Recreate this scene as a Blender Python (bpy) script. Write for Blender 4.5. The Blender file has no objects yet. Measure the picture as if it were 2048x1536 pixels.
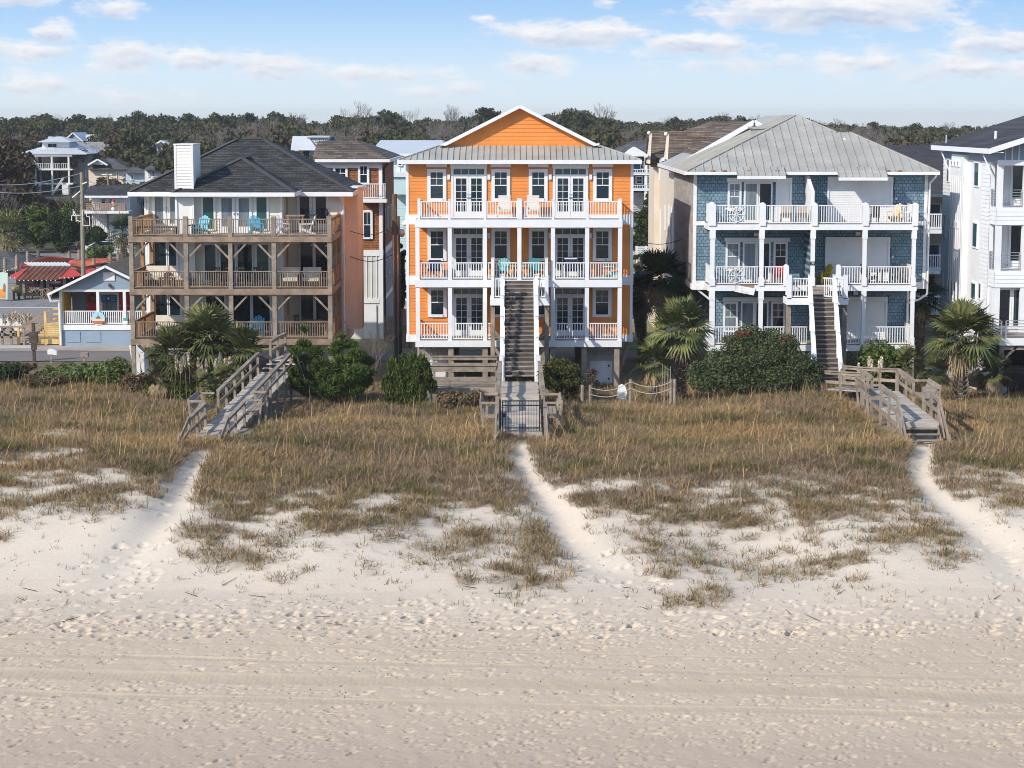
import bpy, math, random
import numpy as np
from mathutils import Vector, Matrix
SC = bpy.context.scene
R = math.radians
random.seed(7)
# ---------------------------------------------------------------- camera, sky, sun, exposure
F, CAMZ = 4141.0, 13.2                      # focal length in photo pixels, camera height in metres
TH = math.atan(528 / F)                     # downward pitch
SUN_AZ, SUN_EL = 47.0, 33.0                 # sun to the left of the viewer's back, degrees
cam_d = bpy.data.cameras.new('camera'); cam = bpy.data.objects.new('camera', cam_d)
SC.collection.objects.link(cam); SC.camera = cam
cam_d.sensor_width = 36; cam_d.lens = 36 * F / 2048; cam_d.clip_start = 1; cam_d.clip_end = 6000
cam.location = (0, 0, CAMZ); cam.rotation_euler = (math.pi / 2 - TH, 0, 0)
SC.view_settings.view_transform = 'Standard'; SC.view_settings.look = 'None'
SC.view_settings.exposure = 0.52; SC.view_settings.gamma = 1
SC.cycles.filter_width = 1.0; SC.cycles.max_bounces = 6; SC.cycles.diffuse_bounces = 4; SC.cycles.glossy_bounces = 3
sun_d = bpy.data.lights.new('sun', 'SUN'); sun = bpy.data.objects.new('sun', sun_d); SC.collection.objects.link(sun)
sun_d.energy = 3.15; sun_d.angle = R(0.5); sun_d.color = (1.0, 0.92, 0.80)
ts = Vector((-math.sin(R(SUN_AZ)) * math.cos(R(SUN_EL)), -math.cos(R(SUN_AZ)) * math.cos(R(SUN_EL)), math.sin(R(SUN_EL))))
sun.rotation_euler = ts.to_track_quat('Z', 'Y').to_euler()
W = bpy.data.worlds.new('World'); SC.world = W; W.use_nodes = True
def world():
    nt = W.node_tree; N = nt.nodes; L = nt.links
    bg = N['Background']; bg.inputs[1].default_value = 0.15
    sky = N.new('ShaderNodeTexSky'); sky.sky_type = 'NISHITA'; sky.sun_disc = False
    sky.sun_elevation = R(SUN_EL); sky.sun_rotation = R(180 + SUN_AZ); sky.altitude = 0; sky.dust_density = 0.6; sky.ozone_density = 2.0
    tc = N.new('ShaderNodeTexCoord')
    sep = N.new('ShaderNodeSeparateXYZ'); L.new(tc.outputs['Generated'], sep.inputs[0])
    def m(op, a, b=None, c=None):
        n = N.new('ShaderNodeMath'); n.operation = op
        for i, v in enumerate((a, b, c)):
            if v is None: continue
            if isinstance(v, (int, float)): n.inputs[i].default_value = v
            else: L.new(v, n.inputs[i])
        return n.outputs[0]
    hyp = m('SQRT', m('ADD', m('MULTIPLY', sep.outputs[0], sep.outputs[0]), m('MULTIPLY', sep.outputs[1], sep.outputs[1])))
    el = m('DIVIDE', sep.outputs[2], m('MAXIMUM', hyp, 0.001))
    az = m('ARCTAN2', sep.outputs[0], sep.outputs[1])
    # low sky: pale at the horizon, clear blue a few degrees up, as a clean winter sky
    rmp = N.new('ShaderNodeValToRGB'); L.new(m('MULTIPLY', el, 10.0), rmp.inputs[0])
    e = rmp.color_ramp.elements
    e[0].position = 0.0; e[0].color = (3.75, 4.2, 4.45, 1); e[1].position = 1.0; e[1].color = (.98, 1.85, 3.7, 1)
    for p, c in ((0.22, (3.25, 4.0, 4.65)), (0.40, (2.4, 3.45, 4.65)), (0.62, (1.6, 2.75, 4.4))):
        k = e.new(p); k.color = (*c, 1)
    lo = N.new('ShaderNodeMix'); lo.data_type = 'RGBA'
    f = N.new('ShaderNodeMapRange'); L.new(el, f.inputs[0]); f.inputs[1].default_value = 0.1; f.inputs[2].default_value = 0.3
    L.new(f.outputs[0], lo.inputs[0]); L.new(rmp.outputs[0], lo.inputs[6]); L.new(sky.outputs[0], lo.inputs[7])
    # clouds: long flat-bottomed banks, given in degrees right of the view axis and degrees up
    comb = N.new('ShaderNodeCombineXYZ'); L.new(az, comb.inputs[0]); L.new(el, comb.inputs[1])
    mp = N.new('ShaderNodeMapping'); L.new(comb.outputs[0], mp.inputs[0]); mp.inputs['Scale'].default_value = (55, 150, 1)
    ns = N.new('ShaderNodeTexNoise'); L.new(mp.outputs[0], ns.inputs[0]); ns.inputs['Scale'].default_value = 1.0
    ns.inputs['Detail'].default_value = 8; ns.inputs['Roughness'].default_value = 0.62
    nz = m('SUBTRACT', ns.outputs['Fac'], 0.5)
    C = [(60, 10, 60, 20, .9), (235, 25, 60, 26, .9), (120, 72, 42, 24, 1.1), (60, 105, 120, 22, .7), (270, 115, 90, 28, 1.0), (430, 125, 110, 24, .8),
         (560, 140, 120, 26, .75), (760, 152, 150, 22, .6), (110, 172, 140, 24, .55), (900, 180, 120, 16, .45), (1150, 72, 175, 28, 1.05), (1390, 92, 130, 24, 1.0),
         (1070, 130, 72, 24, .9), (1660, 25, 270, 42, 1.25), (1440, 35, 70, 10, .8), (1480, 134, 150, 16, .6), (1720, 125, 220, 22, .6), (1980, 92, 110, 26, 1.05),
         (1960, 140, 170, 26, .7), (300, 200, 80, 14, .4), (960, 40, 30, 8, .6), (1215, 12, 26, 10, .6), (1800, 165, 130, 14, .4)]
    dens = None; low = None
    for (px, py, rx, ry, am) in C:
        u0, w0 = math.atan((px - 1024) / F), (240 - py) / F
        du = m('DIVIDE', m('SUBTRACT', az, u0), rx * 1.15 / F); dw = m('DIVIDE', m('SUBTRACT', el, w0), ry * 1.25 / F)
        d = m('MULTIPLY', m('SUBTRACT', 1.0, m('SQRT', m('ADD', m('MULTIPLY', du, du), m('MULTIPLY', dw, dw)))), am)
        lw = m('MULTIPLY', m('MAXIMUM', d, 0.0), m('SUBTRACT', 0.25, dw))
        dens = d if dens is None else m('MAXIMUM', dens, d); low = lw if low is None else m('MAXIMUM', low, lw)
    raw = m('ADD', dens, m('MULTIPLY', nz, 2.3))
    al = N.new('ShaderNodeMapRange'); L.new(raw, al.inputs[0]); al.interpolation_type = 'SMOOTHSTEP'
    al.inputs[1].default_value = -0.05; al.inputs[2].default_value = 0.6; al.inputs[4].default_value = 0.95
    mp2 = N.new('ShaderNodeMapping'); L.new(comb.outputs[0], mp2.inputs[0]); mp2.inputs['Scale'].default_value = (55, 150, 1); mp2.inputs['Location'].default_value = (0.12, -0.35, 0)
    n2 = N.new('ShaderNodeTexNoise'); L.new(mp2.outputs[0], n2.inputs[0]); n2.inputs['Scale'].default_value = 1.0; n2.inputs['Detail'].default_value = 5
    sh = m('ADD', m('MULTIPLY', low, 1.5), m('MULTIPLY', m('SUBTRACT', n2.outputs['Fac'], ns.outputs['Fac']), -1.6))
    cc = N.new('ShaderNodeMix'); cc.data_type = 'RGBA'; cc.clamp_factor = True
    L.new(m('ADD', sh, 0.1), cc.inputs[0]); cc.inputs[6].default_value = (4.6, 4.55, 4.6, 1); cc.inputs[7].default_value = (2.5, 2.95, 3.75, 1)
    mx = N.new('ShaderNodeMix'); mx.data_type = 'RGBA'
    L.new(al.outputs[0], mx.inputs[0]); L.new(lo.outputs[2], mx.inputs[6]); L.new(cc.outputs[2], mx.inputs[7])
    L.new(mx.outputs[2], bg.inputs[0])
world()
W.cycles.sampling_method = 'MANUAL'; W.cycles.sample_map_resolution = 512

# ---------------------------------------------------------------- where a photo measurement lies in the world
ct, st_ = math.cos(TH), math.sin(TH)
def at(px, py, Y):
    a, b = (px - 1024) / F, (768 - py) / F
    t = Y / (ct + b * st_)
    return a * t, CAMZ + t * (b * ct - st_)
def X(px, Y, py=500): return at(px, py, Y)[0]
def Z(py, Y): return at(1024, py, Y)[1]
def proj(x, y, z):
    dz = z - CAMZ; zc = y * ct - dz * st_
    return 1024 + F * x / zc, 768 - F * (dz * ct + y * st_) / zc

# ---------------------------------------------------------------- mesh and object helpers
class MB:
    def __init__(s): s.v = []; s.f = []
    def poly(s, pts):
        n = len(s.v); s.v += [tuple(p) for p in pts]; s.f.append(tuple(range(n, n + len(pts)))); return s
    def box(s, x0, x1, y0, y1, z0, z1):
        n = len(s.v)
        s.v += [(x0,y0,z0),(x1,y0,z0),(x1,y1,z0),(x0,y1,z0),(x0,y0,z1),(x1,y0,z1),(x1,y1,z1),(x0,y1,z1)]
        s.f += [(n,n+3,n+2,n+1),(n+4,n+5,n+6,n+7),(n,n+1,n+5,n+4),(n+1,n+2,n+6,n+5),(n+2,n+3,n+7,n+6),(n+3,n,n+4,n+7)]
        return s
    def beam(s, p, q, w, h, up=(0,0,1)):
        p, q, up = Vector(p), Vector(q), Vector(up); d = (q - p).normalized()
        r = d.cross(up)
        if r.length < 1e-4: r = d.cross(Vector((1,0,0)))
        r.normalize(); u = r.cross(d)
        n = len(s.v)
        for c in (p, q):
            for a, b in ((-1,-1),(1,-1),(1,1),(-1,1)): s.v.append(tuple(c + r * (a * w / 2) + u * (b * h / 2)))
        s.f += [(n+3,n+2,n+1,n),(n+4,n+5,n+6,n+7)] + [(n+i, n+(i+1)%4, n+4+(i+1)%4, n+4+i) for i in range(4)]
        return s
    def cyl(s, p, q, r0, r1=None, n=10):
        r1 = r0 if r1 is None else r1
        p, q = Vector(p), Vector(q); d = (q - p).normalized()
        a = d.cross(Vector((0,0,1)) if abs(d.z) < .9 else Vector((1,0,0))).normalized(); b = d.cross(a)
        k = len(s.v)
        for c, r in ((p, r0), (q, r1)):
            for i in range(n):
                t = 2 * math.pi * i / n; s.v.append(tuple(c + (a * math.cos(t) + b * math.sin(t)) * r))
        s.f += [(k+i, k+(i+1)%n, k+n+(i+1)%n, k+n+i) for i in range(n)]
        s.f += [tuple(range(k+n-1, k-1, -1)), tuple(range(k+n, k+2*n))]
        return s
    def path(s, pts, r, n=6):
        for a, b in zip(pts[:-1], pts[1:]): s.cyl(a, b, r, n=n)
        return s
    def prism(s, poly, vec):
        k = len(s.v); n = len(poly); v = Vector(vec)
        s.v += [tuple(p) for p in poly] + [tuple(Vector(p) + v) for p in poly]
        s.f += [tuple(range(k, k+n)), tuple(range(k+2*n-1, k+n-1, -1))] + [(k+i, k+n+i, k+n+(i+1)%n, k+(i+1)%n) for i in range(n)]
        return s
    def ball(s, c, rx, ry=None, rz=None, nu=10, nv=6):
        ry = rx if ry is None else ry; rz = rx if rz is None else rz; k = len(s.v)
        for j in range(nv + 1):
            ph = math.pi * j / nv - math.pi / 2
            for i in range(nu):
                t = 2 * math.pi * i / nu
                s.v.append((c[0] + rx*math.cos(ph)*math.cos(t), c[1] + ry*math.cos(ph)*math.sin(t), c[2] + rz*math.sin(ph)))
        for j in range(nv):
            for i in range(nu): s.f.append((k+j*nu+i, k+j*nu+(i+1)%nu, k+(j+1)*nu+(i+1)%nu, k+(j+1)*nu+i))
        return s
    def lap(s, xl, xr, z0, z1, y, e=.17, d=.022):
        """horizontal lap boards facing the sea; xl / xr are numbers or functions of height"""
        fl = xl if callable(xl) else (lambda z: xl); fr = xr if callable(xr) else (lambda z: xr)
        n = max(1, round((z1 - z0) / e)); h = (z1 - z0) / n
        for i in range(n):
            a, b = z0 + i * h, z0 + (i + 1) * h
            s.poly([(fl(a), y - d, a), (fr(a), y - d, a), (fr(b), y - .003, b), (fl(b), y - .003, b)])
            s.poly([(fl(a), y, a), (fr(a), y, a), (fr(a), y - d, a), (fl(a), y - d, a)])
        return s
    def lapx(s, x, sg, y0, y1, z0, z1, e=.17, d=.022):
        """lap boards on a wall facing +x (sg 1) or -x (sg -1)"""
        n = max(1, round((z1 - z0) / e)); h = (z1 - z0) / n
        for i in range(n):
            a, b = z0 + i * h, z0 + (i + 1) * h
            s.poly([(x + sg*d, y0, a), (x + sg*d, y1, a), (x + sg*.003, y1, b), (x + sg*.003, y0, b)])
            s.poly([(x, y0, a), (x, y1, a), (x + sg*d, y1, a), (x + sg*d, y0, a)])
        return s
    def build(s, name, mat, parent=None, smooth=False, loc=None):
        off = (0, 0, 0)
        if parent:
            r = parent
            while r.parent: r = r.parent
            off = r.location
        elif loc: off = loc
        me = bpy.data.meshes.new(name)
        me.from_pydata([(a - off[0], b - off[1], c - off[2]) for a, b, c in s.v], [], s.f); me.update()
        if smooth:
            for p in me.polygons: p.use_smooth = True
        me.materials.append(mat)
        o = bpy.data.objects.new(name, me); SC.collection.objects.link(o)
        if parent: o.parent = parent
        elif loc: o.location = loc
        return o
def np_obj(name, V, faces, mat, parent=None, loc=(0,0,0), col=None, smooth=False):
    """one mesh from numpy arrays; faces is a list of (n,k) index arrays"""
    if parent:
        r = parent
        while r.parent: r = r.parent
        loc = r.location
    V = np.asarray(V, dtype=np.float32) - np.array(loc, dtype=np.float32)
    me = bpy.data.meshes.new(name)
    me.vertices.add(len(V)); me.vertices.foreach_set('co', V.ravel())
    idx = np.concatenate([f.ravel() for f in faces]).astype(np.int32)
    tot = np.concatenate([np.full(len(f), f.shape[1], np.int32) for f in faces])
    me.loops.add(len(idx)); me.loops.foreach_set('vertex_index', idx)
    me.polygons.add(len(tot)); st = np.zeros(len(tot), np.int32); st[1:] = np.cumsum(tot)[:-1]
    me.polygons.foreach_set('loop_start', st); me.polygons.foreach_set('loop_total', tot)
    me.update(calc_edges=True)
    if smooth: me.polygons.foreach_set('use_smooth', np.ones(len(tot), bool))
    if col is not None:
        at_ = me.color_attributes.new('tint', 'FLOAT_COLOR', 'POINT')
        c4 = np.ones((len(V), 4), np.float32); c4[:, :3] = col; at_.data.foreach_set('color', c4.ravel())
    me.materials.append(mat)
    o = bpy.data.objects.new(name, me); SC.collection.objects.link(o)
    if parent: o.parent = parent
    else: o.location = loc
    return o
def tag(o, label=None, cat=None, group=None, kind=None):
    for k, v in (('label', label), ('category', cat), ('group', group), ('kind', kind)):
        if v: o[k] = v
    return o
def thing(name, label, cat, loc=(0,0,0), group=None):
    o = bpy.data.objects.new(name, None); SC.collection.objects.link(o); o.location = loc; o.empty_display_size = .3
    return tag(o, label, cat, group)
def dup(root, loc, rz=0, label=None, scale=None):
    r = root.copy(); SC.collection.objects.link(r); r.location = loc; r.rotation_euler = (0, 0, rz)
    if scale: r.scale = (scale,) * 3
    if label: r['label'] = label
    for ch in list(root.children):
        c = ch.copy(); SC.collection.objects.link(c); c.parent = r
        for g in ch.children:
            d = g.copy(); SC.collection.objects.link(d); d.parent = c
    return r

# ---------------------------------------------------------------- materials
MATS = {}
def mat(name, col, rough=.6, var=.12, scale=2.0, stretch=(1,1,1), island=0.0, bump=0.0, metal=0.0, spec=.4, col2=None, detail=6, lo=.35, hi=.65, fine=0.0):
    m = bpy.data.materials.new(name); m.use_nodes = True; nt = m.node_tree; N = nt.nodes; L = nt.links
    b = N['Principled BSDF']; b.inputs['Roughness'].default_value = rough; b.inputs['Metallic'].default_value = metal
    b.inputs['Specular IOR Level'].default_value = spec
    tc = N.new('ShaderNodeTexCoord'); mp = N.new('ShaderNodeMapping'); mp.inputs['Scale'].default_value = stretch
    L.new(tc.outputs['Object'], mp.inputs[0])
    ns = N.new('ShaderNodeTexNoise'); ns.inputs['Scale'].default_value = scale; ns.inputs['Detail'].default_value = detail; ns.inputs['Roughness'].default_value = .65
    L.new(mp.outputs[0], ns.inputs[0])
    rp = N.new('ShaderNodeValToRGB'); rp.color_ramp.elements[0].position = lo; rp.color_ramp.elements[1].position = hi
    c2 = col2 if col2 else tuple(min(1, c * (1 + var)) for c in col)
    c1 = col if col2 else tuple(c * (1 - var) for c in col)
    rp.color_ramp.elements[0].color = (*c1, 1); rp.color_ramp.elements[1].color = (*c2, 1)
    L.new(ns.outputs['Fac'], rp.inputs[0]); out = rp.outputs[0]
    if island:
        g = N.new('ShaderNodeNewGeometry'); mr = N.new('ShaderNodeMapRange'); L.new(g.outputs['Random Per Island'], mr.inputs[0])
        mr.inputs[3].default_value = 1 - island; mr.inputs[4].default_value = 1 + island
        mx = N.new('ShaderNodeMix'); mx.data_type = 'RGBA'; mx.blend_type = 'MULTIPLY'; mx.inputs[0].default_value = 1
        L.new(out, mx.inputs[6]); L.new(mr.outputs[0], mx.inputs[7]); out = mx.outputs[2]
    L.new(out, b.inputs['Base Color'])
    if bump:
        n2 = N.new('ShaderNodeTexNoise'); n2.inputs['Scale'].default_value = fine or scale * 8; n2.inputs['Detail'].default_value = 4
        L.new(mp.outputs[0], n2.inputs[0])
        bp = N.new('ShaderNodeBump'); bp.inputs['Strength'].default_value = bump; bp.inputs['Distance'].default_value = .02
        L.new(n2.outputs['Fac'], bp.inputs['Height']); L.new(bp.outputs[0], b.inputs['Normal'])
    MATS[name] = m; return m
def mat_shingle(name, c1, c2, w=.3, h=.14, rough=.85, axis='xz', blot=None, mortar=.5, vary=.5):
    """courses of shingles: staggered tabs, each a little lighter or darker"""
    m = bpy.data.materials.new(name); m.use_nodes = True; nt = m.node_tree; N = nt.nodes; L = nt.links
    b = N['Principled BSDF']; b.inputs['Roughness'].default_value = rough; b.inputs['Specular IOR Level'].default_value = .25
    tc = N.new('ShaderNodeTexCoord'); sp = N.new('ShaderNodeSeparateXYZ'); L.new(tc.outputs['Object'], sp.inputs[0])
    cb = N.new('ShaderNodeCombineXYZ')
    if axis == 'xz': L.new(sp.outputs[0], cb.inputs[0])
    else:
        ad = N.new('ShaderNodeMath'); ad.operation = 'ADD'; L.new(sp.outputs[0], ad.inputs[0]); L.new(sp.outputs[1], ad.inputs[1]); L.new(ad.outputs[0], cb.inputs[0])
    L.new(sp.outputs[2], cb.inputs[1])
    br = N.new('ShaderNodeTexBrick'); L.new(cb.outputs[0], br.inputs[0]); br.offset = .5
    br.inputs['Scale'].default_value = 1; br.inputs['Brick Width'].default_value = w; br.inputs['Row Height'].default_value = h
    br.inputs['Mortar Size'].default_value = .012; br.inputs['Mortar Smooth'].default_value = .3; br.inputs['Bias'].default_value = 0
    br.inputs['Color1'].default_value = (*c1, 1); br.inputs['Color2'].default_value = (*c2, 1)
    br.inputs['Mortar'].default_value = (*[c * mortar for c in c1], 1)
    ns = N.new('ShaderNodeTexNoise'); ns.inputs['Scale'].default_value = .9; ns.inputs['Detail'].default_value = 5; L.new(tc.outputs['Object'], ns.inputs[0])
    mr = N.new('ShaderNodeMapRange'); L.new(ns.outputs['Fac'], mr.inputs[0]); mr.inputs[1].default_value = .3; mr.inputs[2].default_value = .7
    mr.inputs[3].default_value = 1 - vary * .5; mr.inputs[4].default_value = 1 + vary * .5
    mx = N.new('ShaderNodeMix'); mx.data_type = 'RGBA'; mx.blend_type = 'MULTIPLY'; mx.inputs[0].default_value = 1
    L.new(br.outputs['Color'], mx.inputs[6]); L.new(mr.outputs[0], mx.inputs[7]); out = mx.outputs[2]
    if blot:
        n2 = N.new('ShaderNodeTexNoise'); n2.inputs['Scale'].default_value = 5.0; n2.inputs['Detail'].default_value = 6; n2.inputs['Roughness'].default_value = .7
        mp = N.new('ShaderNodeMapping'); mp.inputs['Scale'].default_value = (1, 1, 1.5); L.new(tc.outputs['Object'], mp.inputs[0]); L.new(mp.outputs[0], n2.inputs[0])
        m2 = N.new('ShaderNodeMapRange'); L.new(n2.outputs['Fac'], m2.inputs[0]); m2.inputs[1].default_value = .53; m2.inputs[2].default_value = .80; m2.inputs[4].default_value = .75
        x2 = N.new('ShaderNodeMix'); x2.data_type = 'RGBA'; L.new(m2.outputs[0], x2.inputs[0]); L.new(out, x2.inputs[6]); x2.inputs[7].default_value = (*blot, 1); out = x2.outputs[2]
    L.new(out, b.inputs['Base Color'])
    bp = N.new('ShaderNodeBump'); bp.inputs['Strength'].default_value = .6; bp.inputs['Distance'].default_value = .02
    L.new(br.outputs['Fac'], bp.inputs['Height']); bp.invert = True; L.new(bp.outputs[0], b.inputs['Normal'])
    MATS[name] = m; return m
def mat_leaf(name, c1, c2, rough=.6, c3=None):
    m = bpy.data.materials.new(name); m.use_nodes = True; nt = m.node_tree; N = nt.nodes; L = nt.links
    b = N['Principled BSDF']; b.inputs['Roughness'].default_value = rough; b.inputs['Specular IOR Level'].default_value = .0 if name.startswith('far') else .18
    g = N.new('ShaderNodeNewGeometry'); rp = N.new('ShaderNodeValToRGB'); L.new(g.outputs['Random Per Island'], rp.inputs[0])
    rp.color_ramp.elements[0].color = (*c1, 1); rp.color_ramp.elements[1].color = (*c2, 1)
    if c3: k = rp.color_ramp.elements.new(.86); k.color = (*c2, 1); rp.color_ramp.elements[-1].color = (*c3, 1)
    oi = N.new('ShaderNodeObjectInfo'); mr = N.new('ShaderNodeMapRange'); L.new(oi.outputs['Random'], mr.inputs[0]); mr.inputs[3].default_value = .75; mr.inputs[4].default_value = 1.25
    mx = N.new('ShaderNodeMix'); mx.data_type = 'RGBA'; mx.blend_type = 'MULTIPLY'; mx.inputs[0].default_value = 1
    L.new(rp.outputs[0], mx.inputs[6]); L.new(mr.outputs[0], mx.inputs[7]); L.new(mx.outputs[2], b.inputs['Base Color'])
    MATS[name] = m; return m
def mat_tint(name, rough=.9, scale=1.0, bump=0, fine=20, mottled=.12):
    m = bpy.data.materials.new(name); m.use_nodes = True; nt = m.node_tree; N = nt.nodes; L = nt.links
    b = N['Principled BSDF']; b.inputs['Roughness'].default_value = rough; b.inputs['Specular IOR Level'].default_value = .15
    a = N.new('ShaderNodeVertexColor'); a.layer_name = 'tint'
    tc = N.new('ShaderNodeTexCoord'); ns = N.new('ShaderNodeTexNoise'); ns.inputs['Scale'].default_value = scale; ns.inputs['Detail'].default_value = 8; ns.inputs['Roughness'].default_value = .7
    L.new(tc.outputs['Object'], ns.inputs[0])
    mr = N.new('ShaderNodeMapRange'); L.new(ns.outputs['Fac'], mr.inputs[0]); mr.inputs[1].default_value = .3; mr.inputs[2].default_value = .7; mr.inputs[3].default_value = 1 - mottled; mr.inputs[4].default_value = 1 + mottled
    mx = N.new('ShaderNodeMix'); mx.data_type = 'RGBA'; mx.blend_type = 'MULTIPLY'; mx.inputs[0].default_value = 1
    L.new(a.outputs[0], mx.inputs[6]); L.new(mr.outputs[0], mx.inputs[7]); L.new(mx.outputs[2], b.inputs['Base Color'])
    if bump:
        n2 = N.new('ShaderNodeTexNoise'); n2.inputs['Scale'].default_value = fine; n2.inputs['Detail'].default_value = 5; L.new(tc.outputs['Object'], n2.inputs[0])
        bp = N.new('ShaderNodeBump'); bp.inputs['Strength'].default_value = bump; bp.inputs['Distance'].default_value = .03
        L.new(n2.outputs['Fac'], bp.inputs['Height']); L.new(bp.outputs[0], b.inputs['Normal'])
    MATS[name] = m; return m

white = mat('white_paint', (.74, .75, .76), .5, .05, 1.5)
white_old = mat('weathered_white_paint', (.50, .48, .45), .7, .1, 2.5, col2=(.76, .76, .76), lo=.3, hi=.5)
orange = mat('orange_siding', (.72, .25, .052), .6, .09, .9, detail=9)
chim = mat('white_chimney_siding', (.76, .75, .70), .6, .05, .8)
cream = mat('cream_siding', (.72, .69, .56), .6, .05, .8)
tan_s = mat('tan_siding', (.66, .57, .46), .6, .05, .8)
grey_s = mat('grey_siding', (.33, .34, .36), .6, .08, .8)
glass = mat('window_glass', (.008, .021, .032), .06, .4, .7, spec=.6)
cream_bounce = mat('bounce_lit_siding', (.86, .66, .48), .6, .05, .8)  # cream siding with the orange house's bounced light put into its colour
glass2 = mat('reflective_glass', (.014, .033, .046), .05, .5, .9, (.6, 1, 1.6), spec=.7, lo=.3, hi=.75)
glass3 = mat('blind_glass', (.03, .046, .054), .08, .3, 1.5, (.2, 1, 8), spec=.6, detail=2)
glass_lt = mat('curtained_glass', (.16, .20, .23), .10, .35, 1.2, (3, 1, .3), spec=.6)
glass_gr = mat('sea_green_glass', (.03, .085, .085), .06, .3, .8, spec=.6)
wood = mat('weathered_grey_wood', (.26, .215, .17), .85, .28, 2.2, (1.2, 1.2, 1.2), island=.22, bump=.25)
wood_br = mat('brown_deck_wood', (.28, .20, .14), .85, .28, 2.0, island=.2, bump=.25)
wood_or = mat('reddish_fence_wood', (.33, .185, .095), .8, .22, 2.5, island=.2)
wood_dk = mat('dark_stair_wood', (.235, .205, .18), .85, .35, 3, (.6, 2, 2), island=.3, bump=.25)
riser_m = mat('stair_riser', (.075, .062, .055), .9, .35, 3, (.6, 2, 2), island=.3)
post_dk = mat('dark_post_wood', (.075, .062, .052), .9, .3, 3)
wood_lt = mat('bleached_walkway_wood', (.43, .39, .345), .85, .2, 2.6, (.5, 3, 3), island=.2, bump=.3)
pine_y = mat('new_yellow_pine', (.62, .43, .17), .75, .15, 2.5, island=.15)
metal_rf = mat('pale_metal_roof', (.38, .37, .335), .5, .14, .8, (1, 1, 1), metal=.0, spec=.5, detail=8)
metal_lt = mat('light_metal_roof', (.55, .58, .60), .4, .06, .5)
metal = mat('galvanised_metal', (.45, .46, .47), .4, .08, 3, metal=.6)
black = mat('black_metal', (.015, .015, .016), .45, .2, 4)
dark = mat('dark_interior', (.02, .018, .017), .8, .3, 1.5)
concrete = mat('concrete', (.42, .41, .39), .85, .12, 1.2, bump=.1)
sh_char = mat_shingle('charcoal_shingles', (.030, .031, .032), (.078, .079, .082), .42, .085, vary=.45)
sh_brown = mat_shingle('brown_shingles', (.095, .07, .052), (.21, .16, .12), .6, .10, vary=.4)
sh_grey = mat_shingle('grey_shingles', (.085, .088, .092), (.13, .132, .135), .5, .1, vary=.3)
sh_blue = mat_shingle('blue_cedar_shingles', (.125, .215, .285), (.195, .295, .37), .19, .165, blot=(.50, .57, .60), mortar=.33, vary=.3)
sh_cedar = mat_shingle('brown_cedar_shingles', (.235, .095, .042), (.32, .145, .065), .16, .15, mortar=.5, vary=.25, axis='x+y')

def lettering(name, text, loc, size, m, parent, rz=0, tilt=90):
    cu = bpy.data.curves.new(name, 'FONT'); cu.body = text; cu.size = size; cu.extrude = .004; cu.align_x = 'CENTER'; cu.align_y = 'CENTER'; cu.resolution_u = 2
    tmp = bpy.data.objects.new(name, cu); SC.collection.objects.link(tmp)
    dg = bpy.context.evaluated_depsgraph_get(); me = bpy.data.meshes.new_from_object(tmp.evaluated_get(dg)); bpy.data.objects.remove(tmp)
    r = parent
    while r.parent: r = r.parent
    M = Matrix.Translation(Vector(loc) - Vector(r.location)) @ Matrix.Rotation(R(rz), 4, 'Z') @ Matrix.Rotation(R(tilt), 4, 'X')
    me.transform(M); me.materials.clear(); me.materials.append(m)
    o = bpy.data.objects.new(name, me); SC.collection.objects.link(o); o.parent = parent
    return o

# ---------------------------------------------------------------- building pieces shared by the houses
def window(par, x0, x1, z0, z1, y, t=.09, cols=2, rows=1, g=None, sash=True, m=None, name='window', pz=.0):
    """framed window on a wall facing the sea: frame mesh, its pane a child"""
    mb = MB(); y0 = y - .075
    mb.box(x0, x0+t, y0, y, z0, z1); mb.box(x1-t, x1, y0, y, z0, z1)
    mb.box(x0+t, x1-t, y0, y, z1-t, z1); mb.box(x0+t, x1-t, y0-.03, y, z0, z0+t*.8)
    a, b, c, d = x0+t, x1-t, z0+t*.8, z1-t
    zm = (c + d) / 2
    if sash: mb.box(a, b, y-.06, y-.03, zm-.022, zm+.022)
    top0 = zm + .022 if sash else c
    for i in range(1, cols): mb.box(a+(b-a)*i/cols-.011, a+(b-a)*i/cols+.011, y-.055, y-.03, top0, d)
    for j in range(1, rows): mb.box(a, b, y-.053, y-.03, top0+(d-top0)*j/rows-.011, top0+(d-top0)*j/rows+.011)
    o = mb.build(name, m or white, par)
    MB().box(a-.01, b+.01, y-.036, y-.024, c-.01, d+.01).build('pane', g or GR.choice((glass, glass, glass2, glass3)), o)
    return o
GR = random.Random(9)
def windowx(par, x, sg, y0, y1, z0, z1, t=.08, g=None, m=None):
    """the same on a wall facing +x or -x"""
    mb = MB(); xa, xb = sorted((x, x + sg*.07))
    mb.box(xa, xb, y0, y0+t, z0, z1); mb.box(xa, xb, y1-t, y1, z0, z1); mb.box(xa, xb, y0+t, y1-t, z1-t, z1); mb.box(xa, xb, y0+t, y1-t, z0, z0+t)
    o = mb.build('window', m or white, par)
    xa, xb = sorted((x + sg*.024, x + sg*.036))
    MB().box(xa, xb, y0+t-.01, y1-t+.01, z0+t-.01, z1-t+.01).build('pane', g or glass, o)
    return o
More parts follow.
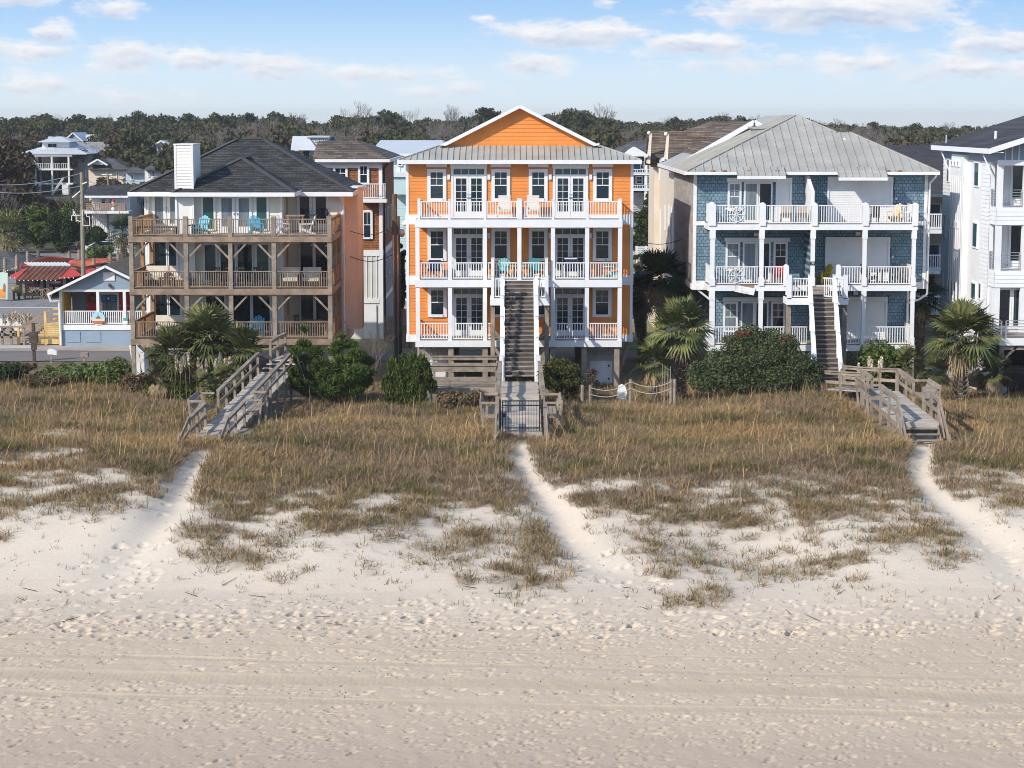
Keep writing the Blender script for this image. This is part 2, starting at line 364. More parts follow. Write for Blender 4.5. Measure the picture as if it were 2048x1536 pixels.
def leaf_door(par, x0, x1, z0, z1, y, lights=(2, 5), g=None, knob=None, m=None, st=.11, kick=.32):
    """one glazed door leaf: stiles, rails and muntins in one mesh, its pane and handle children"""
    mb = MB(); ya = y - .07; lo = z0 + kick
    mb.box(x0, x0+st, ya, y-.01, z0, z1); mb.box(x1-st, x1, ya, y-.01, z0, z1)
    mb.box(x0+st, x1-st, ya, y-.01, z1-st, z1); mb.box(x0+st, x1-st, ya, y-.01, z0, lo)
    a, b, c, d = x0+st, x1-st, lo, z1-st
    for i in range(1, lights[0]): mb.box(a+(b-a)*i/lights[0]-.011, a+(b-a)*i/lights[0]+.011, y-.06, y-.03, c, d)
    for j in range(1, lights[1]): mb.box(a, b, y-.058, y-.03, c+(d-c)*j/lights[1]-.011, c+(d-c)*j/lights[1]+.011)
    o = mb.build('door', m or white, par)
    MB().box(a-.01, b+.01, y-.045, y-.033, c-.01, d+.01).build('pane', g or GR.choice((glass, glass2)), o)
    if knob is not None: MB().box(knob-.025, knob+.025, ya-.05, ya, z0+.92, z0+1.02).box(knob-.02, knob+.02, ya-.03, ya, z0+1.1, z0+1.16).build('handle', metal, o)
    return o
def railing(par, p, q, z0, z1, m, sp=.125, bw=.035, rw=.07, rh=.05, name='railing', gap=.08, z0b=None, z1b=None):
    """rails and balusters from p to q (x, y); z0 bottom, z1 top"""
    mb = MB(); p, q = Vector((p[0], p[1], 0)), Vector((q[0], q[1], 0)); L_ = (q - p).length
    z0b = z0 if z0b is None else z0b; z1b = z1 if z1b is None else z1b
    U = Vector((0,0,1))
    mb.beam(p + U*z1, q + U*z1b, rw, rh); mb.beam(p + U*(z0+gap), q + U*(z0b+gap), rw*.7, rh)
    n = max(1, round(L_ / sp))
    for i in range(n):
        t = (i + .5) / n; c = p.lerp(q, t); a = z0 + (z0b-z0)*t + gap; b = z1 + (z1b-z1)*t
        mb.beam(c + U*a, c + U*b, bw, bw)
    return mb.build(name, m, par)
def bars(par, p, q, zs, m, w=.025, name='railing'):
    mb = MB()
    for z in zs: mb.beam((p[0], p[1], z), (q[0], q[1], z), w, w)
    return mb.build(name, m, par)
def post(par, x, y, z0, z1, w, m, name='post', cap=None):
    mb = MB().box(x-w/2, x+w/2, y-w/2, y+w/2, z0, z1)
    if cap: mb.box(x-w/2-cap, x+w/2+cap, y-w/2-cap, y+w/2+cap, z1, z1+.035)
    return mb.build(name, m, par)
def slab_roof(mb, pts, th=.08):
    """roof plane with thickness"""
    p = [Vector(a) for a in pts]; n = (p[1]-p[0]).cross(p[2]-p[0]).normalized()
    if n.z < 0: n = -n; p.reverse()
    mb.prism([tuple(a) for a in reversed(p)], tuple(-n*th)) if False else mb.prism([tuple(a - n*th) for a in p], tuple(n*th))
    return mb
# ---------------------------------------------------------------- ground
PY = [-400, 30, 40, 46, 53, 58, 60.5, 64, 67, 71, 76, 82, 86, 90, 95, 100, 103, 130, 160, 250, 345, 450, 600, 900, 3000]
PZ = [-2.2, -1.35, -1.22, -1.1, -1.0, -.86, -.68, -.1, .35, .70, .82, .74, .58, .36, .16, .02, 0, 0, .15, .7, 1.3, 4.2, 6.5, 3, -25]
def smooth_noise(x, y, seed, sc):
    rs = np.random.RandomState(seed); out = 0
    for k in range(7):
        a = rs.uniform(0, 2*np.pi); f = sc * (1.0 + .55 * k) * rs.uniform(.7, 1.3); ph = rs.uniform(0, 6.28, 2)
        out = out + np.sin(x*f*np.cos(a) + y*f*np.sin(a) + ph[0] + 1.3*np.sin(y*f*.6*np.cos(a) - x*f*.6*np.sin(a) + ph[1])) / (1 + .5*k)
    return out / 3.0
def base_h(x, y):
    x = np.asarray(x, float); y = np.asarray(y, float)
    w = np.clip((y-58)/6, 0, 1) * np.clip((101-y)/8, 0, 1)
    yy = y + 2.4 * smooth_noise(x, y*.35, 3, .24) * w * np.clip((78-y)/6, .1, 1)
    z = np.interp(yy, PY, PZ)
    z = z + w * (.30*smooth_noise(x, y, 5, .34) + .03*smooth_noise(x, y, 6, .9))
    # right-hand hummock behind the grass
    z = z + .55 * np.exp(-((x-12.6)/4.2)**2 - ((y-91)/4.5)**2)
    far = np.clip((y-200)/200, 0, 1)
    return z + far * 1.2 * smooth_noise(x, y, 8, .015)
_bh = base_h
def carve(x, y):
    '''the footpaths are worn into the bank'''
    return .30*np.exp(-(path_d(x, y)/1.25)**2) * np.clip((y-60)/4, 0, 1) * np.clip((82-y)/3, 0, 1) if PATHW else 0
PATHW = []
def gz(x, y): return float(base_h(x, y))
def gpos(px, py):
    """where the line of sight of a photo point meets the ground"""
    lo, hi = 30.0, 900.0
    for Y in np.arange(36, 700, .5):
        x, z = at(px, py, Y)
        if z <= gz(x, Y): return x, Y, gz(x, Y)
    return at(px, py, 700)[0], 700, gz(0, 700)
PATHS = [[(1040, 885), (1045, 930), (1075, 975), (1110, 1015), (1140, 1070), (1190, 1130), (1260, 1160)],
         [(405, 900), (375, 950), (345, 1010), (300, 1060), (250, 1120), (200, 1180)],
         [(1843, 870), (1846, 890), (1846, 915), (1838, 945), (1870, 990), (1930, 1030), (1985, 1080), (2040, 1150)]]
_PW = [[gpos(*p)[:2] for p in P] for P in PATHS]
def path_d(x, y):
    d = np.full(np.shape(x), 99.0)
    for P in PATHW:
        for (ax, ay), (bx, by) in zip(P[:-1], P[1:]):
            dx, dy = bx-ax, by-ay; t = np.clip(((x-ax)*dx + (y-ay)*dy) / (dx*dx + dy*dy), 0, 1)
            wid = .42 + .022*np.clip(74-(ay+t*dy), 0, 20)
            d = np.minimum(d, np.hypot(x-ax-t*dx, (y-ay-t*dy)) / wid)
    return d
PATHW = _PW
def base_h(x, y): return _bh(x, y) - carve(np.asarray(x, float), np.asarray(y, float))
DENSE = ([0, 60, 150, 220, 300, 360, 400, 500, 620, 700, 800, 900, 1000, 1080, 1200, 1300, 1400, 1500, 1600, 1700, 1790, 1850, 1900, 2048],
         [905, 915, 905, 960, 985, 965, 975, 1000, 985, 1010, 995, 985, 965, 955, 975, 990, 975, 965, 970, 965, 965, 940, 955, 955])
PATCH = [(60,1000,130,60,.5),(190,985,90,60,.8),(420,1060,90,60,.9),(470,1105,110,42,.8),(570,1140,60,32,.6),(740,1140,26,20,.6),(650,1060,130,50,.5),
         (800,1040,130,55,.65),(900,1095,100,50,.7),(1030,1040,100,55,.75),(1090,1085,80,60,1.0),(1060,1140,95,42,1.0),(930,1160,26,18,.7),(1240,1040,80,40,.35),
         (1360,1090,120,60,.5),(1420,1190,55,34,.85),(1350,1200,40,25,.4),(1500,1050,110,50,.45),(1560,1130,110,48,.45),(1680,1060,110,60,.55),(1800,1050,130,60,.65),
         (1885,1110,62,40,.7),(1700,1160,90,26,.25),(2035,1000,70,50,.6),(0,1060,40,40,.4),(1250,1100,110,40,.2),(520,1030,90,50,.6),(980,1200,120,14,.12),(130,930,120,40,.9),
         (1610,1010,120,30,.5),(1440,1020,120,30,.5),(640,1020,120,26,.6),(850,1010,120,24,.6),(1010,985,60,22,.6)]
LOWER = ([0,150,250,330,450,600,700,800,900,1000,1100,1150,1200,1300,1450,1550,1700,1850,1900,1950,2048],
         [1080,1030,1000,1120,1150,1160,1120,1135,1160,1175,1165,1110,1090,1195,1205,1150,1175,1130,1110,1030,1060])
def cover(x, y, z):
    """how thickly the dune grass stands, 0..1"""
    px, py = proj(x, y, z)
    b = np.interp(px, DENSE[0], DENSE[1]) + 20*smooth_noise(x, y, 21, .9) + 8*smooth_noise(x, y, 22, 2.4)
    c = np.clip((b - py) / 34, 0, 1) * (y < np.where(x < -13, 103.5, 99.0))
    # below the dense edge the grass breaks up into ragged tongues and clumps
    b2 = np.interp(px, LOWER[0], LOWER[1]) + 25*smooth_noise(x, y, 23, 1.1)
    t = np.clip((py - b + 30)/np.maximum(40, b2 - b + 30), 0, 1.3)
    nz = .55*smooth_noise(x, y, 31, .95) + .55*smooth_noise(x, y, 32, 2.3) + .3*smooth_noise(x, y, 33, 5)
    p = np.clip((nz + .58 - 1.02*t)*2.2, 0, 1) * np.clip((b2 - py)/40 + .6, 0, 1)
    q = np.zeros_like(c)
    for cx, cy, rx, ry, a in PATCH:
        d = ((px-cx)/rx)**2 + ((py-cy)/ry)**2
        q = np.maximum(q, a * np.clip(1.25 - d, 0, 1))
    p = np.maximum(p, q * np.clip(.7 + 1.2*nz, 0, 1))
    c = np.maximum(c, p * .85 * (py > b - 60))
    bare = np.clip(1.25 - (((px-560/4.876*1)/60)**2 + ((py-868)/12)**2), 0, 1)
    c = np.maximum(c, p * .8)
    c = c * (1 - .85*np.clip(smooth_noise(x, y, 41, .75)*1.5 - .62, 0, 1)) * (1 - .8*bare)
    return c * np.clip((path_d(x, y) - .8) * 2.2, 0, 1)
def build_ground():
    xs = np.concatenate([-np.geomspace(20.3, 900, 34)[::-1], np.arange(-20, -15, .1), np.arange(-15, 15, .036), np.arange(15, 20.001, .1), np.geomspace(20.3, 900, 34)])
    ys = np.concatenate([np.linspace(-400, 42, 20), np.arange(43, 61, .036), np.arange(61, 78, .075), np.arange(78, 112, .3), np.geomspace(112.4, 3000, 70)])
    GX, GY = np.meshgrid(xs, ys); H = base_h(GX, GY)
    rs = np.random.RandomState(4)
    ix0, ix1 = np.searchsorted(xs, -19.9), np.searchsorted(xs, 19.9)
    # ruts pressed by beach vehicles run along the shore, slightly askew
    yb = GY + .085 * GX
    rut = 0
    tint_t = np.zeros_like(H)
    for c, w, dp in ((54.3, .08, .02), (52.8, .15, .035), (51.2, .42, .04), (49.5, .2, .035)):
        cc = c + .12*np.sin(GX*.16 + c) + .05*np.sin(GX*.61 + c*3)
        g = np.exp(-((yb - cc)/w)**4); tint_t = np.maximum(tint_t, g)
        fade = np.clip(.6 + .8*smooth_noise(GX, GY*.2, int(c*10), .35), .05, 1); g = g*fade; dp = dp*.6
        rut = rut - dp*g + dp*.5*fade*np.exp(-((yb - cc - w*1.25)/(w*.3))**2)
        rut = rut + .0025*g*np.sin(GX*42 + c*7)*(GY < 60)
    H = H + rut * (GY > 42) * (GY < 62)
    beach = np.clip((61.5-GY)/2.5, 0, 1) * (GY > 42.5)
    # foot and wheel churned sand: many small pits with a raised lip
    def pits(n, ya, yb_, rx, ry, dp, keep=None):
        cx = rs.uniform(-19.5, 19.5, n); cy = rs.uniform(ya, yb_, n)
        if keep is not None: k = keep(cx, cy); cx, cy = cx[k], cy[k]
        for x0, y0 in zip(cx, cy):
            sx, sy, d = rx*rs.uniform(.6, 1.4), ry*rs.uniform(.6, 1.4), dp*rs.uniform(.4, 1.5)
            a = rs.uniform(-.6, .6)
            i0, i1 = np.searchsorted(xs, x0-2.2*max(sx, sy)), np.searchsorted(xs, x0+4*max(sx, sy))
            j0, j1 = np.searchsorted(ys, y0-2.2*max(sx, sy)), np.searchsorted(ys, y0+4*max(sx, sy))
            if i1 <= i0 or j1 <= j0: continue
            u = GX[j0:j1, i0:i1]-x0; v = GY[j0:j1, i0:i1]-y0
            lx, ly = math.cos(.75+a), math.sin(.75+a)                     # steep wall towards the sun, far side eased: shaped to read dark
            s = (u*lx + v*ly); n_ = -u*ly + v*lx; s = np.where(s > 0, s/2.4, s)
            q = (s/sy)**2 + (n_/sx)**2
            H[j0:j1, i0:i1] += d*(-np.exp(-q*q*1.2) + .12*np.exp(-(np.sqrt(q)-1.35)**2*5))
    off_rut = lambda x, y: np.min([np.abs(y + .085*x - c)/w for c, w in ((54.3,.12),(52.8,.2),(51.2,.45),(49.5,.25))], axis=0) > 1
    patchy = lambda x, y: off_rut(x, y) & (smooth_noise(x, y, 61, .9) + rs.normal(0, .5, len(x)) > -.35)
    pits(10000, 43.6, 57.6, .045, .055, .022, patchy)
    pits(900, 56.5, 59.5, .08, .09, .03)
    pits(1900, 43.6, 57.4, .07, .08, .040, patchy)
    pits(260, 55.6, 58.2, .11, .12, .095)
    pits(900, 59, 64, .10, .10, .045, lambda x, y: path_d(x, y) < 1.9)
    pits(700, 64, 80, .10, .10, .05, lambda x, y: path_d(x, y) < 1.0)
    H += beach * .006 * smooth_noise(GX, GY, 12, 7) + beach*.012*smooth_noise(GX, GY, 13, 2.2)
    cov = cover(GX, GY, H)
    H += .05*cov*smooth_noise(GX, GY, 17, 3.0)
    # sand: tan and damp by the water, paler and drier on the dune; dead thatch under the grass; soil inland
    t1 = np.clip((GY-55)/7, 0, 1)[..., None]; t0 = np.clip((48.8-yb)/4, 0, 1)[..., None]
    col = np.array([.54, .44, .33])*(1-t1) + np.array([.62, .54, .44])*t1
    col = col*(1-.55*t0) + np.array([.40, .315, .25])*.55*t0
    col = col*(1-.4*tint_t[..., None]) + np.array([.46, .37, .25])*.4*tint_t[..., None]
    sp = np.clip(smooth_noise(GX, GY, 15, .5)*.5+.5, 0, 1)[..., None]; col = col*(.95+.09*sp)
    c3 = np.clip(cov*1.15 - .12, 0, 1)[..., None]*.85
    col = col*(1-c3) + np.array([.19, .15, .105])*c3
    inl = np.clip((GY-99)/3, 0, 1)[..., None]; soil = np.where((GX < -14)[..., None]*(GY < 113)[..., None], np.array([.15, .125, .075]), np.array([.34, .285, .215]))*(.8+.4*np.clip(smooth_noise(GX, GY, 19, .25)*.5+.5, 0, 1)[..., None])
    far = np.clip((GY-185)/20, 0, 1)[..., None]; soil = soil*(1-far) + np.array([.09, .085, .05])*far
    col = col*(1-inl) + soil*inl
    ny, nx = H.shape
    I = np.arange(ny*nx).reshape(ny, nx)
    Fq = np.stack([I[:-1,:-1].ravel(), I[:-1,1:].ravel(), I[1:,1:].ravel(), I[1:,:-1].ravel()], 1)
    sand = mat_tint('sand_and_soil', .95, 9.0, .35, 14, .07)
    V = np.stack([GX.ravel(), GY.ravel(), H.ravel()], 1)
    tag(np_obj('ground', V, [Fq], sand, col=col.reshape(-1, 3), smooth=True), 'pale trampled beach sand rising to grassy dunes', None, None, 'structure')
build_ground()

def blades(P, n, hmin, hmax, spread, lean, w, pal, rs, seg=2, droop=.35, stalk=False):
    """grass blades as bent strips; P (k,3) tuft feet, n blades each"""
    k = len(P); B = np.repeat(P, n, 0); m = len(B)
    a = rs.uniform(0, 2*np.pi, m); r = spread*np.sqrt(rs.uniform(0, 1, m))
    B = B + np.stack([r*np.cos(a), r*np.sin(a), np.zeros(m)], 1)
    sc = np.repeat(rs.uniform(.65, 1.25, k), n)
    h = rs.uniform(hmin, hmax, m)*sc
    la = a + rs.normal(0, .7, m); ln = np.abs(rs.normal(0, lean, m)) + .08
    d = np.stack([np.cos(la)*np.sin(ln), np.sin(la)*np.sin(ln), np.cos(ln)], 1)
    d[:, 0] += .05                                                       # the sea wind lays it over a little
    out = np.stack([np.cos(la), np.sin(la), -np.ones(m)*.55], 1)
    side = np.stack([-np.sin(a*1.7+la), np.cos(a*1.7+la), np.zeros(m)], 1)
    p0 = B; p1 = B + d*(h*.55)[:, None]; p2 = B + d*h[:, None] + out*(h*droop*rs.uniform(.3, 1.2, m))[:, None]
    ww = (w*rs.uniform(.6, 1.4, m))[:, None]
    V = np.stack([p0-side*ww, p0+side*ww, p1-side*ww*.8, p1+side*ww*.8, p2], 1).reshape(-1, 3)
    i = np.arange(m)[:, None]*5
    Q = np.concatenate([i, i+1, i+3, i+2], 1); T = np.concatenate([i+2, i+3, i+4], 1)
    tuft = np.repeat(rs.randint(0, len(pal), k), n); own = rs.randint(0, len(pal), m)
    pick = np.where(rs.uniform(0, 1, m) < .6, tuft, own)
    C = np.array(pal)[pick]*np.array([1.06, .96, .80])*rs.uniform(.7, 1.3, (m, 1))
    return V, Q, T, np.repeat(C, 5, 0)
def merge(parts):
    V, Q, T, C, o = [], [], [], [], 0
    for v, q, t, c in parts:
        V.append(v); Q.append(q+o); T.append(t+o); C.append(c); o += len(v)
    return np.concatenate(V), [np.concatenate(Q), np.concatenate(T)], np.concatenate(C)
grass_m = mat_tint('dry_grass', .8, 3.0, 0, 1, .1)
STRAW = [(.32,.235,.14),(.38,.285,.165),(.26,.205,.13),(.22,.19,.125),(.15,.145,.075),(.17,.16,.085),(.28,.20,.13),(.22,.17,.125),(.125,.13,.07)]
def keep_out(x, y):
    k = np.zeros(len(x), bool)
    for x0, x1, y0, y1 in WALKS: k |= (x > x0) & (x < x1) & (y > y0) & (y < y1)
    return k
WALKS = [(-12.75, -10.1, 79.2, 101), (-1.0, 1.75, 80.2, 101), (15.0, 17.3, 77.9, 97), (-11.5, -9.4, 94, 101), (14.6, 17.8, 90, 97), (-4.4, -.8, 93.5, 101)]
def build_grass():
    rs = np.random.RandomState(11)
    n = 150000
    x = rs.uniform(-31, 31, n); y = rs.uniform(57, 103, n); z = base_h(x, y)
    px, py = proj(x, y, z)
    c = cover(x, y, z)
    ok = (np.abs(px-1024) < 1330) & (rs.uniform(0, 1, n) < c**1.2*.78) & ~keep_out(x, y)
    x, y, z, c = x[ok], y[ok], z[ok], c[ok]; P = np.stack([x, y, z], 1)
    lush = (y > 69) & (c > .5)
    hum = .5 + .5*np.clip(smooth_noise(x, y, 51, 1.3)*.9, -1, 1)               # hummocks: taller, greener clumps
    pale = smooth_noise(x, y, 52, .35) + rs.normal(0, .35, len(x))
    GREEN = [(.15,.15,.07),(.125,.13,.065),(.19,.175,.09),(.23,.19,.11),(.105,.115,.055),(.20,.165,.10)]
    GOLD = [(.36,.265,.145),(.42,.315,.175),(.30,.225,.13),(.26,.20,.115),(.33,.235,.135)]
    GREY = [(.235,.19,.145),(.28,.22,.165),(.19,.155,.115),(.24,.18,.125),(.16,.14,.095)]
    parts = []
    for sel, pal, h0, h1 in ((hum > .66, GREEN, .24, .56), ((hum <= .66) & (pale > .35), GOLD, .18, .46), ((hum <= .66) & (pale <= .35), GREY, .14, .40)):
        k = lush & sel; parts.append(blades(P[k], 15, h0, h1, .24, .75, .0085, pal, rs, droop=.5))
    # thin rims and the clumps on the open slope
    sm = ~lush; parts.append(blades(P[sm], 15, .14, .42, .19, .75, .0085, STRAW, rs, droop=.45))
    # taller seed stalks among it
    k = rs.uniform(0, 1, len(P)) < .035*(y > 68)
    parts.append(blades(P[k], 2, .65, 1.15, .18, .2, .008, [(.46,.35,.2),(.40,.30,.18),(.34,.24,.14)], rs, droop=.10))
    # a few runners and seedlings on bare sand
    n = 900; xx = rs.uniform(-19, 19, n); yy = rs.uniform(58.5, 72, n); kk = (path_d(xx, yy) > 1.2)
    xx, yy = xx[kk], yy[kk]
    parts.append(blades(np.stack([xx, yy, base_h(xx, yy)], 1), 4, .1, .3, .1, .7, .008, STRAW, rs))
    V, Fs, C = merge(parts)
    tag(np_obj('dune_grass', V, Fs, grass_m, col=C), 'dry brown sea oats and beach grass covering the dune', 'grass', None, 'stuff')
    # dark seed heads and wrack on the sand
    n = 600; xx = rs.uniform(-18, 18, n); yy = rs.uniform(50, 70, n)
    mb = MB()
    for a, b in zip(xx, yy): mb.ball((a, b, gz(a, b)+.015), .016, nu=5, nv=3)
    for a, b, l, t in zip(rs.uniform(-16, 16, 26), rs.uniform(56.5, 61, 26), rs.uniform(.2, .7, 26), rs.uniform(0, 3, 26)):
        z0 = gz(a, b)+.03; mb.cyl((a, b, z0), (a+l*math.cos(t), b+l*math.sin(t), gz(a+l*math.cos(t), b+l*math.sin(t))+.03), .012, .006, 5)
    tag(mb.build('beach_debris', mat('driftwood', (.10,.06,.04), .9, .3, 5)), 'dark seed pods and reed stems scattered over the sand', 'debris', None, 'stuff')
build_grass()
# ---------------------------------------------------------------- orange duplex in the middle
def orange_house():
    D, Wl, E = 101.0, 103.3, 102.7
    T = thing('beach_house', 'bright orange three-storey duplex with white railings, gable roof and long central stair', 'house', (X(1038, 104), 104, 0))
    a = lambda zx: 760 + zx/3.657
    b = lambda zy: 190 + zy/3.657
    c = lambda zy: 520 + zy/3.657
    xw = lambda zx: X(a(zx), Wl); xd = lambda zx: X(a(zx), D)
    zw = lambda py: Z(py, Wl); zd = lambda py: Z(py, D)
    xL, xR = xw(192), xw(1850); back = Wl + 13
    zE = Z(327, E)
    # floor levels at the deck
    top = {3: zd(439), 2: zd(559.5), 1: zd(681)}; bot = {3: zd(455), 2: zd(574.5), 1: zd(694)}
    zb = zw(683.5)
    w = MB().box(xL+.02, xR-.02, Wl+.02, back, zb, zE+.3)
    tr = .14
    for z0, z1 in ((zw(429), zE+.25), (zw(551), zw(449)), (zw(669), zw(570))):
        w.lap(xL+tr, xR-tr, z0, z1, Wl, .165)
    w.build('wall', orange, T)
    sd = MB()
    for z0, z1 in ((zw(429), zE+.25), (zw(551), zw(449)), (zw(669), zw(570))):
        sd.lapx(xL+.02, -1, Wl+.15, back, z0, z1, .165); sd.lapx(xR-.02, 1, Wl+.15, back, z0, z1, .165)
    sd.build('wall', orange, T)
    t = MB()
    for x0, x1 in ((xL, xL+tr), (xR-tr, xR)): MB().box(x0, x1, Wl-.045, Wl+.14, zb, zE+.2).build('corner_trim', white, T)
    t = MB()
    for z0, z1 in ((zw(449), zw(429)), (zw(570), zw(551)), (zb, zw(669))): t.box(xL+.01, xR-.01, Wl-.035, Wl+.0, z0, z1).box(xL-.03, xL+.015, Wl+.02, back-.01, z0, z1).box(xR-.015, xR+.03, Wl+.02, back-.01, z0, z1)
    t.build('belt_trim', white, T)
    # ---- roof: low skirt all round the front, steeper gable above it
    ex0, ex1 = X(797, E), X(1281, E); zf0, zf1 = Z(328, E), Z(320, E)
    G = E + 1.95; gx0, gx1 = X(880.5, G), X(1198, G); zg = Z(291.5, G); ax, az_ = (gx0+gx1)/2, Z(210.5, G)
    rb = back + .6
    r = MB()
    slab_roof(r, [(ex0, E, zf1), (ex1, E, zf1), (gx1, G, zg), (gx0, G, zg)], .06)
    slab_roof(r, [(ex0, rb, zf1), (ex0, E, zf1), (gx0, G, zg), (gx0, rb, zg)], .06)
    slab_roof(r, [(ex1, E, zf1), (ex1, rb, zf1), (gx1, rb, zg), (gx1, G, zg)], .06)
    o = .42                                                            # gable overhang to the front
    slab_roof(r, [(gx0-.02, G-o, zg+.0), (ax, G-o, az_), (ax, rb, az_), (gx0-.02, rb, zg)], .07)
    slab_roof(r, [(ax, G-o, az_), (gx1+.02, G-o, zg), (gx1+.02, rb, zg), (ax, rb, az_)], .07)
    rf = r.build('roof', metal_rf, T)
    s = MB(); n = 40
    for i in range(n+1):
        x = ex0 + (ex1-ex0)*i/n
        k = min(1, (x-ex0)/(gx0-ex0) if x < gx0 else (ex1-x)/(ex1-gx1) if x > gx1 else 1)
        if k < .05: continue
        s.beam((x, E-.01, zf1+.02), (x, E+(G-E)*k, zf1+(zg-zf1)*k+.02), .035, .05)
    s.beam((ex0, E, zf1+.02), (gx0, G, zg+.02), .12, .05).beam((ex1, E, zf1+.02), (gx1, G, zg+.02), .12, .05)
    s.build('roof_seam', metal_rf, rf)
    f = MB().box(ex0-.03, ex1+.03, E-.12, E-.0, zf0, zf1+.0).box(ex0-.03, ex0+.05, E, rb, zf0, zf1).box(ex1-.05, ex1+.03, E, rb, zf0, zf1)
    f.box(ex0, ex1, E, Wl+.1, zf0+.01, zf0+.05)
    f.build('fascia', white, T)
    sl = (az_-zg)/(ax-gx0)
    gw = MB(); gw.lap(lambda z: gx0+.25+(z-zg)/sl, lambda z: gx1-.25-(z-zg)/sl, zg-.1, az_-.18, G, .19)
    gw.poly([(gx0+.2, G+.02, zg-.1), (gx1-.2, G+.02, zg-.1), (ax, G+.02, az_-.1)])
    gw.build('gable_wall', orange, T)
    rk = MB()
    for x0 in (gx0, gx1):
        dx = ax-x0; l = math.hypot(dx, az_-zg)
        rk.prism([(x0, G-o-.04, zg+.03), (ax, G-o-.04, az_+.03), (ax, G-o-.04, az_-.15), (x0+.32*(1 if dx > 0 else -1), G-o-.04, zg-.0)], (0, .05, 0))
        sgn = 1 if dx > 0 else -1                                       # the soffit under the rake
        rk.prism([(x0+sgn*.1, G-o+.012, zg+.0), (ax, G-o+.012, az_-.09), (ax, G-o+.012, az_-.12), (x0+sgn*.16, G-o+.012, zg-.0)], (0, o-.03, 0))
    rk.build('rake_trim', white, T)
    v = MB()
    for px in (894, 1196): v.cyl((X(px, G+2), G+2, zg-.1), (X(px, G+2), G+2, Z(286, G+2)), .06)
    v.build('vent_pipe', white, T)
    # ---- decks
    dl, dr = xd(255), xd(1772)
    for k in (3, 2, 1):
        d = MB().box(dl, dr, D-.02, D+.04, bot[k], top[k])
        d.box(dl, dl+.05, D+.04, Wl-.05, bot[k], top[k]).box(dr-.05, dr, D+.04, Wl-.05, bot[k], top[k])
        dk = d.build('deck', white, T)
        MB().box(dl+.055, dr-.055, D+.045, Wl-.05, top[k]-.12, top[k]-.01).build('deck_floor', wood, dk)
    colx = [274, 510, 767, 1019, 1265, 1515, 1756]
    for i, zx in enumerate(colx):
        x = xd(zx)
        post(T, x, D+.12, top[2]-.005, bot[3]-.002, .2, white, 'column')
        if i != 3: post(T, x, D+.12, top[1]-.005, bot[2]-.002, .2, white, 'column')
    px3 = [285, 508, 768, 1020, 1265, 1517, 1757]
    for i, zx in enumerate(px3):
        post(T, xd(zx), D+.1, top[3]-.01, zd(b(762)) if i in (0, 3, 6) else zd(b(770)), .24 if i == 3 else .12, white, 'post', .012)
    for k, (r0, r1, ps, g) in {3: (zd(403.2), 0, px3, .07), 2: (zd(526), 0, colx, .12), 1: (zd(647.3), 0, colx, .12)}.items():
        for i in range(6):
            if k == 1 and i in (2, 3):
                continue
            x0, x1 = xd(ps[i])+g, xd(ps[i+1])-g
            railing(T, (x0, D+.1), (x1, D+.1), top[k], r0, white, .128, .038)
        for x in (xd(ps[0]), xd(ps[6])):
            railing(T, (x, D+.2), (x, Wl-.06), top[k], r0, white, .128, .038)
    for x0, x1 in ((767, 830+20), (1205, 1265)):
        railing(T, (xd(x0)+.12, D+.1), (xd(x1)-.12, D+.1), top[1], zd(647.3), white, .128, .038)
    # ---- windows and doors, three storeys
    wins = [(345, 490), (812, 955), (1085, 1228), (1553, 1698)]
    doors = [(522, 780), (1263, 1520)]
    spec = {3: (zw(b(502)), zw(b(775)), zw(b(538)), zw(b(584)), Z(b(893), Wl)), 2: (zw(b(972)), zw(b(1213)), zw(b(975)), zw(b(1020)), zw(b(1335))), 1: (zw(c(196)), zw(c(417)), zw(c(206)), zw(c(250)), zw(c(578)))}
    for k, (wt, wb, tt, tb, db) in spec.items():
        for i, (x0, x1) in enumerate(wins):
            if k == 3: MB().box(xw(x0)-.02, xw(x1)+.02, Wl-.20, Wl-.0, zw(b(527)), zw(b(500))).build('shutter_box', white, T)
            z1 = wt - (.26 if k == 3 else .0)
            window(T, xw(x0)+.02, xw(x1)-.02, wb, z1, Wl, .17, 2, 2)
        for i, (x0, x1) in enumerate(doors):
            xa, xb = xw(x0), xw(x1); m_ = (xa+xb)/2
            if k == 3: MB().box(xa-.03, xb+.03, Wl-.22, Wl, zw(b(534)), zw(b(505))).build('shutter_box', white, T)
            fr = MB().box(xa, xa+.12, Wl-.09, Wl, top[k], tt+.05).box(xb-.12, xb, Wl-.09, Wl, top[k], tt+.05).box(xa+.12, xb-.12, Wl-.09, Wl, tb-.06, tb+.02).box(xa+.12, xb-.12, Wl-.09, Wl, tt-.02, tt+.05)
            for j in range(1, 4): fr.box(xa+.12+(xb-xa-.24)*j/4-.015, xa+.12+(xb-xa-.24)*j/4+.015, Wl-.08, Wl-.02, tb+.02, tt-.02)
            fr = fr.build('door_frame', white, T)
            MB().box(xa+.11, xb-.11, Wl-.035, Wl-.025, tb+.01, tt-.01).build('transom_pane', glass_gr, fr)
            leaf_door(T, xa+.125, m_-.006, top[k]+.01, tb-.065, Wl, (2, 5), None, m_-.05, kick=.28)
            leaf_door(T, m_+.006, xb-.125, top[k]+.01, tb-.065, Wl, (2, 5), None, m_+.05, kick=.28)
    for k, ys in ((3, b(600)), (2, b(1030))):
        for zx in (505, 797, 1243, 1538):
            x, z = xw(zx), zw(ys)
            MB().box(x-.07, x+.07, Wl-.14, Wl-.02, z-.12, z+.12).box(x-.09, x+.09, Wl-.16, Wl-.02, z+.12, z+.15).build('wall_lamp', white, T)
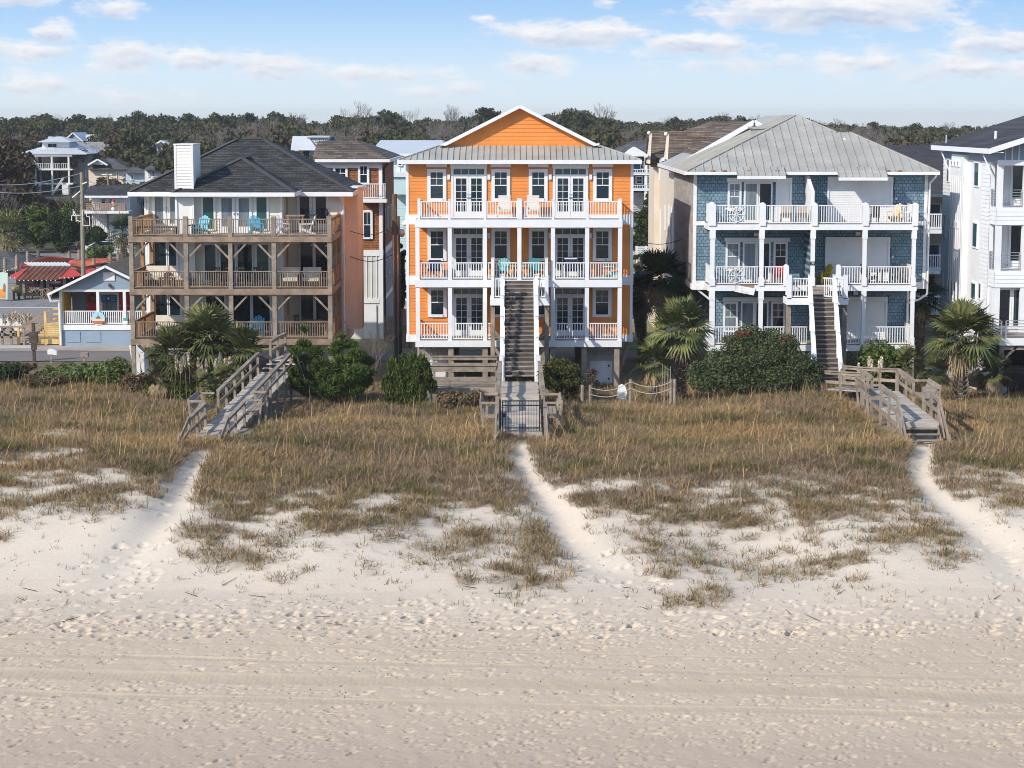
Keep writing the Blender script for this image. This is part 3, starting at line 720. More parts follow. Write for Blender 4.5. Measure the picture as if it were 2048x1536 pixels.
    for zx, y in ((174, 952), (1862, 955)):
        x, z = xw(zx), zw(b(y))
        MB().ball((x, Wl+1.2, z), .16, .16, .12).box(x-.03, x+.03, Wl+1.1, Wl+1.3, z, z+.2).build('flood_light', white, T)
    # ---- what stands under the house
    for (x0, x1, dx0, dx1, hy) in ((270, 492, 345, 490, 735), (1510, 1745, 1538, 1702, 738)):
        y0 = D + 1.6; xa, xb = X(a(x0), y0), X(a(x1), y0); zt = Z(c(640), y0)
        e = MB().box(xa, xb, y0, y0+3.4, -.1, zt-.42)
        for zz in (zt-.42, zt-.28, zt-.14): e.box(xa, xb, y0, y0+.12, zz, zz+.05)
        n = 12
        for i in range(n+1): e.box(xa+(xb-xa-.09)*i/n, xa+(xb-xa-.09)*i/n+.09, y0+.003, y0+.117, zt-.42, zt)
        e = e.build('storage_room', concrete, T)
        da, db = X(a(dx0), y0), X(a(dx1), y0); zt2 = Z(c(hy), y0)
        dr_ = MB().box(da, da+.09, y0-.06, y0, .0, zt2).box(db-.09, db, y0-.06, y0, .0, zt2).box(da+.09, db-.09, y0-.06, y0, zt2-.09, zt2).box(da+.1, db-.1, y0-.03, y0-.005, .02, zt2-.1).build('storage_door', white, T)
        MB().box(db-.2, db-.12, y0-.07, y0-.03, 1.0, 1.09).box(db-.2, db-.12, y0-.07, y0-.03, .35, .43).build('hinge', black, dr_)
    for zx in (300, 515, 767, 1200, 1265, 1497, 1738):
        for yy in (D+.25, Wl+4, Wl+9): post(T, X(a(zx), D), yy, -.2, bot[1]-.0, .26, wood, 'piling')
    for s_, px in ((-1, 1236), ):
        MB().beam((X(1262, Wl), Wl+.5, zb), (X(1236, Wl), Wl+.5, .1), .18, .18).build('brace', wood, T)
        MB().beam((X(1268, Wl), Wl+3.5, zb), (X(1246, Wl), Wl+3.5, .1), .18, .18).build('brace', wood, T)
    MB().box(xL+.1, xR-.1, Wl, back-.1, zb-.02, zb+.0).build('underside', wood, T)
    # ---- central stair from the middle deck down to the walkway
    cx = X(1038.6, 99); hw = .69; yl = D-.86; zl = 4.70
    n = 23; run = .262; y_top = D-.03; ri = (top[2]-1.28)/n; tr_ = MB(); rs2 = MB()
    for i in range(1, n):
        y1 = y_top-run*(i-1); z = top[2]-ri*i
        tr_.box(cx-hw, cx+hw, y1-run-.03, y1, z-.045, z)
        rs2.box(cx-hw, cx+hw, y1-.012, y1-.002, z, z+ri-.046)
    st = tr_.build('staircase', wood_dk, T); rs2.build('riser', riser_m, st); ye = y_top-run*(n-1)
    lx0, lx1 = X(980, 99.4), X(1099, 99.4)
    L_ = MB().box(lx0, cx-hw-.06, yl-.95, yl-.9, zl-.34, zl).box(cx+hw+.06, lx1, yl-.95, yl-.9, zl-.34, zl).box(lx0, lx0+.05, yl-.9, yl+.8, zl-.34, zl).box(lx1-.05, lx1, yl-.9, yl+.8, zl-.34, zl)
    L_.build('landing_fascia', white, st)
    for a_, b_ in ((lx0+.05, cx-hw-.1), (cx+hw+.1, lx1-.05)): MB().box(a_, b_, yl-.9, yl+.78, zl-.13, zl-.01).build('landing_floor', wood_dk, st)
    for s_ in (-1, 1):
        x = cx + s_*(hw+.035)
        g = MB().prism([(x-.03, y_top, top[2]+.02), (x-.03, ye-.1, 1.36), (x-.03, ye-.1, 1.1), (x-.03, y_top, top[2]-.3)], (.06, 0, 0)); g.build('stringer', white, st)
        xr = cx + s_*(hw+.13)
        h = MB().beam((xr, yl-.95, zl+.93), (xr, ye-.05, 1.30+.95), .17, .05).beam((xr, yl-.95, zl+.2), (xr, ye-.05, 1.30+.22), .05, .07)
        h.build('handrail', white, st)
        for t in (0, .26, .52, .78, 1.0):
            yy = yl-.95+(ye-.05-yl+.95)*t; zz = zl+(1.28-zl)*t
            post(st, xr, yy, zz-.25 if t < 1 else .9, zz+1.12, .15, white, 'post', .02)
        # landing rails and posts
        xo = lx0+.12 if s_ < 0 else lx1-.12
        railing(st, (xr+s_*.09, yl-.85), (xo-s_*.08, yl-.85), zl, zl+.93, white, .13, .038)
        railing(st, (xo, yl-.78), (xo, D-.1), zl, zl+.93, white, .13, .038)
        post(st, xo, yl-.85, zl-.3, zl+1.05, .14, white, 'post', .015)
        post(st, xo, D-.12, zl, top[2]+1.05, .15, white, 'post', .015)
        post(st, xo, yl-.7, -.1, zl-.34, .19, wood, 'support_post'); post(st, xo, yl+.5, -.1, zl-.34, .19, wood, 'support_post')
        MB().beam((xo, yl-.72, 2.4), (xr, yl-.72, 1.75), .1, .14).beam((xo, yl-.72, 3.2), (xr, yl-.72, 2.6), .1, .14).build('brace', wood, st)
        nb = MB().beam((xo, yl-1.4, 1.2), (xr+s_*.1, yl-1.4, 1.8), .09, .12)
    return T
OH = orange_house()

def adirondack(name_mat, label, loc, rz, group='chairs on the house decks'):
    T = thing('adirondack_chair', label, 'chair', (0,0,0), group)
    m = name_mat
    s = MB()
    for i in range(5): s.beam((-.27, -.28+.11*i, .37-.035*i), (.27, -.28+.11*i, .37-.035*i), .095, .022)
    s.build('seat', m, T)
    b = MB()
    for i in range(5):
        x = -.22+.11*i; h = .78 - .05*abs(i-2)**1.5
        b.beam((x*.9, .2, .24), (x*1.12, .2+h*.36, .24+h*.93), .098, .02, (0,1,0))
    b.beam((-.28, .30, .55), (.28, .30, .55), .02, .07)
    b.build('backrest', m, T)
    for sg in (-1, 1):
        MB().beam((sg*.33, -.34, .55), (sg*.33, .34, .56), .12, .022).build('armrest', m, T)
        MB().beam((sg*.31, -.28, 0), (sg*.31, -.28, .54), .09, .03).build('leg', m, T)
        MB().beam((sg*.30, -.32, .35), (sg*.30, .48, .04), .03, .11).build('leg', m, T)
    T.location = loc; T.rotation_euler = (0, 0, rz)
    return T
teal_p = mat('teal_plastic', (.045, .30, .32), .5, .06, 3); turq_p = mat('turquoise_plastic', (.07, .42, .60), .5, .06, 3)
white_p = mat('white_plastic', (.72, .74, .75), .5, .05, 3); nat_w = mat('natural_cedar', (.60, .43, .22), .7, .12, 4, island=.1); yel_p = mat('yellow_paint', (.55, .40, .03), .5, .08, 3)
cushion = mat('beige_cushion', (.60, .55, .47), .9, .08, 5); navy = mat('navy_cushion', (.012, .018, .06), .9, .15, 4); wicker = mat('brown_wicker', (.10, .07, .05), .8, .25, 30)
red_p = mat('red_paint', (.42, .012, .022), .5, .08, 2)
def orange_furniture():
    z2, z3 = Z(559.5, 101)+.0, Z(439, 101)+.0
    adirondack(teal_p, 'teal slatted chair just left of the stair on the orange middle deck', (X(1003, 102.2), 102.2, z2), R(-18))
    adirondack(teal_p, 'teal slatted chair just right of the stair on the orange middle deck', (X(1073, 102.2), 102.2, z2), R(15))
    adirondack(teal_p, 'teal slatted chair side on in the right corner of the orange middle deck', (X(1230, 102.2), 102.2, z2), R(95))
    def table(label, px, Y, z, m, r=.28, h=.56):
        T = thing('side_table', label, 'table', (X(px, Y), Y, z))
        MB().cyl((X(px, Y), Y, z+h-.03), (X(px, Y), Y, z+h), r, n=16).build('tabletop', m, T)
        for sg in (-1, 1): MB().beam((X(px, Y)+sg*.2, Y-.1, z), (X(px, Y)+sg*.08, Y, z+h-.03), .04, .04).build('leg', m, T)
        for sg in (-1, 1): MB().beam((X(px, Y)+sg*.2, Y+.12, z), (X(px, Y)+sg*.08, Y, z+h-.03), .04, .04).build('leg', m, T)
    table('small wooden table left of the centre column on the orange middle deck', 1029, 102.0, z2, nat_w, .2, .62)
    table('small wooden table right of the centre column on the orange middle deck', 1047, 102.0, z2, nat_w, .2, .62)
    table('small white table beside the side-on teal chair', 1215, 102.0, z2, white_p, .3, .6)
    def rocker(label, px, Y, z, cm, m=white_p, bh=1.05):
        x = X(px, Y)
        T = thing('deck_chair', label, 'chair', (x, Y, z), 'chairs on the house decks')
        MB().box(x-.3, x+.3, Y-.3, Y+.25, z+.34, z+.45).build('seat', cm, T)
        MB().prism([(x-.3, Y+.22, z+.42), (x-.3, Y+.40, z+bh), (x-.3, Y+.50, z+bh), (x-.3, Y+.34, z+.42)], (.6, 0, 0)).build('backrest', cm, T)
        f = MB().box(x-.31, x+.31, Y+.38, Y+.46, z+bh, z+bh+.06)
        for sg in (-1, 1): f.box(x+sg*.34-.025, x+sg*.34+.025, Y-.3, Y+.3, z+.56, z+.61)
        f.build('frame', m, T)
        for sg in (-1, 1):
            for yy in (-.26, .26): MB().box(x+sg*.34-.025, x+sg*.34+.025, Y+yy-.025, Y+yy+.025, z, z+.56).build('leg', m, T)
    rocker('cream cushioned chair left of the middle post on the orange top deck', 1009, 102.2, z3, cushion)
    rocker('cream cushioned chair right of the middle post on the orange top deck', 1066, 102.2, z3, cushion)
    rocker('navy cushioned deck chair in front of the right doors, orange middle deck', 1142, 102.2, z2, navy, white_p, .9)
    rocker('navy cushioned deck chair before the left window, orange middle deck', 869, 102.2, z2, navy, white_p, .86)
orange_furniture()
# ---------------------------------------------------------------- cream house with timber decks on the left
def on_slope(px, py, ze, Ye, p):
    """where a photo point lies on a roof slope rising inland from its eave"""
    a, b = (px - 1024) / F, (768 - py) / F
    m = (b*ct - st_) / (ct + b*st_)
    Y = (CAMZ - ze + p*Ye) / (p - m)
    return (at(px, py, Y)[0], Y, at(px, py, Y)[1])
def yellow_house():
    D, Cb, Wl = 101.0, 104.0, 107.0
    T = thing('beach_house', 'cream house with dark shingle roof and three weathered timber decks on posts', 'house', (X(480, 106), 106, 0))
    a = lambda z: 240 + z/3.657
    b = lambda z: 260 + z/3.657
    xd = lambda z: X(a(z), D)
    zd = lambda py: Z(py, D)
    top = {3: zd(472.5), 2: zd(577), 1: zd(677)}; bot = {3: zd(484), 2: zd(589), 1: zd(689)}
    zE = Z(384, 106.2); bk = 114.5
    xl, xr = X(291, Wl), X(684.5, Wl); cl, cr = X(358, Cb), X(565, Cb)
    zb = bot[1] + .05
    w = MB().box(xl+.02, xr-.02, Wl+.02, bk, zb, zE).lap(xl+.1, xr-.1, zb, zE, Wl, .15, .03).build('wall', cream, T)
    w2 = MB().box(cl+.02, cr-.02, Cb+.02, Wl, zb, zE+.1).lap(cl+.1, cr-.1, zb, Z(389, Cb), Cb, .15, .03); w2.lapx(cr-.02, 1, Cb, Wl, zb, zE, .13); w2.build('bay_wall', cream, T)
    s = MB().lapx(xr-.02, 1, Wl, bk, zb-.9, zE, .13).lapx(xl+.02, -1, Wl, bk, zb, zE, .13); s.box(xl+.2, xr-.06, Wl+.2, bk, zb-.9, zb); s.build('side_wall', cream_bounce, T)
    t = MB()
    for x in (xl, xr-.1): MB().box(x-.01, x+.11, Wl-.035, Wl+.1, zb-.6, zE).build('corner_trim', white, T)
    for x in (cl, cr-.1): MB().box(x-.01, x+.11, Cb-.035, Cb+.1, zb, zE).build('corner_trim', white, T)
    # bay pushed out of the right-hand side
    bx = X(727, 111); z0, z1 = Z(658, 109.4), Z(376, 109.4)
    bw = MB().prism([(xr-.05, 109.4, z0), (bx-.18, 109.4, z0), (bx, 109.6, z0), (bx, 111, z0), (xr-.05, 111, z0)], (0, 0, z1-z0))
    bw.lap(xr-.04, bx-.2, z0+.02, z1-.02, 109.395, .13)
    bw.build('side_bay', cream_bounce, T)
    MB().prism([(xr-.1, 109.2, z1), (bx-.15, 109.2, z1), (bx+.12, 109.5, z1), (bx+.1, 111.2, z1), (xr-.1, 111.2, z1)], (0, 0, .08)).build('bay_fascia', white, T)
    for y0, y1 in ((411, 441), (490, 508), (510, 540), (618, 640), (648, 676)): windowx(T, xr, 1, 108.2, 108.9, Z(y1, 108.5), Z(y0, 108.5), .05)
    # ---- chimney
    hx0, hx1 = X(352, 103.6), X(389.5, 103.6); hz = Z(290, 103.6)
    ch = MB().box(hx0+.02, hx1-.02, 103.62, 106.1, zb+3, hz).lap(hx0+.1, hx1-.1, Z(389, 103.6), hz-.02, 103.6, .15, .032).lapx(hx1-.02, 1, 103.6, 106.1, 9, hz-.02, .12)
    ch = ch.build('chimney', chim, T)
    tm = MB()
    for x in (hx0, hx1-.1): tm.box(x, x+.11, 103.565, 103.66, zb+3, hz)
    tm.box(hx0-.03, hx1+.03, 103.55, 106.15, hz-.0, hz+.06); tm.build('chimney_trim', white, ch)
    # ---- roofs
    p = .52; Ye = 106.2; e0 = (X(260, Ye), Ye, zE); e1 = (X(706, Ye), Ye, zE)
    rl = on_slope(472.4, 279, zE, Ye, p); rr = on_slope(527, 279, zE, Ye, p)
    r = MB(); bk2 = bk - 1.5
    slab_roof(r, [e0, e1, rr, rl], .08)
    b0, b1 = (e0[0], bk2+3, zE), (e1[0], bk2+3, zE); q0, q1 = (rl[0], bk2, rl[2]), (rr[0], bk2, rr[2])
    slab_roof(r, [e1, b1, q1, rr], .08); slab_roof(r, [b0, e0, rl, q0], .08); slab_roof(r, [rl, rr, q1, q0], .08); slab_roof(r, [b1, b0, q0, q1], .08)
    rf = r.build('roof', sh_char, T)
    c = MB()
    for u, v in ((e0, rl), (e1, rr), (rl, rr), (rr, q1)): c.beam(Vector(u)+Vector((0,0,.02)), Vector(v)+Vector((0,0,.02)), .28, .03)
    c.beam((rl[0]+.3, rl[1]+.1, rl[2]+.06), (rr[0]-.1, rr[1]+.1, rr[2]+.06), .3, .1)
    c.build('ridge_cap', mat('ridge_shingle', (.07,.07,.072), .85, .15, 4), rf)
    # centre bay roof
    Yc = 103.2; zc = Z(385, Yc); f0, f1 = (X(345, Yc), Yc, zc), (X(590, Yc), Yc, zc); ap = (X(486.5, 107), 107, Z(316, 107))
    ym = Ye + (ap[2]-zE)/p + .3; am = (ap[0], ym, ap[2])
    yv = Ye + .2
    r2 = MB(); slab_roof(r2, [f0, f1, ap], .08); slab_roof(r2, [f1, (f1[0], yv+1.6, zc), am, ap], .08); slab_roof(r2, [(f0[0], yv+1.6, zc), f0, ap, am], .08)
    rf2 = r2.build('bay_roof', sh_char, T)
    c = MB()
    for u, v in ((f0, ap), (f1, ap), (ap, am)): c.beam(Vector(u)+Vector((0,0,.02)), Vector(v)+Vector((0,0,.02)), .28, .03)
    c.build('ridge_cap', MATS['ridge_shingle'], rf2)
    fs = MB()
    fs.box(e0[0]-.02, f0[0], Ye-.1, Ye-.0, zE-.22, zE+.0); fs.box(f1[0], e1[0]+.02, Ye-.1, Ye, zE-.22, zE)
    fs.box(e1[0]-.0, e1[0]+.06, Ye, bk2+3, zE-.2, zE+.0); fs.box(e0[0]-.06, e0[0], Ye, bk2+3, zE-.2, zE)
    fs.box(f0[0]-.02, f1[0]+.02, Yc-.1, Yc, zc-.2, zc+.0); fs.box(f1[0]-.0, f1[0]+.05, Yc, Ye, zc-.2, zc); fs.box(f0[0]-.05, f0[0], Yc, Ye, zc-.2, zc)
    fs.box(e0[0], e1[0], Ye, Wl+.05, zE-.2, zE-.16); fs.box(f0[0], f1[0], Yc, Cb+.05, zc-.18, zc-.14)
    fs.build('fascia', white, T)
    for px, sg in ((301, -1), (683, 1)):
        x = X(px, Wl-.2); MB().path([(x-sg*.0, Ye, zE-.2), (x+sg*.1, Wl-.1, zE-.55), (x+sg*.1, Wl-.1, zb)], .05).build('downspout', white, T)
    # ---- decks, posts, braces, railings
    cols = [82, 482, 807, 1125, 1533]
    dl, dr = xd(66), xd(1549)
    for k in (3, 2, 1):
        bm = MB().box(dl, dr, D-.14, D-.08, bot[k], top[k]-.02).box(dl, dl+.06, D-.08, Wl-.1, bot[k], top[k]-.02).box(dr-.06, dr, D-.08, Wl-.1, bot[k], top[k]-.02)
        bm = bm.build('deck', wood_br, T)
        f = MB()
        n = 40
        for i in range(n):
            y0 = D-.06 + (Wl-.1-D)*i/n; f.box(dl+.07, dr-.07, y0, y0+(Wl-.1-D)/n-.008, top[k]-.06, top[k]-.02)
        f.build('deck_floor', wood, bm)
    for i, zx in enumerate(cols):
        x = xd(zx)
        post(T, x, D+.03, -.3, bot[1]+.02, .2, wood, 'post')
        post(T, x, D+.03, bot[1]+.02, zd(b(632)), .21, wood, 'post')
        for k in (3, 2):
            for sg in (-1, 1):
                if (i == 0 and sg < 0) or (i == 4 and sg > 0): continue
                MB().beam((x+sg*.1, D+.03, bot[k]-.78), (x+sg*.86, D+.03, bot[k]+.02), .09, .09).build('brace', wood, T)
    for x in (xd(cols[0]), xd(cols[4])):
        for yy in (D+3, Wl-.25):
            post(T, x, yy, -.3, top[3]+.9, .16, wood_or, 'post')
            for k in (3, 2): MB().beam((x, yy-.08, bot[k]-.8), (x, yy-.85, bot[k]), .08, .08).build('brace', wood_or, T)
    rt = {3: zd(438.5), 2: zd(543), 1: zd(644)}
    for k in (3, 2, 1):
        for i in range(4):
            railing(T, (xd(cols[i])+.11, D+.03), (xd(cols[i+1])-.11, D+.03), top[k], rt[k], wood_br if i != 2 else wood, .118, .036, .12, .04)
        for x in (xd(cols[0]), xd(cols[4])):
            railing(T, (x, D+.14), (x, D+2.9), top[k], rt[k], wood_or, .3, .14, .12, .04); railing(T, (x, D+3.1), (x, Wl-.35), top[k], rt[k], wood_or, .3, .14, .12, .04)
    for px in (268, 300, 440, 560, 655): post(T, X(px, 105), 105.5, -.3, bot[1], .22, white_old, 'piling')
    # ---- doors and windows
    xc = lambda z: X(a(z), Cb); xw = lambda z: X(a(z), Wl); zc_ = lambda py: Z(py, Cb); zw = lambda py: Z(py, Wl)
    h3 = zc_(b(478)); f3 = top[3]
    window(T, xc(600), xc(705), f3+.12, h3, Cb, .1, 1, 1, glass_gr, False); window(T, xc(990), xc(1092), f3+.12, h3, Cb, .1, 1, 1, glass_gr, False)
    leaf_door(T, xc(728), xc(846), f3, h3, Cb, (1, 1), glass_lt, xc(846)-.05, st=.14); leaf_door(T, xc(854), xc(970), f3, h3, Cb, (1, 1), glass_lt, xc(854)+.05, st=.14)
    h = zw(b(464))
    leaf_door(T, xw(240), xw(346), f3, h, Wl, (1, 1), glass_lt, xw(346)-.04, st=.16); leaf_door(T, xw(352), xw(440), f3, h, Wl, (1, 1), glass_lt, xw(352)+.05, st=.16)
    leaf_door(T, xw(1300), xw(1410), f3, h, Wl, (1, 1), glass, xw(1410)-.04, st=.14); leaf_door(T, xw(1416), xw(1530), f3, h, Wl, (1, 1), glass, xw(1416)+.05, st=.14)
    for k in (2, 1):
        fl = top[k]; hh = bot[k+1] - .22
        def slider(x0, x1, y, g, n=2):
            for i in range(n):
                u0, u1 = x0+(x1-x0)*i/n, x0+(x1-x0)*(i+1)/n
                leaf_door(T, u0+.004, u1-.004, fl, hh, y-(.0 if i % 2 else .03), (1, 1), g, None, st=.07, kick=.1)
        slider(xw(246), xw(450), Wl, glass)
        slider(xw(1310), xw(1530), Wl, glass)
        if k == 2:
            window(T, xc(608), xc(712), fl+.1, hh, Cb, .09, 1, 1, glass_gr, False); slider(xc(725), xc(975), Cb, glass); window(T, xc(988), xc(1098), fl+.1, hh, Cb, .09, 1, 1, glass_gr, False)
        else:
            window(T, xc(612), xc(770), fl+.1, hh, Cb, .09, 1, 1, glass, False); slider(xc(815), xc(1100), Cb, glass)
    for k in (3, 2, 1):
        windowx(T, cr-.0, 1, Cb+1.1, Cb+2.3, top[k]+.7, top[k]+2.0, .07, None, tan_s)
    for zx in (550, 1140): MB().ball((xc(zx), Cb-.12, h3-.05), .1, .1, .1).build('wall_lamp', white, T)
    # string of bulbs under the upper deck
    for i in range(14):
        x = xd(120)+(xd(1500)-xd(120))*i/13; MB().ball((x, D+.5, bot[3]-.12-.1*math.sin(i*1.1)), .035, nu=6, nv=4).build('bulb', white, T)
    # ---- under the lowest deck: board fence panel and white brackets
    fx0, fx1 = X(283, 102), X(332, 102); fn = MB()
    for i in range(8): fn.box(fx0+(fx1-fx0)*i/8, fx0+(fx1-fx0)*(i+1)/8-.02, 102.2, 102.24, -.1, bot[1]-.28+.05*math.sin(i))
    fn.box(fx0, fx1, 102.24, 102.3, .2, .3); fn.build('skirt_boards', wood_or, T)
    bk_ = MB()
    for px in (267, 284): bk_.prism([(X(px, 101.6), 101.6, 0), (X(px, 101.6)+.2, 101.6, 0), (X(px, 101.6)+.2, 101.6, bot[1]-.6), (X(px, 101.6)-.2, 101.6, bot[1]-.1), (X(px, 101.6)-.34, 101.6, bot[1]-.1)], (0, .1, 0))
    bk_.build('bracket', white_old, T)
    return T
YH = yellow_house()
def yellow_furniture():
    z = {3: Z(472.5, 101)-.02, 2: Z(577, 101)-.02, 1: Z(677, 101)-.02}
    adirondack(turq_p, 'bright blue slatted chair left of the double doors on the timber top deck', (X(402, 102.3), 102.3, z[3]), R(-22))
    adirondack(turq_p, 'bright blue slatted chair right of the double doors on the timber top deck', (X(513, 102.3), 102.3, z[3]), R(20))
    adirondack(white_p, 'white slatted chair behind the fourth post on the timber top deck', (X(563, 102.2), 102.2, z[3]), R(35))
    adirondack(white_p, 'white slatted chair turned sideways near the right end of the timber top deck', (X(612, 102.2), 102.2, z[3]), R(-80))
    adirondack(turq_p, 'blue slatted chair before the lowest timber deck glass doors', (X(513, 102.6), 102.6, z[1]), R(0))
    def sofa(label, px, Y, zz, w, cm, fm):
        x = X(px, Y); T = thing('deck_sofa', label, 'sofa', (x, Y, zz))
        MB().box(x-w/2, x+w/2, Y-.35, Y+.3, zz+.28, zz+.45).build('seat', cm, T)
        MB().prism([(x-w/2, Y+.25, zz+.42), (x-w/2, Y+.42, zz+.92), (x-w/2, Y+.55, zz+.92), (x-w/2, Y+.42, zz+.42)], (w, 0, 0)).build('backrest', cm, T)
        for sg in (-1, 1): MB().box(x+sg*w/2-.06, x+sg*w/2+.06, Y-.38, Y+.4, zz, zz+.6).build('armrest', fm, T)
        MB().box(x-w/2+.07, x+w/2-.07, Y-.34, Y+.38, zz+.03, zz+.27).build('base', fm, T)
    def dtable(label, px, Y, zz, w, m, h=.72, d=.8):
        x = X(px, Y); T = thing('deck_table', label, 'table', (x, Y, zz))
        MB().box(x-w/2, x+w/2, Y-d/2, Y+d/2, zz+h-.05, zz+h).build('tabletop', m, T)
        for sx in (-1, 1):
            for sy in (-1, 1): MB().box(x+sx*(w/2-.08)-.03, x+sx*(w/2-.08)+.03, Y+sy*(d/2-.08)-.03, Y+sy*(d/2-.08)+.03, zz, zz+h-.05).build('leg', m, T)
    def dchair(label, px, Y, zz, m, rz=0):
        T = thing('dining_chair', label, 'chair', (0, 0, 0))
        MB().box(-.22, .22, -.22, .22, .43, .47).build('seat', m, T)
        bb = MB()
        for i in range(4): bb.box(-.2+.12*i, -.16+.12*i, .2, .23, .48, .96)
        bb.box(-.22, .22, .195, .235, .9, .98); bb.build('backrest', m, T)
        for sx in (-1, 1):
            for sy in (-1, 1): MB().box(sx*.19-.02, sx*.19+.02, sy*.19-.02, sy*.19+.02, 0, .43).build('leg', m, T)
        T.location = (X(px, Y), Y, zz); T.rotation_euler = (0, 0, rz)
    blk = mat('dark_rattan', (.03, .028, .027), .7, .2, 20)
    sofa('cream cushioned seat at the left end of the middle timber deck', 313, 103.6, z[2], 1.2, cushion, wicker)
    sofa('cream cushioned seat by the sliding door of the middle timber deck', 352, 103.6, z[2], 1.0, cushion, wicker)
    sofa('white cushioned bench left of two on the middle timber deck, right bay', 580, 102.6, z[2], .9, cushion, blk)
    sofa('white cushioned bench beside the right corner post of the middle timber deck', 622, 102.6, z[2], .9, cushion, blk)
    sofa('cream sofa behind the palm on the lowest timber deck', 340, 103.2, z[1], 1.7, cushion, wicker)
    dtable('low dark table at the left end of the timber top deck', 310, 102.4, z[3], 2.2, blk, .42, .8)
    dtable('small dark table left of the blue chair on the timber top deck', 382, 102.5, z[3], .5, blk, .5, .4)
    dtable('dark wooden table at the right of the timber top deck', 592, 103.2, z[3], .9, wood_br, .95, .7)
    dtable('wicker coffee table on the middle timber deck', 333, 102.3, z[2], .8, wicker, .45, .6)
    dtable('long dark dining table on the middle timber deck', 470, 102.7, z[2], 2.2, blk)
    dtable('brown dining table on the right of the lowest timber deck', 628, 103, z[1], 1.3, wood_br)
    for px, lb in ((432, 'dark dining chair at the left end of the long dining table'), (455, 'dark dining chair second from the left at the long dining table'), (481, 'dark dining chair third from the left at the long dining table'), (516, 'dark dining chair at the right end of the long dining table')):
        dchair(lb, px, 102.3, z[2], blk, R(180))
    dchair('dark dining chair tucked beside the brown table on the lowest timber deck', 598, 103, z[1], blk, R(60))
    dchair('dark high backed chair near the right door of the timber top deck', 626, 103.4, z[3], blk, R(0))
    x = X(655, 101.1); zt = Z(260+632/3.657, 101.03)
    pin = MB().ball((x, 101.03, zt+.17), .09, .09, .15)
    for i in range(9):
        t = i*.7; pin.poly([(x+.04*math.cos(t), 101.03+.04*math.sin(t), zt+.29), (x+.04*math.cos(t+.9), 101.03+.04*math.sin(t+.9), zt+.29), (x+.09*math.cos(t+.4), 101.03+.09*math.sin(t+.4), zt+.45)])
    tag(pin.build('pineapple_ornament', black, None, loc=(x, 101.03, zt)), 'black pineapple ornament standing on the top right deck post', 'ornament')
yellow_furniture()
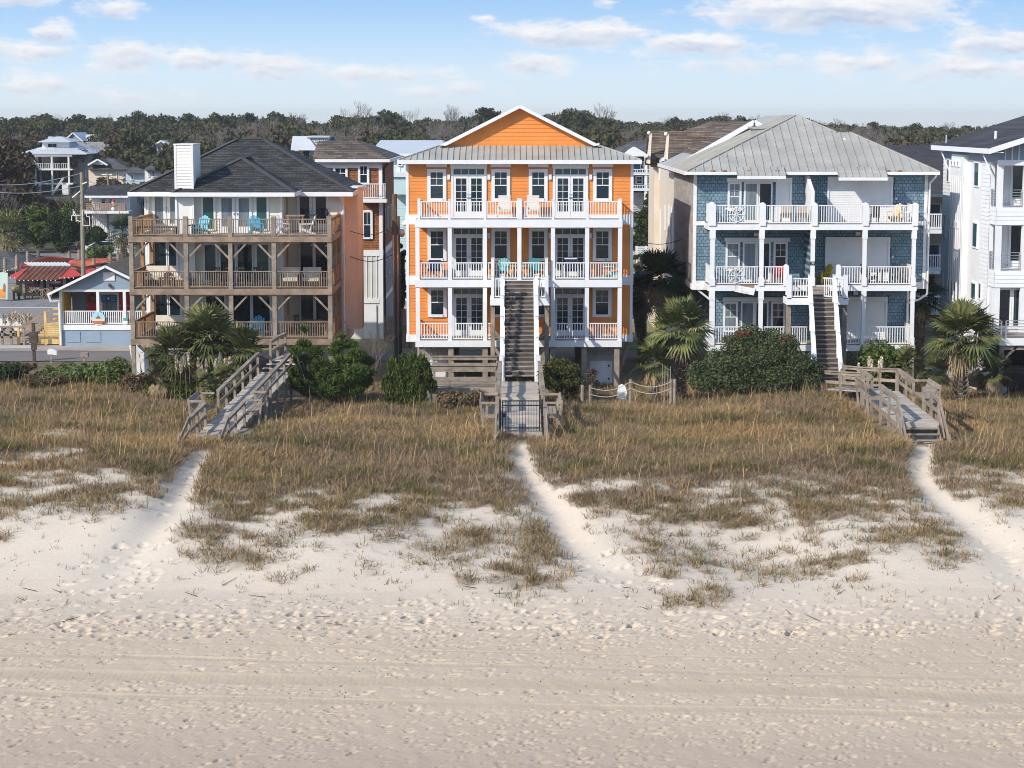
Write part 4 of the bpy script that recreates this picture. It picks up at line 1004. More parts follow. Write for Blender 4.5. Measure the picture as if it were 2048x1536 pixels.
# ---------------------------------------------------------------- blue shingled duplex on the right
def blue_house():
    D, Wl, E = 101.0, 103.4, 102.6
    T = thing('beach_house', 'blue shingled duplex with pale metal hip roof, white decks and roll shutters', 'house', (X(1620, 104), 104, 0))
    a = lambda z: 1260 + z/3.2
    b = lambda z: 200 + z/3.2
    xw = lambda z: X(a(z), Wl); xd = lambda z: X(a(z), D); zw = lambda z: Z(b(z), Wl); zd = lambda z: Z(b(z), D)
    top = {3: zd(796), 2: zd(1186), 1: Z(690, D)}; bot = {3: zd(832), 2: zd(1222), 1: Z(702, D)}
    xl, xr = xw(405), xw(1893); zE = zw(455); zm = zw(1195); x1l, x1r = xw(545), xw(1780); bk = 116
    MB().box(xl+.02, xr-.02, Wl, bk, zm, zE+.2).box(x1l, x1r, Wl, bk, top[1]-.3, zm).build('wall', sh_blue, T)
    # grey weather-beaten side walls
    MB().lapx(xl+.02, -1, Wl+.1, bk, zm+.1, zE+.1, .24, .03).box(xl-.005, xl+.02, Wl+.1, bk, zm, zE).build('side_wall', mat('weathered_board', (.27,.25,.24), .85, .25, 1.2, (1,.4,2), col2=(.42,.40,.37)), T)
    t = MB()
    for x0 in (xl, xr-.12): MB().box(x0-.02, x0+.14, Wl-.04, Wl+.12, zm, zE+.1).build('corner_trim', white_old, T)
    t.box(x1r-.02, x1r+.1, Wl-.04, Wl+.1, top[1]-.3, zm)
    t.build('corner_trim', white_old, T)
    t = MB().box(xl-.04, xd(505), Wl-.05, Wl-.0, zw(802), zw(775)).box(xl-.04, x1l+.1, Wl-.05, Wl, zm-.15, zw(1157)).box(xd(1838), xr+.03, Wl-.05, Wl, zw(802), zw(775)).box(xd(1838), xr+.03, Wl-.05, Wl, zm-.1, zw(1165))
    t.box(xl-.06, xl-.01, Wl, bk, zm-.15, zm+.1)
    t.build('belt_trim', white_old, T)
    MB().beam((xl+.25, Wl+.1, zm-.16), (x1l-.1, Wl+.1, zm-.75), .09, .09).build('brace', white, T)
    post(T, x1l-.08, Wl+.05, 0, zm-.15, .2, white, 'post')
    # ---- roof
    p = .46; zr = Z(343, E)
    e0, e1 = (X(1371, E), E, zr), (X(1873, E), E, zr)
    P1 = on_slope(a(1062), b(97), zr, E, p); P2 = on_slope(a(1322), b(208), zr, E, p); P3 = on_slope(a(1410), b(211), zr, E, p)
    P3 = (P3[0], P2[1], P2[2])
    r = MB(); yb = 122
    slab_roof(r, [e0, e1, P3, P2, P1], .07)
    bkp = lambda q: (q[0], yb, q[2])
    slab_roof(r, [bkp(e0), e0, P1, bkp(P1)], .07); slab_roof(r, [P1, P2, bkp(P2), bkp(P1)], .07); slab_roof(r, [P2, P3, bkp(P3), bkp(P2)], .07); slab_roof(r, [e1, bkp(e1), bkp(P3), P3], .07)
    rf = r.build('roof', metal_rf, T)
    s = MB(); n = 29
    for i in range(1, n):
        x = e0[0] + (e1[0]-e0[0])*i/n
        # length of the slope above this seam
        def yt(x):
            pts = [e0, P1, P2, P3, e1]
            for u, v in zip(pts[:-1], pts[1:]):
                lo, hi = min(u[0], v[0]), max(u[0], v[0])
                if lo <= x <= hi and abs(v[0]-u[0]) > 1e-6: return u[1]+(v[1]-u[1])*(x-u[0])/(v[0]-u[0])
            return E
        y1 = yt(x)
        if y1-E > .15: s.beam((x, E, zr+.02), (x, y1, zr+p*(y1-E)+.02), .035, .05)
    for u, v in ((e0, P1), (P1, P2), (P3, e1)): s.beam(Vector(u)+Vector((0,0,.02)), Vector(v)+Vector((0,0,.02)), .14, .05)
    for i in range(1, 26): s.beam((e0[0]-0, E+i*.45, zr+.02), (e0[0]+(P1[0]-e0[0])*min(1, i*.45/(P1[1]-E)), E+i*.45, zr+(P1[2]-zr)*min(1, i*.45/(P1[1]-E))+.02), .035, .05)
    s.build('roof_seam', metal_rf, rf)
    g = MB().box(e0[0]-.05, e1[0]+.05, E-.14, E-.01, zr-.16, zr-.01).box(e0[0]-.07, e0[0]-.0, E, yb, zr-.18, zr-.0).box(e1[0], e1[0]+.07, E, yb, zr-.18, zr)
    g.box(e0[0], e1[0], E, Wl, zr-.17, zr-.13)
    g.build('gutter', white, T)
    rust = MB()
    for z in (525, 598, 755, 935, 1640, 1715): rust.ball((X(a(z), E-.1), E-.08, zr+.03), .14, .1, .05)
    rust.build('leaf_litter', mat('dead_leaves', (.30,.13,.04), .9, .3, 20), T)
    for z0, z1, hi in ((680, 985, 445), (1325, 1632, 432)):
        xa, xb = X(a(z0), E-.5), X(a(z1), E-.5); zl = Z(b(484 if z0 < 1000 else 494), E-.6)
        aw = MB(); slab_roof(aw, [(xa, E-.65, zl), (xb, E-.65, zl), (xb, E+.35, zr+.22), (xa, E+.35, zr+.22)], .05)
        for i in range(8): aw.beam((xa+(xb-xa)*i/7, E-.65, zl+.02), (xa+(xb-xa)*i/7, E+.35, zr+.24), .03, .05)
        aw = aw.build('awning', metal_rf, T)
        MB().box(xa-.02, xb+.02, E-.7, E-.66, zl-.16, zl-.01).build('awning_fascia', white, aw)
    v = (X(a(1360), 106), 106); MB().cyl((*v, Z(b(262), 106)-.3), (*v, Z(b(245), 106)), .12, .07).build('roof_vent', white, T)
    vx = X(a(820), 108); zz = Z(b(185), 108)
    MB().box(vx-.4, vx+.4, 108, 108.6, zz-.6, zz).box(vx-.55, vx+.55, 107.9, 108.7, zz+.02, zz+.12).build('chimney', MATS['weathered_board'], T)
    dx = xr + .1
    MB().path([(X(a(1950), E), E-.05, zr-.1), (X(a(1945), E), E, zr-.25), (dx, Wl-.1, zr-.6), (dx, Wl-.1, zw(1240)), (X(a(1855), Wl), Wl-.1, zw(1275)), (X(a(1780), Wl), Wl-.1, zw(1300)), (X(a(1778), Wl), Wl-.1, 0)], .055).build('downspout', white, T)
    # ---- decks
    dl, dr = xd(500), xd(1840)
    for k in (3, 2, 1):
        d = MB()
        if k == 2:
            m0, m1 = xd(675), xd(800)
            d.box(dl, m0, D-.02, D+.04, bot[k], top[k]).box(m1, dr, D-.02, D+.04, bot[k], top[k])
        else: d.box(dl, dr, D-.02, D+.04, bot[k], top[k])
        d.box(dl, dl+.05, D+.04, Wl, bot[k], top[k]).box(dr-.05, dr, D+.04, Wl, bot[k], top[k])
        dk = d.build('deck', white, T)
        if k == 2:
            MB().beam((m0, D+.0, (top[2]+bot[2])/2), (m1+.0, D-.06, zd(1228)), .03, .34).build('hanging_fascia_board', white_old, dk)
            MB().box(m0, m1, D+.045, D+.09, bot[2]+.05, top[2]-.02).build('rim_joist', wood_or, dk)
        MB().box(dl+.055, dr-.055, D+.095, Wl-.0, top[k]-.12, top[k]-.01).build('deck_floor', wood, dk)
    def fat(z0, z1, za, zb, cap=True):
        x0, x1 = xd(z0), xd(z1); w = x1-x0; m = MB().box(x0, x1, D-.1, D-.1+w, za, zb-.0)
        if cap: m.ball(((x0+x1)/2, D-.1+w/2, zb), w*.5, w*.5, w*.32)
        return m.build('post', white, T)
    for z0, z1 in ((498, 546), (826, 865), (1158, 1196), (1484, 1522), (1803, 1838)): fat(z0, z1, top[3]-.06, zd(668))
    for z0, z1, two, one in ((510, 546, 1, 1), (826, 860, 1, 1), (1155, 1187, 1, 0), (1487, 1518, 1, 1), (1803, 1832, 1, 1)):
        x0, x1 = xd(z0), xd(z1); q = (x1-x0)*.12
        def col(za, zb):
            m = MB().box(x0, x1, D-.08, D+.22, zb-.42, zb).box(x0+q, x1-q, D-.05, D+.19, za+.4, zb-.42).box(x0, x1, D-.08, D+.22, za, za+.4)
            m.build('column', white, T)
        if two: col(top[2]-.02, bot[3]-.003)
        if one: col(top[1]-.02, bot[2]-.003)
        post(T, (x0+x1)/2, D+.1, -.2, bot[1]-.003, .26, wood, 'piling')
    for zx in (700, 1000, 1300, 1650):
        for yy in (Wl+2, Wl+6): post(T, X(a(zx), Wl), yy, -.2, top[1]-.3, .26, wood, 'piling')
    RT = {3: zd(676), 2: zd(1068), 1: Z(654, D)}
    segs = {3: [(546, 826), (865, 1158), (1196, 1484), (1522, 1803)], 2: [(546, 826), (860, 985), (1350, 1487), (1518, 1803)], 1: [(546, 826), (860, 1000), (1040, 1150), (1378, 1487), (1518, 1803)]}
    for k in (3, 2, 1):
        for z0, z1 in segs[k]: railing(T, (xd(z0)+.02, D+.05), (xd(z1)-.02, D+.05), top[k], RT[k], white, .122, .038)
        for x in (dl+.12, dr-.1): railing(T, (x, D+.3), (x, Wl-.05), top[k], RT[k], white, .122, .038)
    for z0, z1 in ((985, 1018), (1322, 1352)): fat(z0, z1, top[2]-.02, zd(1062))
    for k in (3, 2):                                    # star-shaped ornament built into the left railing
        c0 = xd(680); zc = (top[k]+RT[k])/2 + .02; o = MB()
        for t in range(4): o.beam((c0-.4*math.cos(t*math.pi/4), D-.0, zc-.4*math.sin(t*math.pi/4)), (c0+.4*math.cos(t*math.pi/4), D-.0, zc+.4*math.sin(t*math.pi/4)), .03, .045, (0,1,0))
        for t in range(8): o.beam((c0+.36*math.cos(t*math.pi/4), D-.0, zc+.36*math.sin(t*math.pi/4)), (c0+.36*math.cos((t+1)*math.pi/4), D-.0, zc+.36*math.sin((t+1)*math.pi/4)), .03, .04, (0,1,0))
        o.build('railing_star', white, T)
    # sloped privacy wing between the two halves
    x0 = xd(1158); x1 = x0+.16
    MB().prism([(x0, Wl, top[3]), (x0, D+.2, top[3]), (x0, D+.2, zd(585)), (x0, Wl, zw(470))], (.16, 0, 0)).build('wing_wall', white, T)
    MB().prism([(x0, Wl, top[2]), (x0, D+.25, top[2]), (x0, D+.25, bot[3]-.05), (x0, Wl, bot[3]-.05)], (.12, 0, 0)).build('wing_wall', sh_blue, T)
    # ---- windows, sliders, shutters
    def shutter(z0, z1, za, zb):
        x0, x1 = xw(z0), xw(z1); m = MB().box(x0, x1, Wl-.16, Wl-.01, za-.24, za); m.box(x0, x0+.09, Wl-.1, Wl-.01, zb, za-.24).box(x1-.09, x1, Wl-.1, Wl-.01, zb, za-.24)
        m = m.build('roll_shutter', white, T)
        MB().lap(x0+.09, x1-.09, zb, za-.24, Wl-.04, .085, .024).box(x0+.09, x1-.09, Wl-.039, Wl-.01, zb, za-.24).build('shutter_slats', white, m)
    shutter(1255, 1672, zw(490), top[3]+.02); shutter(1247, 1662, zw(876), top[2]+.02); shutter(1378, 1654, zw(1258), top[1]+.02); shutter(926, 1028, zw(497), top[3]+.02)
    for k, hd, z0, z1 in ((3, zw(497), 612, 925), (2, zw(880), 603, 1022), (1, zw(1262), 597, 1010)):
        MB().box(xw(z0), xw(z1), Wl-.18, Wl-.01, hd-.2, hd).build('shutter_box', white, T)
        h = hd-.22; f = top[k]
        if k == 3: ws = [(620, 708)]; sl = (724, 906)
        elif k == 2: ws = [(612, 704), (918, 1008)]; sl = (722, 900)
        else: ws = [(602, 696), (908, 1000)]; sl = (714, 892)
        for i, (u, v) in enumerate(ws): window(T, xw(u), xw(v), f+.55 if k > 1 else f+.4, h, Wl, .1, 2, 2, glass_lt if i == 0 else glass)
        xm = (xw(sl[0])+xw(sl[1]))/2
        leaf_door(T, xw(sl[0]), xm-.004, f, h, Wl, (1, 1), glass_lt, None, st=.08, kick=.1); leaf_door(T, xm+.004, xw(sl[1]), f, h, Wl+.02, (1, 1), glass, None, st=.08, kick=.1)
    for zx, zy in ((805, 860), (1455, 855), (1448, 1235)): MB().box(xw(zx)-.11, xw(zx)+.11, Wl-.16, Wl-.0, zw(zy)-.09, zw(zy)+.09).build('wall_lamp', white_old, T)
    for z0, zy0, zy1 in ((1680, 500, 630), (1665, 860, 1010), (1660, 1245, 1300)):
        MB().path([(xw(z0+6*math.sin(i*1.3)), Wl-.03, zw(zy0+(zy1-zy0)*i/8)) for i in range(9)], .018, 5).build('cable', black, T)
    MB().box(xw(1690), xw(1702), Wl-.06, Wl, zw(637), zw(626)).build('outlet_box', white, T)
    MB().box(xw(1676), xw(1688), Wl-.06, Wl, zw(1012), zw(1000)).build('outlet_box', white, T)
    MB().box(xd(1170)-.12, xd(1170)+.12, D-.075, D-.05, zd(1045)-.09, zd(1045)+.09).build('number_plate', black, T)
    lettering('house_number', '38', (xd(1170), D-.082, zd(1045)), .15, white, T)
    # ---- stair
    q8 = lambda z: 1600 + z/3.656
    r8 = lambda z: 520 + z/3.656
    z2 = top[2]; yl = D-.05
    cx = X(1636, D); hw = .54
    st = MB()
    for i in range(1, 3): st.box(cx-hw, cx+hw, yl-.27*i, yl-.27*(i-1)-.01, z2-.19*i-.045, z2-.19*i).box(cx-hw, cx+hw, yl-.27*i+.24, yl-.27*i+.25, z2-.19*i, z2-.19*(i-1)-.05)
    st = st.build('staircase', wood_dk, T)
    zl = z2-.5; y0 = yl-.54
    lx0, lx1 = X(a(995), D-.8), X(a(1390), D-.8)
    MB().box(lx0, cx-hw-.03, y0-.9, y0-.85, zl-.32, zl).box(cx+hw+.03, lx1, y0-.9, y0-.85, zl-.32, zl).box(lx0, lx0+.05, y0-.85, y0+.4, zl-.32, zl).box(lx1-.05, lx1, y0-.85, y0+.4, zl-.32, zl).build('landing_fascia', white, st)
    MB().box(lx0+.05, lx1-.05, y0-.85, y0+.38, zl-.12, zl-.01).build('landing_floor', wood_dk, st)
    ys = y0-.88; n = 19; run = .265; ze = 1.0; ri = (zl-ze)/n; tr = MB(); rs2 = MB(); bx = X(1663, 94.3)-cx
    cxx = lambda y: cx + bx*(ys-y)/(run*(n-1))
    for i in range(1, n):
        y1 = ys-run*(i-1); z = zl-ri*i; c = cxx(y1)
        tr.box(c-hw, c+hw, y1-run-.03, y1, z-.045, z); rs2.box(c-hw, c+hw, y1-.012, y1-.002, z, z+ri-.046)
    tr.build('tread', wood_dk, st); rs2.build('riser', riser_m, st); ye = ys-run*(n-1)
    for s_ in (-1, 1):
        x0, x1 = cx+s_*(hw+.05), cx+bx+s_*(hw+.05)
        MB().beam((x0, ys, zl-.12), (x1, ye, ze-.02), .05, .3).build('stringer', white, st)
        MB().beam((x0, ys, zl+.95), (x1, ye, ze+1.0), .2, .05).beam((x0, ys, zl+.62), (x1, ye, ze+.62), .035, .55).build('handrail', white, st)
        for t in (0, .33, .66, 1): post(st, x0+(x1-x0)*t, ys+(ye-ys)*t, zl+(ze-zl)*t-.2, zl+(ze-zl)*t+1.1, .14, white, 'post', .012)
        xo = lx0+.14 if s_ < 0 else lx1-.14
        railing(st, (x0+s_*.08, y0-.8), (xo-s_*.08, y0-.8), zl, zl+.93, white, .13, .038); railing(st, (xo, y0-.7), (xo, D-.12), zl, zl+.93, white, .13, .038)
        post(st, xo, y0-.8, zl-.05, zl+1.08, .2, white, 'post', .012); post(st, xo, y0-.6, -.1, zl-.32, .22, wood, 'support_post')
    # open gate at the stair head
    railing(st, (cx+.12, ys+.3), (cx+hw-.05, ys+.05), zl+.0, zl+.95, white, .11, .035, name='stair_gate')
    return T
BH = blue_house()
def blue_furniture():
    a = lambda z: 1260 + z/3.2
    z2, z3 = Z(200+1186/3.2, 101), Z(200+796/3.2, 101)
    adirondack(nat_w, 'natural wood slatted chair on the blue house top deck', (X(a(1695), 102), 102, z3), R(-35))
    adirondack(yel_p, 'bright yellow slatted chair behind the stair head of the blue house', (X(a(1235), 102.1), 102.1, z2), R(-60))
    adirondack(mat('dark_brown_plastic', (.06, .05, .045), .6, .1, 4), 'dark brown slatted chair left of the round table on the blue middle deck', (X(a(1535), 102.3), 102.3, z2), R(40))
    adirondack(MATS['dark_brown_plastic'], 'dark brown slatted chair right of the round table on the blue middle deck', (X(a(1715), 102.3), 102.3, z2), R(-40))
    adirondack(white_p, 'white slatted chair folded against the corner post of the blue top deck', (X(a(1785), 101.9), 101.9, z3), R(60))
    def rt(label, px, Y, z, r, h, m):
        x = X(px, Y); T = thing('round_table', label, 'table', (x, Y, z))
        MB().cyl((x, Y, z+h-.04), (x, Y, z+h), r, n=18).build('tabletop', m, T); MB().cyl((x, Y, z+.03), (x, Y, z+h-.04), .05).cyl((x, Y, z), (x, Y, z+.03), r*.5).build('pedestal', m, T)
    rt('round dark table between two brown chairs on the blue middle deck', a(1615), 102.2, z2, .42, .66, MATS['dark_brown_plastic'])
    rt('white round table behind the railing star on the blue top deck', a(668), 102, z3, .5, .74, white_p)
    rt('white round table behind the railing star on the blue middle deck', a(662), 102, z2, .5, .74, white_p)
    def box_chair(label, px, Y, z, m, w=.5):
        x = X(px, Y); T = thing('deck_chair', label, 'chair', (x, Y, z))
        MB().box(x-w/2, x+w/2, Y-.25, Y+.25, z+.4, z+.46).build('seat', m, T); MB().box(x-w/2, x+w/2, Y-.3, Y-.25, z+.3, z+.92).build('backrest', m, T)
        for sx in (-1, 1):
            for sy in (-1, 1): MB().box(x+sx*(w/2-.04)-.02, x+sx*(w/2-.04)+.02, Y+sy*.22-.02, Y+sy*.22+.02, z, z+.4).build('leg', m, T)
    box_chair('tan backed chair left of two behind the blue top deck railing', a(995), 101.8, z3, mat('tan_canvas', (.42, .35, .27), .8, .1, 5), .55)
    box_chair('tan backed chair right of two behind the blue top deck railing', a(1090), 101.8, z3, MATS['tan_canvas'], .55)
    box_chair('red backed chair behind the blue middle deck railing', a(955), 101.8, z2, red_p, .5)
    box_chair('black chair left of the wooden chair on the blue top deck', a(1560), 101.9, z3, black, .4)
blue_furniture()

# ---------------------------------------------------------------- tall white house at the right edge
def white_house():
    xs = 22.65; Y0, Y1 = 97.0, 109.2
    T = thing('modern_house', 'tall white modern house with dark roof and metal balcony rails at the right edge', 'house', (26, 100, 0))
    zf = lambda py: Z(py, Y0)
    sy = lambda px: xs*F/(px-1024)                     # distance along the side wall seen at a photo column
    bz = Z(320, 103)
    xR = xs + 9
    S = {3: (zf(450), zf(415)), 2: (zf(575), zf(542))}
    yo = sy(1977)
    w = MB().box(xs+.03, xR, yo+1.2, Y1, .1, bz+.3)
    w.lapx(xs+.0, -1, sy(1909), Y1, .1, bz, .2, .025); w.lapx(xs, -1, yo, sy(1960), .1, bz, .2, .025)
    w.box(xs+.0, xs+.1, sy(1960), sy(1933), .1, bz+.3).box(xs+.002, xs+.2, yo, Y1, .1, bz)
    w.build('wall', white, T)
    MB().box(xs-.28, xs+.05, sy(1933), sy(1909), .1, bz+.25).build('tower', white, T)
    bb = MB()
    for i in range(7): y = sy(1933)+(sy(1909)-sy(1933))*i/6; bb.box(xs-.305, xs-.28, y-.03, y+.03, .1, bz-.8)
    bb.build('batten', white, T)
    # recessed corner balconies
    rw = MB().lap(xs+.1, xR, S[2][1], bz, yo+1.19, .2, .02); rw.build('balcony_wall', white, T)
    for k in (3, 2):
        z0, z1 = S[k]; m = MB().box(xs-.0, xR, Y0+.03, yo+1.15, z0, z1).lap(xs, xR, z0, z1, Y0+.03, .22, .02).lapx(xs, -1, Y0+.03, yo, z0, z1, .22, .02); m.build('balcony', white, T)
    c1 = xs + .28
    for z0, z1 in ((S[3][1], bz), (S[2][1], S[3][0]), (zf(676), S[2][0])):
        MB().box(xs+.02, c1, Y0+.05, Y0+.3, z0, z1).build('column', white, T)
        MB().box(X(2044, Y0), X(2060, Y0), Y0+.05, Y0+.3, z0, z1).build('column', white, T)
    for z1, yr in ((S[3][1], 380), (S[2][1], 505.5)):
        zt = zf(yr); zs = [z1+.08+(zt-z1-.08)*i/6 for i in range(7)]
        o = MB()
        for z in zs: o.beam((c1, Y0+.1, z), (X(2044, Y0), Y0+.1, z), .025, .025).beam((xs+.05, Y0+.3, z), (xs+.05, yo, z), .025, .025)
        for x in (c1+.06, X(2040, Y0)): o.beam((x, Y0+.1, z1), (x, Y0+.1, zt), .04, .04)
        for y in (Y0+.4, yo-.05): o.beam((xs+.05, y, z1), (xs+.05, y, zt), .04, .04)
        o.build('railing', metal, T)
        leaf_door(T, X(2028, yo), X(2062, yo), z1, z1+2.1, yo+1.19, (1, 1), None, None)
    # ground floor glass behind the deck
    zt, zb_ = zf(578), zf(635)
    for x0, x1 in ((2001, 2032), (2032.5, 2064)): leaf_door(T, X(x0, Y0), X(x1, Y0), zf(660), zt, Y0+.6, (1, 1), None, None, st=.09, kick=.15)
    MB().box(xs+.05, xR, Y0+.6, yo+1.5, zf(676)-.1, S[2][0]-.0).build('lower_wall', white, T)
    MB().box(xs+.4, xR, Y0+2.2, yo+3, 0, zf(680)).build('underdeck_shade', dark, T)  # near-black block standing in for the shade under the deck
    # gable front and roof
    ze = Z(296, Y0)-.02; sl = .32; ex = xs - .55
    rfY0, rfY1 = Y0-.7, Y1+.6; rx = ex + 9
    r = MB(); slab_roof(r, [(ex, rfY1, ze), (ex, rfY0, ze), (rx, rfY0, ze+9*sl), (rx, rfY1, ze+9*sl)], .08)
    rf = r.build('roof', sh_grey2, T)
    MB().box(ex-.03, ex+.02, rfY0, rfY1, ze-.24, ze+.0).prism([(ex, rfY0-.03, ze+.02), (rx, rfY0-.03, ze+9*sl+.02), (rx, rfY0-.03, ze+9*sl-.24), (ex, rfY0-.03, ze-.24)], (0, .05, 0)).box(ex, xs+.1, rfY0+.05, rfY1, ze-.2, ze-.16).build('fascia', white, T)
    g = MB().prism([(xs, Y0+.02, bz), (xR, Y0+.02, bz), (xR, Y0+.02, ze+sl*(xR-ex)-.1), (xs, Y0+.02, ze+sl*.5-.1)], (0, .1, 0)).build('gable_wall', mat('slate_blue_siding', (.24, .28, .34), .5, .06, 1), T)
    gb = MB()
    for i in range(9): gb.box(xs+.3+i*.32, xs+.35+i*.32, Y0-.01, Y0+.02, bz, ze+sl*(.85+i*.32)-.12)
    gb.box(xs-.02, xR, Y0-.02, Y0+.02, bz-.14, bz+.12); gb.build('gable_batten', white, T)
    MB().box(xs-.01, xs+.05, Y0, Y1, bz, ze-.05).build('frieze', MATS['slate_blue_siding'], T)
    for y, zz in ((sy(1895), 342), (sy(1980), 350)):
        MB().beam((xs-.02, y, Z(zz, y)), (ex+.1, y+.2, ze-.2), .06, .06).build('brace', white, T)
    for px, y0, y1, d in ((1891, 318, 364, .6), (1887.5, 430, 478, .6), (1885, 543, 590, .6)):
        windowx(T, xs, -1, sy(px)-d, sy(px)+.1, Z(y1, 108), Z(y0, 108), .05)
    for ya, yb in ((322, 333), (443, 456)):
        for i in range(3): windowx(T, xs-.28, -1, 105.5-i*.75, 105.95-i*.75, Z(yb, 104.5), Z(ya, 104.5), .05)
    for ya, yb in ((560, 605),):
        for i in range(3): windowx(T, xs-.28, -1, 105.4-i*.75, 105.95-i*.75, Z(yb, 104.5), Z(ya, 104.5), .05)
    for ya, yb in ((323, 374), (444, 496), (564, 600)):
        windowx(T, xs, -1, sy(1955.5), sy(1944.5), Z(yb, 101.3), Z(ya, 101.3), .07, glass_gr)
    windowx(T, xs, -1, sy(1963.5)-.3, sy(1957.5)-.3, Z(600, 99.5), Z(566, 99.5), .06)
    v = X(1985, 101); MB().cyl((v, 101, ze+.3), (v, 101, Z(262, 101)), .07).build('vent_pipe', white, T)
    MB().cyl((X(1886.5, 108), 108, ze), (X(1886.5, 108), 108, Z(270, 108)), .025).build('antenna', white, T)
    # low deck towards the beach
    yd = 94.6; z0, z1 = Z(691, yd), Z(676.5, yd); dx = X(2004, yd)
    d = MB().box(dx, xR, yd, yd+.06, z0, z1).box(dx, dx+.06, yd+.06, Y0+.6, z0, z1).build('deck', white, T)
    MB().box(dx+.06, xR, yd+.06, Y0+.6, z1-.12, z1-.01).build('deck_floor', wood, d)
    o = MB(); zt = Z(642, yd)
    for i in range(6): z = z1+.1+(zt-z1-.1)*i/5; o.beam((dx+.3, yd+.1, z), (xR, yd+.1, z), .035, .035).beam((dx+.1, yd+.3, z), (dx-.15, Y0+.5, z), .035, .035)
    for q in ((dx+.1, yd+.1), (dx+.32, yd+.1), (dx-.0, yd+1.4)): o.beam((*q, z1), (*q, zt), .06, .06)
    o.build('railing', metal, T)
    post(T, dx+.15, yd+.2, 0, z0, .22, wood, 'post'); MB().beam((dx+.2, yd+.2, z0-.75), (dx+.9, yd+.2, z0-.02), .1, .1).build('brace', wood, T)
    MB().box(dx+.05, xR, yd+.15, yd+.35, z0-.22, z0-.002).build('beam', wood, T)
sh_grey2 = mat_shingle('slate_roof', (.055, .055, .062), (.085, .085, .095), .5, .05, vary=.3)
white_house()
# ---------------------------------------------------------------- timber walkways over the dune
def planks(mb, x0a, x1a, x0b, x1b, ya, yb, za, zb, th=.04, w=.14):
    """cross boards from ya back to yb; x limits and height run from a to b"""
    n = max(1, round((yb-ya)/w)); rs = random.Random(int(ya*10))
    for i in range(n):
        t0, t1 = i/n, (i+1)/n - .012/w/n*1.0
        e0, e1 = rs.uniform(-.03, .03), rs.uniform(-.03, .03)
        l0, l1 = x0a+(x0b-x0a)*t0+e0, x1a+(x1b-x1a)*t0+e1
        y0, y1 = ya+(yb-ya)*t0, ya+(yb-ya)*t1; z = za+(zb-za)*t0+rs.uniform(-.006, .006)
        mb.box(l0, l1, y0, y1, z-th, z)
def bench(par, x, sg, y0, y1, z, m):
    """seat built out beyond the rail, with a flared back"""
    B = MB()
    for i in range(3): B.box(*sorted((x+sg*(.04+.15*i), x+sg*(.17+.15*i))), y0, y1, z+.42, z+.46)
    o = B.build('bench_seat', m, par)
    MB().prism([(x+sg*.50, y0, z+.62), (x+sg*.54, y0, z+.60), (x+sg*.62, y0, z+.80), (x+sg*.58, y0, z+.82)], (0, y1-y0, 0)).prism([(x+sg*.58, y0, z+.86), (x+sg*.62, y0, z+.84), (x+sg*.70, y0, z+1.04), (x+sg*.66, y0, z+1.06)], (0, y1-y0, 0)).build('bench_back', m, par)
    for y in (y0-.045, y1):
        f = MB()
        f.prism([(x+sg*.44, y, z-.6), (x+sg*.54, y, z-.6), (x+sg*.72, y, z+1.04), (x+sg*.64, y, z+1.04)], (0, .045, 0))
        f.box(*sorted((x-sg*.02, x+sg*.5)), y, y+.045, z+.33, z+.415)
        f.box(*sorted((x-sg*.02, x+sg*.66)), y+.001, y+.044, z+.9, z+.99)
        f.build('bench_frame', m, par)
def side_rail(par, pts, m, h=.95, cap=.16, mid=True, posts=True, below=.9):
    """rail along pts (x, y, z of deck): cap board, middle board, posts"""
    c = MB(); mm = MB()
    for a, b in zip(pts[:-1], pts[1:]):
        A, B = Vector(a), Vector(b); U = Vector((0, 0, 1))
        c.beam(A+U*h, B+U*h, cap, .045); c.beam(A+U*(h-.09), B+U*(h-.09), .04, .13)
        if mid: mm.beam(A+U*h*.42, B+U*h*.42, .045, .14)
    c.build('handrail', m, par)
    if mid: mm.build('rail_board', m, par)
    if posts:
        for a in pts: MB().box(a[0]-.055, a[0]+.055, a[1]-.055, a[1]+.055, min(a[2]-below, gz(a[0], a[1])-.2), a[2]+h-.03).build('post', m, par)
def end_slope(par, p, q, m, zt):
    MB().beam((p[0], p[1], zt), (q[0], q[1], gz(q[0], q[1])+.1), .05, .17).beam((p[0], p[1], zt-.45), (p[0]*.4+q[0]*.6, p[1]*.4+q[1]*.6, gz(q[0], q[1])+.05), .045, .12).build('end_rail', m, par)
    MB().box(q[0]-.05, q[0]+.05, q[1]-.05, q[1]+.05, gz(q[0], q[1])-.3, gz(q[0], q[1])+.35).build('post', m, par)
def lin(a, b, t): return a + (b-a)*t

